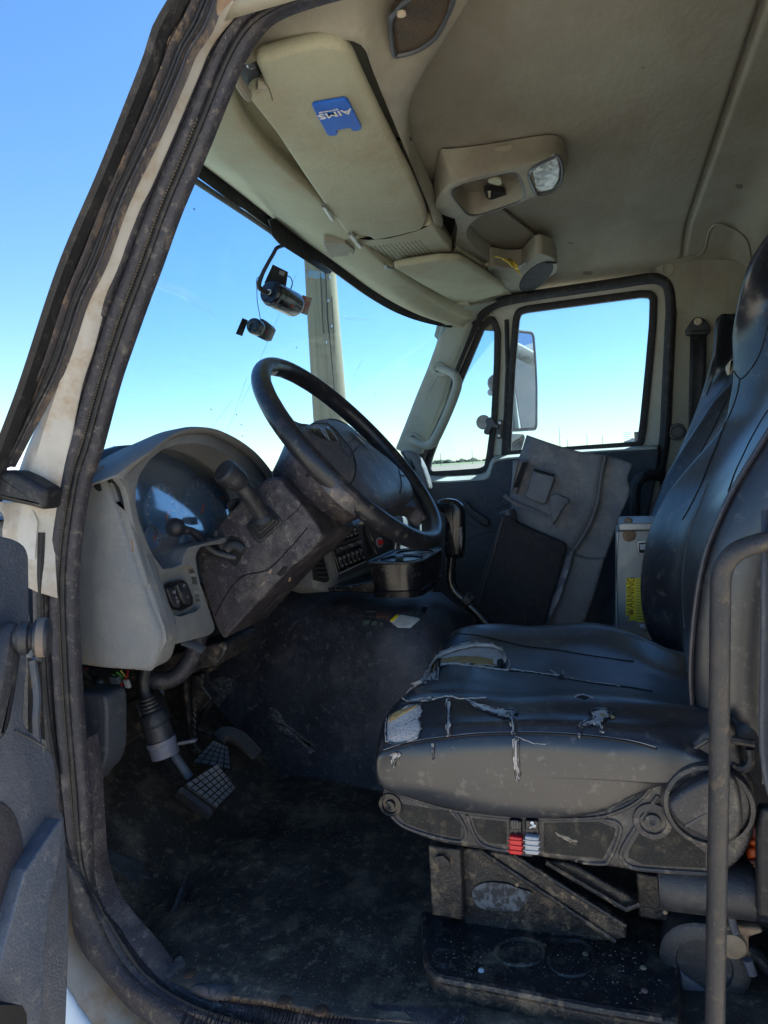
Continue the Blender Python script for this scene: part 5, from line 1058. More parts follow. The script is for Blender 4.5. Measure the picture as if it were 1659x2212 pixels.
hl = LX('a6',1.66,(372,480),(390,475),(400,488),(430,530),(500,570),(528,595),(530,620),(510,633),(485,625),(440,590),(400,560),(372,520),(362,495))
mesh('window_crank', *g_pillow(rnd_poly(hl,.006,3), (.02,0,0), .006), m_blk, pd, sharp=60)
mesh('pull_handle', *g_tube(cr([pX(p,x) for p,x in zip(q('a6',(1395,620),(1390,520),(1392,420),(1410,360),(1450,335),(1530,325)),(1.64,1.63,1.63,1.63,1.64,1.68))],5), .018, 10), m_blk, pd)
mesh('vent_latch', *g_pillow(rnd_poly(LX('a3',1.725,(600,870),(625,868),(635,900),(660,915),(655,935),(620,925),(610,945),(600,968),(575,962),(572,945),(590,915),(578,890)),.004,2), (.014,0,0), .004), m_btxt, pd)
mesh('latch_plate', *g_pillow(rnd_poly(LX('a3',1.735,(645,885),(675,885),(672,988),(645,986)),.003,2), (.010,0,0), .002), m_btxt, pd)
for c_ in ((662,900),(657,972)): mesh('latch_screw', *g_lathe(pX(q('a3',c_)[0],1.734),(-1,0,0),[(.006,0),(.005,.003),(.001,.0035)],12), m_metal, pd)
m_winp = mat('window etching', (.25,.30,.32), .8, bump=0)
for (x0,x1,y) in ((1345,1392,955),(1350,1385,965),(1348,1380,975),(1345,1400,985)):
    mesh('etched_mark', *g_tube(LX('a3',1.766,(x0,y),(x1,y+1)), .0009, 4), m_winp, pd)
# mirrors outside the far door
mir = thing('side_mirror', 'tall black rimmed side mirror outside the passenger window', 'side mirror', pX(q('a3',(790,940))[0],2.02))
MP = LX('a3',2.02,(690,388,2.02),(745,392,2.04),(838,402,2.09),(848,425,2.09),(858,560,2.08),(864,700,2.07),(864,915,2.04),(858,935,2.04),(740,942,1.98),(690,940,1.96))
mesh('mirror_housing', *g_pillow(rnd_poly(MP,.02,3), (.06,.02,0), .012), m_greyp, mir, sharp=60)
n_ = V((-1,0,0)); mesh('mirror_glass', *g_prism([p.lerp(cen(MP),.035)+V((-.004,0,0)) for p in rnd_poly(MP,.02,3)], (-.002,0,0)), m_mirror, mir)
mesh('mirror_rim', *g_tube([p+V((-.003,0,0)) for p in rnd_poly(MP,.02,4)], .006, 8, closed=True), m_blk, mir)
mesh('mirror_arm', *g_tube(LX('a3',2.05,(648,340),(645,640),(650,1060)), .012, 8), m_blk, mir)
mir2 = thing('spot_mirror', 'small wide-angle mirror below the tall side mirror, behind the propped panel', 'side mirror', pX(q('a3',(760,1060))[0],2.02))
M2 = LX('a3',2.02,(690,960,2.03),(800,962,2.03),(806,985,2.02),(800,1058,1.99),(690,1068,1.99))
mesh('mirror_housing', *g_pillow(rnd_poly(M2,.015,3), (.05,.02,0), .01), m_blk, mir2, sharp=60)
mesh('mirror_glass', *g_prism([p.lerp(cen(M2),.06)+V((-.004,0,0)) for p in rnd_poly(M2,.015,3)], (-.002,.0,0)), m_mirror, mir2)
mir3 = thing('round_mirror', 'small round convex mirror on a stalk seen low in the vent window', 'round mirror', pX(q('a3',(570,930))[0],2.0))
mesh('mirror_housing', *g_lathe(pX(q('a3',(572,897))[0],2.0),(-1,0,0),[(.001,-.02),(.02,-.014),(.029,0),(.028,.004),(.022,.002),(.001,.004)],28), m_blk, mir3)
mesh('mirror_bracket', *g_tube(LX('a3',2.01,(590,905),(660,925)), .008, 8), m_blk, mir3)
mir4 = thing('aerial_mount', 'small dark aerial mount with a looped wire at the edge of the vent window', 'aerial mount', pX(q('a3',(635,700))[0],2.0))
mesh('mount_body', *g_lathe(pX(q('a3',(640,680))[0],2.0),(-.6,-.8,0),[(.001,-.02),(.03,-.015),(.035,0),(.03,.01),(.001,.012)],20), m_blk, mir4)
mesh('wire_loop', *g_tube(cr(LX('a3',2.0,(628,665),(612,690),(608,715),(618,735),(630,750)),5), .003, 6), m_blk, mir4)
mesh('wire_boot', *g_lathe(pX(q('a3',(614,732))[0],2.0),(-1,0,0),[(.001,-.008),(.013,-.005),(.014,.004),(.001,.01)],14), m_greyp, mir4)

gh = mesh('grab_handle', *g_tube(cr([pX(p,x) for p,x in zip(q('a3',(318,592),(350,604),(392,622),(420,645),(428,690),(408,760),(372,850),(336,930),(305,990),(280,1020),(240,1025),(200,1008),(168,992)),(1.672,1.665,1.645,1.63,1.622,1.618,1.616,1.618,1.622,1.63,1.645,1.662,1.672))],5), [.016,.015,.015,.016,.0165,.016,.016,.016,.0165,.016,.015,.015,.016], 14, flat=(1,.8)), m_pillar, cab, sharp=60)
for c_ in ((322,600),(178,990)):
    P0 = pX(q('a3',c_)[0],1.664); a = pX(q('a3',(c_[0]+30,c_[1]+14))[0],1.664)-P0; a.normalize(); b = V((-1,0,0)).cross(a)
    mesh('handle_foot', *g_pillow([P0+a*(.034*math.cos(t)+.006)+b*.024*math.sin(t) for t in [2*math.pi*k/20 for k in range(20)]], (.02,0,0), .006), m_pillar, gh, sharp=60)
    mesh('screw_recess', *g_lathe(P0+V((-.0005,0,0)),(-1,0,0),[(.013,0),(.013,.001),(.009,.0012),(.001,.0012)],18), m_crease, gh)
    mesh('screw_head', *g_lathe(P0+V((-.002,0,0)),(-1,0,0),[(.008,0),(.007,.002),(.001,.0025)],14), mat('dull brown screw',(.16,.12,.1),.5,bump=0), gh)

bl_ = thing('seat_belt', 'black seat belt hanging from its upper anchor on the far rear pillar', 'seat belt', pX(q('n2',(700,1300))[0],1.69))
mesh('belt_anchor', *g_pillow(rnd_poly(LX('n2',1.69,(600,470),(640,400),(680,350),(725,335),(780,355),(840,430),(830,500),(720,515),(610,515)),.012,3), (.02,0,0), .006), m_blk, bl_, sharp=60)
mesh('anchor_bolt', *g_lathe(pX(q('n2',(718,382))[0],1.686),(-1,0,0),[(.012,0),(.011,.003),(.006,.004),(.005,.001),(.001,.001)],14), m_tan, bl_)
mesh('anchor_slot', *g_prism(LX('n2',1.688,(650,465),(800,455),(815,470),(660,482)), (-.001,0,0)), m_crease, bl_)
mesh('belt_webbing', *g_grid([[pX(q('n2',(a+(b-a)*t, y))[0],1.685+.004*math.sin(t*3)) for t in (0,.25,.5,.75,1)] for a,b,y in ((645,800,500),(640,795,800),(634,770,1100),(630,720,1400),(620,690,1800),(610,680,2200))]), m_rubd, bl_, solid=.002)

# ================================================================== PROPPED PANEL
pp = thing('loose_trim_panel', 'large dusty grey moulded panel with pockets, propped up loose on the passenger side', 'trim panel', pX(q('a6',(1000,1220))[0],1.22))
R = [[(750,88),(930,150),(1080,190),(1200,207),(1232,212),(1300,232),(1380,262)],[(725,170),(930,250),(1080,290),(1182,310),(1205,316),(1270,335),(1345,345)],[(700,240),(900,330),(1050,380),(1170,405),(1190,412),(1265,415),(1362,410)],
     [(655,430),(850,450),(1020,500),(1152,490),(1180,505),(1250,500),(1347,470)],[(660,500),(830,560),(980,600),(1112,602),(1140,620),(1210,610),(1300,575)],[(668,585),(800,650),(930,690),(1050,712),(1075,730),(1150,745),(1242,740)],[(700,625),(830,702),(950,750),(1002,775),(1030,795),(1120,820),(1215,815)]]
Xc = (1.228,1.216,1.215,1.215,1.238,1.236,1.225)
rows = [[pX(p,x) for p,x in zip(q('a6',*r), Xc)] for r in R]
pm = mesh('panel_face', *g_grid(patch(rows,3,4)), m_pp, pp, sharp=50, solid=.008)
R2 = [[(1002,775),(1030,795),(1120,820),(1215,815)],[(945,905),(985,930),(1060,950),(1178,950)],[(890,1060),(945,1080),(1020,1095),(1130,1100)],[(838,1235),(910,1235),(980,1240),(1075,1245)]]
mesh('panel_leg', *g_grid(patch([[pX(p,x) for p,x in zip(q('a6',*r),(1.215,1.238,1.236,1.225))] for r in R2],3,4)), m_pp, pp, sharp=50, solid=.008)
pmT = bvh(pm)
mesh('pale_streak', *g_grid([[pX(q('a6',(a+(b-a)*t,y))[0],1.199+.0*t) for t in (0,1)] for a,b,y in ((985,1025,770),(970,1010,860),(935,975,960),(905,950,1050),(870,905,1140),(850,880,1210))]), mat('chalky streak', (.34,.34,.38), .8, (.12,.12,.16), sc=18, lo=.45, hi=.55, bump=.4), pp)
mesh('pocket', *g_pillow(rnd_poly(LX('a6',1.190,(790,300),(905,330),(918,345),(868,490),(850,504),(745,462),(740,445)),.006,3), (.025,0,0), .006), m_pp, pp, sharp=60)
mesh('pocket_mouth', *g_prism(rnd_poly(LX('a6',1.189,(785,290),(800,288),(920,325),(912,336),(800,306)),.002,2), (.006,0,0)), m_crease, pp)
mesh('clip_bracket', *g_pillow(rnd_poly(LX('a6',1.195,(668,236),(752,242),(756,262),(735,300),(690,440),(652,432),(664,330)),.005,2), (.03,0,0), .005), m_pp, pp, sharp=60)
mesh('clip_slot', *g_prism(LX('a6',1.193,(725,250),(752,250),(735,300),(702,400),(672,400),(700,320)), (-.001,0,0)), m_crease, pp)
mesh('clip_bar', *g_prism(LX('a6',1.188,(690,245),(704,246),(690,300),(664,425),(655,420),(676,310)), (.01,0,0)), m_pp, pp, bevel=.002)
mesh('panel_lip', *g_tube(cr(LX('a6',1.205,(616,446),(650,470),(700,500),(780,530),(840,555),(872,570)),5), .0065, 8, flat=(1,.5)), m_pp, pp)
mesh('moulded_wedge', *g_pillow(rnd_poly(LX('a6',1.196,(888,452),(925,436),(1000,470),(998,492),(965,525),(930,590),(905,628),(893,560)),.005,2), (.02,0,0), .003), m_pp, pp, sharp=60)
mesh('corner_fold', *g_tube(cr(LX('a6',1.222,(1216,210),(1194,313),(1180,408),(1166,498),(1126,611),(1062,721),(1016,785)),5), .005, 8), m_pp, pp)
pads = thing('foam_pad', 'black dusty foam-backed slab standing on the passenger floor under the grey panel', 'foam pad', pX(q('a6',(640,1210))[0],1.15))
pad = mesh('slab', *g_pillow(rnd_poly(LX('a6',1.165,(598,562),(625,552),(650,556),(690,612),(790,655),(980,738),(986,770),(960,880),(900,1060),(850,1240),(425,1240),(440,1080),(490,900),(560,700),(592,600)),.010,3), (.05,0,0), .010), m_ppb, pads, sharp=60)
mesh('slab_edge', *g_tube(cr([onto(bvh(pad),p,.0005) for p in q('a6',(612,575),(590,650),(550,800),(500,960),(455,1120))],5), .0018, 5), m_btxt, pads)
mesh('slab_tube_end', *g_lathe(pX(q('a6',(640,560))[0],1.19),(0,.3,1),[(.02,-.02),(.024,0),(.022,.012),(.012,.013),(.011,.004)],18), m_btxt, pads)

# metal box with the warning label
wb = thing('metal_seat_box', 'grey sheet-metal box with a yellow warning label, between the two seats', 'metal box', pX(q('n5',(500,1900))[0],.82))
BX = .80
bf = mesh('box_face', *g_pillow(rnd_poly(LX('n5',BX,(232,384),(640,372),(900,380),(900,1750),(842,1822),(762,1902),(390,1872),(240,1690),(205,900)),.004,2), (.02,0,0), .002), m_alu, wb, sharp=50)
mesh('box_side', *g_prism(LX('n5',BX+.004,(196,400),(236,384),(205,900),(240,1690),(222,1700),(190,1640)), (.16,0,0)), m_steel, wb, bevel=.003)
mesh('box_body', *g_prism(LX('n5',BX+.02,(232,384),(900,380),(900,1800),(762,1890),(390,1865),(240,1690),(205,900)), (.14,0,0)), m_frame, wb)
mesh('box_top', *g_prism(LX('n5',BX-.012,(222,318),(252,284),(645,280),(900,280),(900,374),(232,380)), (.17,0,0)), m_steel, wb, bevel=.003)
mesh('box_flange', *g_prism(LX('n5',BX-.004,(390,1876),(762,1906),(842,1826),(850,1840),(770,1935),(690,1960),(640,1940),(440,1920)), (.05,0,0)), m_frame, wb, bevel=.002)
for c_, r_ in (((355,432),.0105),((345,1772),.010),((395,1810),.008)):
    mesh('box_bolt', *g_lathe(pX(q('n5',c_)[0],BX-.001),(-1,0,0),[(r_*1.4,0),(r_*1.4,.002),(r_,.003),(r_,.007),(r_*.5,.008),(.001,.008)],8), m_rust, wb, sharp=20)
mesh('rivet', *g_lathe(pX(q('n5',(530,1565))[0],BX-.001),(-1,0,0),[(.009,0),(.008,.003),(.004,.005),(.001,.005)],14), m_steel, wb)
mesh('top_bolt', *g_lathe(pX(q('n5',(345,262))[0],BX+.01),(0,0,1),[(.009,-.004),(.009,.004),(.004,.008),(.001,.008)],8), m_rust, wb)
mesh('latch_frame', *g_pillow(rnd_poly(LX('n5',BX-.003,(450,500),(620,480),(620,680),(460,680)),.005,2), (.006,0,0), .002), m_steel, wb)
mesh('latch_opening', *g_prism(LX('n5',BX-.004,(475,530),(600,520),(600,650),(480,650)), (.002,0,0)), m_crease, wb)
mesh('latch_tongue', *g_prism(LX('n5',BX-.006,(485,545),(600,540),(600,610),(495,610)), (.002,0,0)), m_greyp, wb)
LB_ = LX('n5',BX-.002,(325,960),(438,958),(446,1478),(318,1482))
mesh('label_band', *g_prism(LB_, (.001,0,0)), m_yel, wb)
mesh('label_body', *g_prism(LX('n5',BX-.002,(443,960),(640,960),(640,1500),(448,1500)), (.001,0,0)), mat('faded yellow label', (.80,.64,.06), .6, (.70,.55,.05), sc=40, bump=0), wb)
cc_ = cen(LB_); uy_ = LB_[0]-LB_[3]
text('label_lettering', 'WARNING', .0215, cc_+V((-.0008,0,.006)), uy_, (LB_[0]-LB_[1]), mat('brown print', (.25,.12,.01), .6, bump=0), wb, sx=.82)
tri = LX('n5',BX-.003,(350,1395),(420,1400),(395,1345)); mesh('label_triangle', *g_prism(tri, (.0006,0,0)), mat('orange print', (.6,.18,.01), .6, bump=0), wb)
for k in range(15):
    mesh('label_line', *g_tube(LX('n5',BX-.0028,(452,985+k*34),(620,985+k*35)), .0007, 4), m_ktxt, wb)
mesh('label_chip', *g_prism(LX('n5',BX-.0032,(318,1440),(352,1410),(368,1450),(340,1480),(316,1480)), (.0006,0,0)), m_alu, wb)

# ================================================================== SEATS
def contour(f, X, pts):
    P = cr(LX(f, X, *pts), 6); P.sort(key=lambda p: p.z); return P
def yat(P, z):
    if z <= P[0].z: return P[0].y
    for a, b in zip(P, P[1:]):
        if z <= b.z: return a.y+(b.y-a.y)*(z-a.z)/max(1e-6, b.z-a.z)
    return P[-1].y+(z-P[-1].z)*((P[-1].y-P[-7].y)/max(1e-4, P[-1].z-P[-7].z))
def backrest(name, near, far, xn, xf, z0, z1, m_, parent, nz=26, head=None, th=.13):
    rows = []
    for i in range(nz):
        z = z0+(z1-z0)*i/(nz-1); yn, yf = yat(near, z), yat(far, z); w_ = xf-xn
        t_ = (z-z0)/(z1-z0); sh = .0
        if head and z > head: sh = .06*min(1,(z-head)/.08)
        e = 0
        if t_ > .93: e = .05*((t_-.93)/.07)**2
        xn_, xf_ = xn+sh, xf-sh
        yc = (yn+yf)/2-.022
        rows.append([(xn_-.012,yn-th,z-e),(xn_-.018,yn-th*.45,z-e),(xn_-.004,yn-.02,z-e),(xn_+.018,yn+.002-e,z-e),(xn_+.05*w_*2,yn-.004-e,z-e),(xn_+.3*w_,yc-e,z-e),(xn_+.5*w_,yc-.004-e,z-e),(xn_+.7*w_,yc-e,z-e),(xf_-.05*w_*2,yf-.004-e,z-e),(xf_-.02,yf-e,z-e),(xf_,yf-.025,z-e),(xf_+.012,yf-th*.5,z-e),(xf_+.006,yf-th,z-e)])
    rows.append([(p[0], (yn+yf)/2-th*.6+ (p[1]-(yn+yf)/2)*.3, z1+.01) for p in rows[-1]])
    g = patch(rows, 4, 2)
    g = [r+[r[-1]+V((-.02,-.03,0)), r[0]+V((.02,-.03,0)), r[0]] for r in g]
    return mesh(name, *g_grid(g), m_, parent, sharp=180)
ds = thing('driver_seat', 'black vinyl driver seat with torn cushion, stitched backrest and dusty plastic side shell', 'seat', V((.37,.1,.05)))
far = contour('d', .585, [(1700,440),(1659,510),(1625,560),(1597,605),(1588,652),(1582,699),(1581,745),(1583,816),(1574,874),(1562,921),(1527,963),(1492,1003),(1438,1071),(1405,1140),(1388,1220),(1386,1290),(1398,1350),(1425,1405),(1465,1450),(1500,1500)])
near = contour('d', .165, [(1770,760),(1700,882),(1659,950),(1600,1045),(1558,1130),(1530,1205),(1512,1300),(1502,1400),(1500,1480),(1508,1560),(1530,1630)])
bk = backrest('backrest', near, far, .16, .59, .30, 1.24, m_vinyl, ds, head=.9)
bkT = bvh(bk)
def bs(name, f, pts, m_=m_thread, r=.0011, off=.0003, T=None, par=None):
    T = T or bkT; mesh(name, *g_tube([onto(T,(p.x,p.y),off,V((.4,-.1,.7))) for p in cr([(a,b,0) for a,b in q(f,*pts)],6)], r, 5), m_, par or ds)
bs('backrest_seam','n2',[(1364,420),(1330,560),(1280,700),(1200,830),(1120,910),(1080,885),(1050,840)], m_crease, .0012)
bs('backrest_seam','n2',[(1105,915),(1080,1050),(1030,1200),(960,1350),(900,1500),(820,1700),(740,1900),(640,2100),(575,2212)], m_crease)
bs('backrest_seam','n2',[(1364,1200),(1300,1300),(1200,1480),(1120,1650),(1060,1780),(1000,1950)], m_crease)
bs('backrest_seam','z4',[(1475,0),(1420,150),(1350,300),(1290,450),(1250,600),(1230,750),(1220,900),(1225,1020)], m_crease)
bs('backrest_stitch','z4',[(1400,430),(1330,620),(1300,750),(1290,900),(1300,1050)], m_thread, .0009)
pip = [V((.172,yat(near,z)+.0035,z)) for z in [.31+.93*k/60 for k in range(61)]]
mesh('piping', *g_tube(pip, .0035, 8), m_vin2, ds)
mb = MB()
for k in range(150):
    z = .31+.5*k/150; p = V((.176,yat(near,z)+.0042,z)); mb.add(g_box(p+V((.006,.001,0)),(.001,0,0),(0,.0008,0),(0,0,.0011)))
mb.build('piping_stitches', m_thread, ds, kind='stuff')

# cushion
nearc = LX('d',.106,(1545,1650),(1440,1606),(1330,1594),(1180,1584),(1030,1586),(905,1600),(829,1624),(812,1655),(828,1703),(905,1728),(1030,1757),(1180,1767),(1290,1755),(1385,1712),(1470,1690),(1545,1690))
def cring(x, dz=0, dy=0, s=1.0, bol=0):
    base = [(-.20,.392),(-.10,.388),(.0,.385),(.08,.383),(.16,.377),(.25,.380),(.318,.366),(.346,.322),(.332,.272),(.28,.252),(.18,.243),(.10,.238),(.0,.238),(-.07,.243),(-.13,.25),(-.2,.26)]
    cy, cz = .06,.31; out = []
    for i, (y,z) in enumerate(base):
        zz = z+(bol if i < 7 else 0); out.append(V((x, cy+(y-cy)*s+dy*(1 if 4 < i < 10 else 0), cz+(zz-cz)*s+dz)))
    return out
r0 = nearc; c0n = cen(r0)
ins = lambda f, dx: [p.lerp(c0n, f)+V((dx,0,0)) for p in r0]
n1 = [V((.120,p.y+ (.004 if 4<i<10 else 0),p.z+(.010 if i < 7 else -.002))) for i, p in enumerate(r0)]
n2_ = [a.lerp(b,.55) for a, b in zip(n1, cring(.17,bol=-.006))]
for p in n2_: p.x = .146
RG = [ins(.995,-.0135), ins(.85,-.0132), ins(.6,-.012), ins(.3,-.010), ins(.08,-.005), r0, n1, n2_, cring(.19,bol=.000), cring(.25,bol=-.006), cring(.32,bol=-.010), cring(.40,bol=-.010), cring(.47,bol=-.004), cring(.52,bol=.008), cring(.56,bol=.016,dy=-.004), cring(.60,bol=.012,dy=-.012,s=.98), cring(.625,dy=-.02,s=.91), cring(.632,s=.7,dy=-.03), cring(.634,s=.1)]
RGs = [cr(r, 4, closed=True) for r in RG]
k_ = len(RGs[0]); cols = [cr([RGs[i][j] for i in range(len(RGs))], 4) for j in range(k_)]
RGf = [[cols[j][i] for j in range(k_)] for i in range(len(cols[0]))]
for i, r in enumerate(RGf):                               # soft creases and dents of used vinyl
    for j, p in enumerate(r):
        d_ = mnoise.noise(V((p.x*9,p.y*7,p.z*5)))*.0022+mnoise.noise(V((p.x*26,p.y*14,3)))*.0005
        if p.y > .18 and p.z > .28: d_ += mnoise.noise(V((p.y*14,p.x*28,9)))*.0022
        p.z += d_ if p.z > .3 else 0
        if p.y < .07 and p.x > .14: p.x -= (p.x-.14)*min(.5, ((.07-p.y)/.14)**2*.42)
cu = mesh('seat_cushion', *g_loft(RGf), m_vinyl, ds, sharp=180)
cuT = bvh(cu)
def cs_(name, f, pts, m_=m_thread, r=.0010, off=.0004): bs(name, f, pts, m_, r, off, cuT)
def ct(name, f, pts, m_, off=.0015, jag=1.2):
    if m_ is m_cloth:
        P_ = [(x+random.uniform(-1,1), y+random.uniform(-1,1)) for x, y in dens(q(f,*(list(pts)+[pts[0]])), 4)]
        L_ = [onto(cuT, p, .0016) for p in P_]
        mesh('curled_edge', *g_tube(L_[:-1], [random.uniform(.0008,.0022) for _ in L_[:-1]], 6, closed=True), m_vinyl, ds)
        mesh('frayed_edge', *g_tube([onto(cuT, (p[0]+random.uniform(-.9,.9), p[1]+random.uniform(-.9,.9)), .0022) for p in P_][:-1], [random.uniform(.0003,.0012) for _ in L_[:-1]], 5, closed=True), m_cloth, ds)
    return sheet(name, cuT, q(f,*pts), m_, ds, off=off, jag=jag)
cs_('front_seam','z6',[(0,482),(60,462),(150,440),(300,420),(400,410),(550,405),(700,406),(850,415),(1000,432),(1100,450),(1180,472)], m_crease, .0016)
mb = MB()
pth = cr([(a,b,0) for a,b in q('z6',(0,475),(60,455),(150,433),(300,413),(400,403),(550,398),(700,399),(850,408),(1000,425),(1100,443),(1170,463))], 20)
for i in range(0, len(pth)-1, 1):
    h = onto(cuT,(pth[i].x,pth[i].y),.0008); h2 = onto(cuT,(pth[i].x+2.2,pth[i].y),.0008); mb.add(g_tube([h,h2], .0006, 4))
mb.build('front_stitches', m_gtxt, ds, kind='stuff')
cs_('cushion_seam','z4',[(300,1078),(400,1086),(500,1108),(600,1132),(750,1150),(850,1168),(1000,1190),(1080,1200)], m_crease, .0012)
cs_('cushion_seam','z4',[(540,1240),(650,1250),(760,1268),(850,1285),(950,1300),(1060,1312),(1160,1330)], m_crease, .0014)
cs_('cushion_seam','z4',[(1180,1475),(1210,1470),(1260,1468)], m_crease, .0012)
0 and cs_('side_piping','z6',[(-5,600),(20,640),(150,690),(300,725),(400,745),(600,760),(800,762),(950,750),(1050,715),(1110,660),(1150,590),(1180,500)], m_crease, .0012)
# the big tear: raised flap, backing and foam
ct('torn_backing','z4',[(95,1275),(150,1215),(230,1170),(320,1130),(400,1115),(470,1120),(510,1145),(525,1170),(522,1210),(505,1222),(455,1222),(380,1212),(300,1208),(200,1215),(150,1235)], m_cloth, .002)
ct('exposed_foam','z4',[(175,1215),(240,1188),(330,1175),(420,1180),(490,1192),(488,1222),(440,1222),(380,1212),(300,1208),(230,1210)], m_foam, .0032, .6)
flp = [(105,1268),(150,1222),(230,1178),(320,1140),(400,1125),(465,1130),(505,1150),(520,1180),(515,1200)]
fa = [onto(cuT,p,.003) for p in q('z4',*flp)]; fb_ = [onto(cuT,p,.007) for p in q('z4',*[(x+6,y+22) for x,y in flp])]
FA, FB = resamp(cr(fa,6),50), resamp(cr(fb_,6),50)
FB = [p+V((0,random.uniform(-.0015,.0015),random.uniform(-.001,.001))) for p in FB]
mesh('torn_flap', *g_grid([[a,a.lerp(b,.35)+V((0,0,.0025)),a.lerp(b,.7)+V((0,0,.003)),b] for a,b in zip(FA,FB)]), m_cloth, ds, solid=.0012, sharp=60)
ct('tear_hole','z4',[(488,1195),(512,1190),(518,1225),(500,1232),(486,1222)], m_crease, .004, .3)
fray = lambda pts, w=.0016: mesh('frayed_edge', *g_tube([onto(cuT,(p.x+random.uniform(-.8,.8),p.y+random.uniform(-1.0,1.0)),.0012) for p in cr([(a,b,0) for a,b in q('z4',*pts)],9)], [random.uniform(w*.5,w*1.3) for _ in range(30)], 5), m_cloth, ds)
fray([(90,1280),(140,1235),(200,1218),(300,1212),(380,1220),(450,1228),(500,1236),(545,1238)])
fray([(545,1235),(600,1243),(660,1250),(720,1258),(760,1264)], .0013); fray([(780,1270),(850,1283),(920,1292),(1020,1308)], .0008)
fray([(520,1165),(535,1190),(545,1215),(530,1235)], .0012)
ct('small_hole','z4',[(745,1262),(765,1255),(782,1266),(775,1280),(752,1276)], m_crease, .0012, .5)
fray([(722,1240),(740,1252),(755,1258)], .0007); fray([(775,1240),(772,1255)], .0007)
ct('small_hole','z4',[(835,1354),(860,1346),(888,1355),(866,1364)], m_crease, .0012, .5); fray([(828,1352),(850,1345),(880,1350),(905,1360)], .0007)
# front edge tears
ct('torn_backing','z4',[(20,1440),(60,1415),(110,1395),(155,1388),(165,1420),(150,1450),(165,1490),(150,1530),(110,1548),(50,1558),(12,1545),(12,1490)], m_cloth, .002, 1.6)
ct('exposed_foam','z4',[(14,1462),(40,1425),(90,1405),(150,1390),(140,1402),(80,1435),(40,1462)], m_foam, .0034, .8)
for pts in ([(78,1362),(120,1368),(200,1358),(240,1362),(190,1372),(110,1380)], [(272,1368),(288,1370),(286,1440),(290,1520),(272,1525),(268,1470)], [(350,1365),(400,1385),(470,1405),(500,1410),(560,1412),(575,1425),(540,1428),(545,1440),(520,1445),(480,1430),(420,1408),(370,1385)],
            [(535,1425),(560,1430),(566,1490),(568,1515),(556,1520),(546,1460)], [(560,1535),(580,1535),(580,1600),(586,1690),(580,1715),(570,1690),(560,1620)], [(208,1555),(216,1552),(214,1600),(210,1622)], [(32,1598),(50,1590),(74,1600),(50,1625),(44,1652),(34,1620)],
            [(890,1415),(930,1405),(965,1410),(985,1430),(955,1450),(940,1465),(950,1510),(935,1508),(925,1480),(900,1470),(870,1478),(850,1490),(842,1475),(870,1462),(905,1450),(915,1435)], [(840,1478),(852,1478),(848,1530),(842,1520)]):
    ct('torn_backing','z4',pts, m_cloth, .0016, 1.0)
ct('exposed_foam','z4',[(925,1430),(950,1425),(962,1437),(945,1445)], m_foam, .0022, .5); ct('exposed_foam','z4',[(965,1432),(980,1430),(1000,1442),(985,1448)], m_foam, .0022, .5)
ct('tear_hole','z4',[(890,1410),(915,1405),(935,1412),(905,1420)], m_crease, .0020, .5); ct('tear_hole','z4',[(955,1418),(985,1425),(1005,1436),(980,1435)], m_crease, .0020, .5)
fray([(200,1362),(280,1352),(340,1362),(440,1358)], .0010); fray([(60,1300),(110,1270),(170,1270)], .0008); fray([(10,1470),(60,1425),(120,1398),(160,1386)], .0014); fray([(565,1520),(640,1550),(700,1556)], .0005)
fray([(130,1290),(100,1320),(60,1360)], .0007)

# side shell
SHX = .114
shp = LX('z6',SHX,(-12,650),(-12,700),(18,770),(70,815),(140,850),(250,885),(400,910),(680,945),(950,985),(1150,1012),(1400,1030),(1490,1005),(1560,940),(1600,850),(1618,740),(1600,620),(1560,540),(1530,470),(1530,380),(1480,340),(1420,385),(1350,435),(1265,485),(1195,540),(1150,610),(1090,670),(1000,715),(900,740),(700,745),(500,735),(300,715),(150,675),(40,640))
she = mesh('side_shell', *g_pillow(rnd_poly(shp,.01,2), (.05,0,0), .008), m_shell, ds, sharp=60)
shT = bvh(she)
def bead(name, pts, r=.003, m_=m_shell, off=0.0, cl=False, f='z6'):
    mesh(name, *g_tube([onto(shT,(p.x,p.y),off,V((.11,0,.3))) for p in cr([(a,b,0) for a,b in q(f,*pts)],5,cl)], r, 8, closed=cl), m_, ds)
bead('shell_rib', [(20,742),(80,800),(200,845),(320,870),(348,858),(352,820),(320,760),(298,735)])
bead('shell_rib', [(360,755),(372,800),(400,860),(450,895),(560,915),(680,935),(800,952),(940,965),(975,945),(1015,850),(1022,810),(1000,785),(950,775)])
bead('shell_rib', [(1185,672),(1130,745),(1080,820),(1030,905),(1030,950),(1075,982),(1200,995),(1300,1002),(1400,1008)], .0034)
bead('shell_rib', [(0,640),(40,655),(150,695),(300,735),(500,762),(700,772),(900,768),(1000,745),(1090,700),(1150,640),(1195,565),(1265,510),(1350,462),(1400,430)], .0028)
bead('shell_rim', [(-8,712),(25,775),(80,822),(140,852),(250,888),(400,913),(680,949),(950,988),(1150,1015),(1400,1032),(1490,1008),(1555,950)], .0035)
for pts in ([(60,705),(280,740),(335,800),(330,855),(200,832),(90,790),(50,740)], [(380,770),(530,785),(530,885),(450,875),(405,835)], [(690,790),(930,785),(1000,815),(995,850),(945,945),(690,918)], [(1190,690),(1230,800),(1390,920),(1390,985),(1120,970),(1055,940),(1060,905)]):
    sheet('recessed_panel', shT, q('z6',*pts), mat('dark matte recess', (.016,.015,.015), .8, (.03,.026,.02), sc=30, dirt=(.09,.075,.055), dsc=40, dlo=.55, damt=.6, bump=.8, bsc=500), ds, off=.0006)
for pts in ([(738,828),(775,842),(840,868),(838,886),(790,866),(745,840)],):
    sheet('shell_scratch', shT, q('z6',*pts), mat('pale chipped mark', (.3,.26,.2), .8, bump=0), ds, off=.0014, jag=1.2)
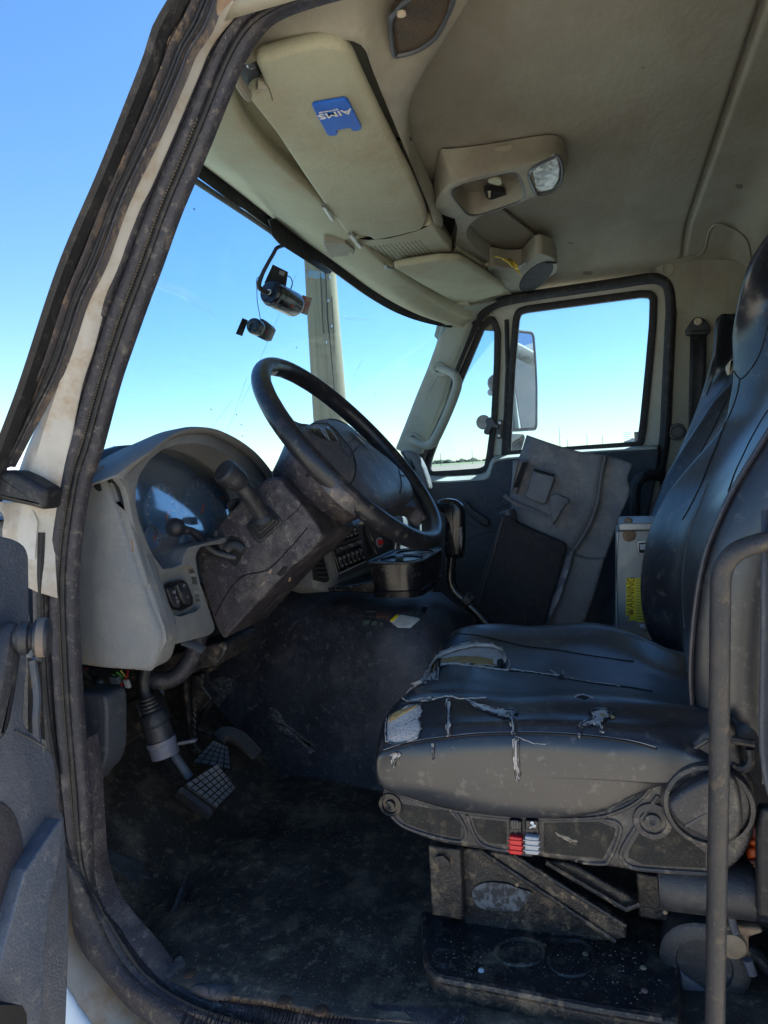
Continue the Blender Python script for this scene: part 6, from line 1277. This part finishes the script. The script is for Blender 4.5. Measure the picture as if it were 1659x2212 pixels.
for c_, r_ in (((28,710),.0135),((1160,780),.019)):
    P0 = onto(shT, q('z6',c_)[0], .0); mesh('shell_bolt', *g_lathe(P0,(-1,0,0),[(r_*1.25,0),(r_*1.2,.003),(r_*.85,.004),(r_*.8,.001),(r_*.55,.001),(r_*.5,.005),(r_*.2,.006),(.001,.004)],26), m_blkg if r_ < .015 else m_shell, ds)
kn = pX(q('z6',(1395,690))[0], SHX-.002)
kr = (pX(q('z6',(1600,690))[0], SHX)-kn).length
mesh('recliner_knob', *g_lathe(kn,(-1,0,0),[(kr*1.0,0),(kr*.99,.014),(kr*.95,.018),(kr*.86,.019),(kr*.84,.013),(.001,.013)],48), m_shell, ds, sharp=35)
mesh('knob_grip', *g_pillow(rnd_poly(LX('z6',SHX-.036,(1222,712),(1290,650),(1390,600),(1500,560),(1540,640),(1560,800),(1520,880),(1430,880),(1330,840),(1250,780)),.012,3), (.024,0,0), .007), m_shell, ds, sharp=60)
mesh('knob_mark', *g_prism(LX('z6',SHX-.0368,(1300,800),(1400,745),(1400,755),(1306,812)), (.0006,0,0)), m_btxt, ds)
mesh('shell_hook', *g_tube(cr(LX('z6',SHX,(1500,430),(1560,440),(1600,446)),4), .005, 8), m_shell, ds)
mesh('shell_hook', *g_tube(cr(LX('z6',SHX,(1500,540),(1530,555),(1565,550),(1585,520),(1582,470)),4), .0055, 8), m_shell, ds)
# switches
for x0, x1, m__, sym in ((540,596,m_red,0),(608,668,m_greyp,1)):
    mesh('switch_body', *g_pillow(rnd_poly(LX('z6',SHX-.004,(x0,775),(x1,780),(x1,930),(x0,925)),.002,2), (.01,0,0), .002), m_blkg, ds)
    mesh('switch_paddle', *g_pillow(rnd_poly(LX('z6',SHX-.012,(x0,848),(x1,856),(x1,932),(x0,926)),.002,2), (.012,0,0), .002), m__, ds)
    mesh('switch_top', *g_pillow(rnd_poly(LX('z6',SHX-.010,(x0+2,778),(x1-2,784),(x1-3,824),(x0+2,820)),.002,2), (.01,0,0), .002), m_blkg, ds)
    for k in range(3): mesh('paddle_rib', *g_box(pX(q('z6',((x0+x1)/2, 868+k*22))[0],SHX-.0125),(0,(x1-x0)*.00018,0),(.001,0,0),(0,0,.0005)), m__, ds)
mesh('switch_symbol', *g_lathe(pX(q('z6',(640,790))[0],SHX-.0105),(-1,0,0),[(.0022,0),(.0022,.0006),(.001,.0008)],10), m_wtxt, ds)
mesh('switch_symbol', *g_tube(cr(LX('z6',SHX-.0112,(630,812),(640,806),(652,806),(652,800),(640,798)),4), .0009, 5), m_wtxt, ds)
for k in range(3): mesh('switch_symbol', *g_box(pX(q('z6',(556+k*10,798))[0],SHX-.0105),(0,.0007,0),(.0004,0,0),(0,0,.006)), m_btxt, ds)
# suspension
def fr(name, pts, X, t, m_=m_frame, b=.003): return mesh(name, *g_prism(LX('z6',X,*pts), (t,0,0)), m_, ds, bevel=b)
fr('front_upright', [(190,890),(330,905),(345,1215),(205,1190)], .17, .30)
fr('side_plate', [(335,900),(480,915),(950,1230),(1000,1300),(900,1305),(620,1285),(345,1225)], .19, .02)
fr('diagonal_brace', [(425,915),(560,930),(1040,1230),(1048,1290),(985,1300),(900,1230)], .165, .02)
fr('diagonal_brace', [(690,955),(830,975),(1105,1135),(1100,1160),(1060,1168),(1000,1150)], .17, .02)
fr('cross_tube', [(1090,1010),(1240,1030),(1230,1220),(1100,1200)], .20, .3)
for a, b in (((430,920),(1000,1300)),((560,930),(1044,1236)),((700,960),(1040,1160)),((1040,1165),(1105,1140))):
    mesh('brace_lip', *g_tube(LX('z6',.163,a,b), .0035, 7), m_frame, ds)
mesh('side_motor', *g_lathe(pX(q('z6',(1400,1060))[0],.15),(0,-1,0),[(.03,-.06),(.035,-.05),(.035,.05),(.02,.06)],18), m_blk, ds)
mesh('side_motor', *g_lathe(pX(q('z6',(1330,1080))[0],.13),(1,0,0),[(.001,0),(.03,.0),(.035,.01),(.035,.08)],18), m_blk, ds)
mesh('upright_bolt', *g_lathe(pX(q('z6',(252,958))[0],.169),(-1,0,0),[(.013,0),(.013,.006),(.001,.007)],6), m_frame, ds, sharp=20)
for c_ in ((1000,1140),(1215,1175),(575,1055),(820,1110)): mesh('dried_mud', *g_lathe(pX(q('z6',c_)[0],.163),(-1,.2,.1),[(.0035,0),(.0028,.002),(.001,.0025)],7), m_grit, ds, sharp=20)
sheet_p = LX('z6',.164,(360,1120),(420,1085),(520,1090),(590,1120),(640,1130),(580,1215),(470,1212),(385,1195)); mesh('chalky_wear', *g_prism(rnd_poly([p+V((.022,0,0)) for p in sheet_p],.01,2), (.001,0,0)), mat('chalky wear', (.14,.155,.18), .9, (.035,.033,.036), sc=60, lo=.44, hi=.54, bump=.5), ds)
bp = LZ('z6',.035,(172,1170),(180,1400),(215,1450),(262,1475),(480,1515),(700,1560),(900,1600),(1220,1650),(1275,1640),(1285,1580),(1275,1300),(1240,1120),(700,1050))
bpl = mesh('base_plate', *g_pillow(rnd_poly(bp,.012,3)[::-1], (0,0,-.03), .008), m_frame, ds, sharp=60)
bpT = bvh(bpl)
mesh('plate_rim', *g_tube(cr([onto(bpT,(x[0],x[1]),.001) for x in q('z6',(180,1190),(185,1300),(192,1400),(225,1448),(270,1470),(480,1508),(700,1552),(900,1592),(1200,1640))],5), .0065, 8), m_frame, ds)
for cx_, cy_, a_, b_ in ((590,1352,105,58),(812,1378,100,78)):
    mesh('pressed_ring', *g_tube([onto(bpT,p,.001) for p in q('z6',*[(cx_+a_*math.cos(t),cy_+b_*math.sin(t)) for t in [2*math.pi*k/40 for k in range(40)]])], .0035, 7, closed=True), m_frame, ds)
    sheet('ring_hollow', bpT, q('z6',*[(cx_+a_*.9*math.cos(t),cy_+b_*.85*math.sin(t)) for t in [2*math.pi*k/14 for k in range(14)]]), m_crease if False else m_frame, ds, off=.0004)
mb = MB()
def grit2(f, cx, cy, sx, sy, n, s):
    for _ in range(n):
        p = q(f,(random.gauss(cx,sx), random.gauss(cy,sy)))[0]; h = onto(bpT, p, .0005, V((.2,.2,.03))); r = random.uniform(*s)
        if h.z < .03: continue
        k = 7; rg = [[h+V((math.cos(a)*r*q_*random.uniform(.7,1.2), math.sin(a)*r*q_*random.uniform(.7,1.2), zz*r)) for a in [2*math.pi*i/k for i in range(k)]] for q_, zz in ((1,0),(.9,.4),(.4,.7))]
        mb.add(g_loft(rg))
grit2('z6',1000,1450,130,90,90,(.0004,.0018)); grit2('z6',700,1400,200,90,160,(.0003,.0013)); grit2('z6',300,1400,90,60,80,(.0003,.0015)); grit2('z6',260,1180,40,12,30,(.0005,.003))
mb.build('plate_grit', m_grit, ds, kind='stuff')
for c_, m__ in (((1120,1420),m_rust),((1125,1520),mat('dull pink chip',(.3,.17,.14),.9,bump=.3)),((870,1360),m_grit),((690,1325),m_grit),((420,1432),m_wtxt)):
    h = onto(bpT, q('z6',c_)[0], .001, V((.2,.1,.03))); mesh('mud_lump', *g_lathe(h,(0,0,1),[(.0045,0),(.0035,.002),(.001,.003)],8), m__, ds, sharp=20)

ps = thing('passenger_seat', 'black vinyl passenger seat backrest, mostly hidden behind the driver seat', 'seat', V((1.3,.0,.05)))
farp = contour('n2', 1.50, [(1160,120),(1070,140),(960,180),(900,240),(862,360),(845,480),(838,600),(818,750),(780,930),(740,1080),(690,1220),(630,1370),(530,1600),(430,1860),(330,2150)])
nearp = contour('n2', 1.08, [(1250,640),(1150,800),(1035,950),(930,1040),(850,1160),(750,1310),(640,1480),(500,1700),(420,1850),(330,2050),(250,2250)])
pb_ = backrest('backrest', nearp, farp, 1.07, 1.50, .30, 1.12, m_vinyl, ps, head=.88)
pbT = bvh(pb_)
bs('backrest_seam','n2',[(940,720),(900,800),(850,920),(800,1060)], m_crease, .0014, .0006, pbT, ps)
bs('backrest_seam','n2',[(985,1100),(930,1210),(870,1350),(800,1480),(740,1600)], m_crease, .0014, .0006, pbT, ps)
mesh('seat_cushion', *g_pillow(rnd_poly([V((1.08,y,z)) for y,z in ((-.25,.18),(.00,.18),(.05,.21),(.045,.26),(.0,.29),(-.25,.31))],.03,4), (.44,0,0), .03), m_vinyl, ps, sharp=60)
mesh('seat_base', *box2((1.12,-.2,.0),(1.48,.0,.17)), m_frame, ps, bevel=.01)
mesh('headrest_tag', *g_pillow(rnd_poly(LX('n2',1.02,(975,800),(1035,720),(1048,740),(1040,860),(1000,880)),.006,2), (.02,0,0), .005), m_tan, ps)

# ================================================================== NEAR RIGHT: GRAB BAR, BELT PARTS
gb = thing('grab_bar', 'long black tubular grab bar standing in the doorway in front of the driver seat', 'grab bar', pX((1545,2212),-.03))
mesh('bar_tube', *g_tube(cr([pX(p,x) for p,x in (((1740,1155),.05),((1690,1163),.0),((1645,1172),-.02),((1598,1188),-.03),((1570,1212),-.03),((1558,1245),-.03),((1556,1300),-.03),((1554,1500),-.03),((1553,1700),-.03),((1549,1900),-.03),((1546,2100),-.03),((1543,2300),-.03))],6), .0100, 16), mat('worn black bar', (.020,.020,.024), .5, (.03,.028,.03), sc=12, dirt=(.12,.085,.05), dsc=10, dlo=.5, dhi=.75, damt=.5, bump=.25, bsc=500), gb, sharp=60)
rt = thing('belt_retractor', 'grey seat belt retractor spool low in the corner behind the grab bar', 'belt retractor', pX(q('n3',(560,2200))[0],.16))
rc = pX(q('n3',(575,1800))[0],.16)
mesh('spool_drum', *g_lathe(rc,(-1,.1,0),[(.055,-.05),(.055,0),(.050,.004),(.035,.005),(.033,.0),(.001,.0)],32), m_blk, rt, sharp=35)
mesh('spool_webbing', *g_grid([[pX(q('n3',(x,y))[0],.16+dx) for dx in (0,.05)] for x,y in ((410,1850),(470,1960),(540,2060),(600,2130),(640,2250))]), m_greyp, rt, solid=.003)
mesh('webbing_face', *g_prism(LX('n3',.155,(408,1850),(440,1880),(590,1985),(600,2210),(520,2150),(450,2060),(415,1960)), (.02,0,0)), m_bluegrey, rt, bevel=.003)
mesh('retractor_bracket', *g_prism(LX('n3',.15,(720,1560),(780,1545),(960,1560),(980,1590),(880,1620),(880,1700),(920,1850),(905,1900),(870,1860),(830,1700),(740,1640)), (.015,0,0)), m_rust, rt, bevel=.003)
mesh('bracket_bolt', *g_lathe(pX(q('n3',(765,1672))[0],.145),(-1,0,0),[(.017,0),(.016,.004),(.008,.006),(.001,.006)],20), mat('dull zinc bolt',(.24,.19,.13),.6,(.15,.12,.09),sc=60), rt)
mesh('bracket_tip', *g_tube(LX('n3',.14,(870,1770),(905,1870)), .006, 8), m_dgrey, rt)
bk2 = thing('orange_buckle', 'orange and dark red plastic buckle parts behind the grab bar at the right edge', 'buckle', pX(q('n3',(860,1290))[0],.2))
for pts, m__ in (([(885,960),(950,958),(952,1010),(930,1012),(880,990)],m_org),([(872,1015),(930,1020),(940,1050),(945,1085),(870,1090),(862,1050)],m_org),([(815,1178),(890,1182),(885,1210),(862,1290),(840,1292),(822,1230)],m_org),([(945,570),(1030,600),(1030,740),(950,740)],m_ored),([(850,1090),(950,1095),(940,1190),(780,1190),(830,1150)],m_ored),([(900,860),(955,860),(955,960),(890,950)],m_ored)):
    mesh('buckle_part', *g_pillow(rnd_poly(LX('n3',.20,*pts),.004,2), (.02,0,0), .004), m__, bk2)
mesh('buckle_rib', *g_prism(LX('n3',.196,(842,1185),(868,1187),(862,1250),(846,1250)), (.004,0,0)), m_ored, bk2)
bw = mesh('near_seat_belt', *g_grid([[pX(q('n3',(x,y))[0],.02+dx) for x,dx in ((a,0),(a+22,.006),(a+80,.03),(a+180,.05))] for a,y in ((965,-1300),(958,-600),(950,-100),(945,150),(950,350),(968,500),(990,600),(1010,660))]), m_dtrim, solid=.003)
tagm(bw, 'dark grey seat belt webbing hanging at the right edge of the doorway', 'seat belt')
bw2 = mesh('belt_stalk', *g_prism(LX('n3',.10,(960,745),(1040,745),(1045,1500),(940,1480),(940,900)), (.02,0,0)), m_rubd, bevel=.004)
tagm(bw2, 'black flat strap standing at the right edge beside the orange buckle', 'strap')
hz = mesh('cable_hose', *g_tube(cr([pX(q('n3',p)[0],.25) for p in ((350,1430),(560,1390),(760,1320),(820,1400),(920,1470),(1060,1500))],6), .012, 10), m_rub); tagm(hz, 'dusty black hose running behind the seat base at the lower right', 'hose')
hz = mesh('air_line', *g_tube(cr([pX(q('n3',p)[0],.2) for p in ((860,1700),(930,1740),(1000,1820),(1060,1880))],6), .009, 10), m_rub); tagm(hz, 'short black air line below the rusty bracket at the lower right corner', 'hose')
hz = mesh('blue_cable', *g_tube(cr([pX(q('n3',p)[0],.14) for p in ((745,1400),(758,1460),(770,1530),(790,1590))],6), .005, 8), m_bluegrey); tagm(hz, 'short blue-grey cable dropping to the bolt behind the grab bar', 'cable')

# ================================================================== NEAR LEFT: OPEN DRIVER DOOR
dd = thing('driver_door', 'open driver door at the left edge, blue-grey trim panel seen at a sharp angle', 'door', pY((60,2200),.60))
DY = .60
def LYd(Y, *pts): return [pY(p, Y) for p in pts]
dp = LYd(DY,(-60,1150),(-10,1156),(30,1164),(54,1178),(63,1200),(64,1330),(60,1410),(50,1560),(62,1578),(90,1606),(118,1632),(123,1700),(124,1750),(139,1757),(146,1870),(151,1985),(147,2120),(140,2300),(-60,2300))
dpm = mesh('trim_panel', *g_pillow(rnd_poly(dp,.008,2), (0,.035,0), .0025), m_bluegrey, dd, sharp=60)
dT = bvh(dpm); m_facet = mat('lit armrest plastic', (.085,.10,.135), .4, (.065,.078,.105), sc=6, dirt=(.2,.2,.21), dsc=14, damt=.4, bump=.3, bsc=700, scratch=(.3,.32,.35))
mesh('door_edge', *g_prism(LYd(DY+.04,(60,1420),(90,1430),(98,1600),(60,1580)), (0,.02,0)), m_frame, dd)
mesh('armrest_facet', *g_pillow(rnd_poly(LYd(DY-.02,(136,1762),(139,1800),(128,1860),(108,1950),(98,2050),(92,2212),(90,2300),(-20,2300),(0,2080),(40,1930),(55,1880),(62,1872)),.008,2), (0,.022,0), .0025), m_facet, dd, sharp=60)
mesh('panel_recess', *g_pillow(rnd_poly(LYd(DY-.003,(-40,1725),(5,1730),(30,1750),(46,1790),(55,1850),(50,1885),(30,1950),(-40,2060)),.01,3), (0,.006,0), .002), mat('purple-grey inlay', (.035,.032,.042), .6, bump=.4), dd)
mesh('lower_pocket', *g_prism(LYd(DY-.045,(-40,2170),(48,2172),(58,2190),(60,2300),(-40,2300)), (0,.03,0)), m_crease, dd)
for pts in ([(31,1578),(60,1592),(92,1612),(118,1634)], [(0,1862),(20,1900)],):
    mesh('panel_crease', *g_tube([onto(dT,p,.0006) for p in pts], .0016, 5), m_btxt, dd)
mesh('door_check', *g_tube(cr(LYd(DY+.045,(62,1425),(72,1500),(70,1560),(78,1640)),4), .008, 8), m_dgrey, dd)
mesh('check_plate', *g_prism(LYd(DY+.05,(60,1435),(80,1440),(82,1545),(62,1540)), (0,.006,0)), m_frame, dd, bevel=.002)
cr_ = LYd(DY-.03,(34,1342),(50,1345),(56,1380),(50,1440),(40,1500),(28,1570),(12,1600),(-6,1606),(-20,1560),(-8,1480),(8,1400),(22,1355))
mesh('window_crank', *g_pillow(chaikin(cr_,1), (0,.02,0), .009), m_blk, dd, sharp=60)
k0, k1 = pY((40,1378),DY-.03), pY((112,1376),DY-.055); kax = (k1-k0).normalized(); kl = (k1-k0).length
rk = .0175
mesh('crank_knob', *g_lathe(k0, kax, [(.010,-.004),(.014,0),(rk*.95,.002),(rk*.95,kl*.30),(rk*.72,kl*.36),(rk*.72,kl*.42),(rk*1.05,kl*.50),(rk*1.12,kl*.62),(rk*1.12,kl*.86),(rk*.95,kl*.96),(.001,kl)], 26), m_blk, dd, sharp=45)
mesh('knob_worn_band', *g_lathe(k0, kax, [(rk*1.10,kl*.58),(rk*1.135,kl*.62),(rk*1.135,kl*.80),(rk*1.10,kl*.84)], 26), mat('worn tan band', (.20,.16,.13), .8, (.12,.10,.09), sc=30, bump=.3), dd)

# ================================================================== SMALL PIECES GO UNDER THE PART THEY BELONG TO
SUB = {'hinge_screw':'hinge_bracket','knob_grip':'recliner_knob','knob_mark':'recliner_knob','switch_paddle':'switch_body','switch_top':'switch_body','crank_knob':'window_crank','knob_worn_band':'window_crank',
       'lever_knob':'tilt_lever','stalk_grip':'signal_stalk','boot_ring':'signal_stalk','mirror_glass':'mirror_housing','dial_tick':'gauge_dial','dial_ring':'gauge_dial','grip_seam':'grip','tread_block':'pedal_pad','pedal_groove':'pedal_plate',
       'grille_screw':'speaker_grille','grille_rim':'speaker_grille','bin_divider':'storage_bin','bin_cutout':'storage_bin','cutout_clip':'storage_bin','bin_light_tab':'storage_bin','lens_surround':'lamp_lens','panel_holes':'perforated_panel',
       'badge_ring':'end_badge','dial_rib':'module_body','card_lettering':'card_body','bracket_sticker':'bracket','latch_screw':'latch_plate','trim_crease':'trim_panel','anchor_bolt':'belt_anchor','anchor_slot':'belt_anchor',
       'pocket_mouth':'pocket','clip_slot':'clip_bracket','label_lettering':'label_band','label_triangle':'label_band','label_line':'label_body','latch_opening':'latch_frame','latch_tongue':'latch_frame',
       'backrest_seam':'backrest','backrest_stitch':'backrest','piping':'backrest','cushion_seam':'seat_cushion','front_seam':'seat_cushion','torn_backing':'seat_cushion','curled_edge':'seat_cushion','exposed_foam':'seat_cushion','frayed_edge':'seat_cushion',
       'torn_flap':'seat_cushion','tear_hole':'seat_cushion','small_hole':'seat_cushion','side_piping':'seat_cushion','shell_rib':'side_shell','recessed_panel':'side_shell','shell_rim':'side_shell','shell_scratch':'side_shell','shell_bolt':'side_shell',
       'plate_rim':'base_plate','pressed_ring':'base_plate','ring_hollow':'base_plate','mud_lump':'base_plate','pad_seam':'hub_pad','spoke_button':'hub_pad','button_line':'hub_pad','switch_outline':'hub_pad','hub_emblem':'hub_pad','emblem_line':'hub_pad','emblem_bar':'hub_pad',
       'screw_recess':'handle_foot','screw_head':'handle_foot','crack':'pole_shaft','paint_band':'pole_shaft','staple':'pole_shaft','bracket_wedge':'centre_bracket','slot_gap':'key_slot','knob_ring':'valve_knob','stain':'headliner','sill_bolt':'floor_mat',
       'reflection_streak':'windscreen','glass_scratch':'windscreen','bug_spot':'windscreen','seal_groove':'door_seal','seal_stitching':'door_seal','seal_lip':'door_seal','scuff_mark':'engine_cover','shroud_crease':'column_shroud','bare_patch':'column_shroud','etched_mark':'window_glass'}
kids = {}
for o in bpy.data.objects:
    if o.parent is not None: kids.setdefault(o.parent.name, []).append(o)
for r in [o for o in bpy.data.objects if o.parent is None and o.name in kids]:
    L = kids[r.name]
    for o in L:
        b = o.name.split('.')[0]
        if b in SUB:
            c = [p for p in L if p.name.split('.')[0] == SUB[b] and p is not o]
            if not c: continue
            def ctr(x):
                s = V((0,0,0))
                for k in x.bound_box: s += V(k)
                return s/8
            co = ctr(o); p = min(c, key=lambda p: (ctr(p)-co).length)
            o.parent = p
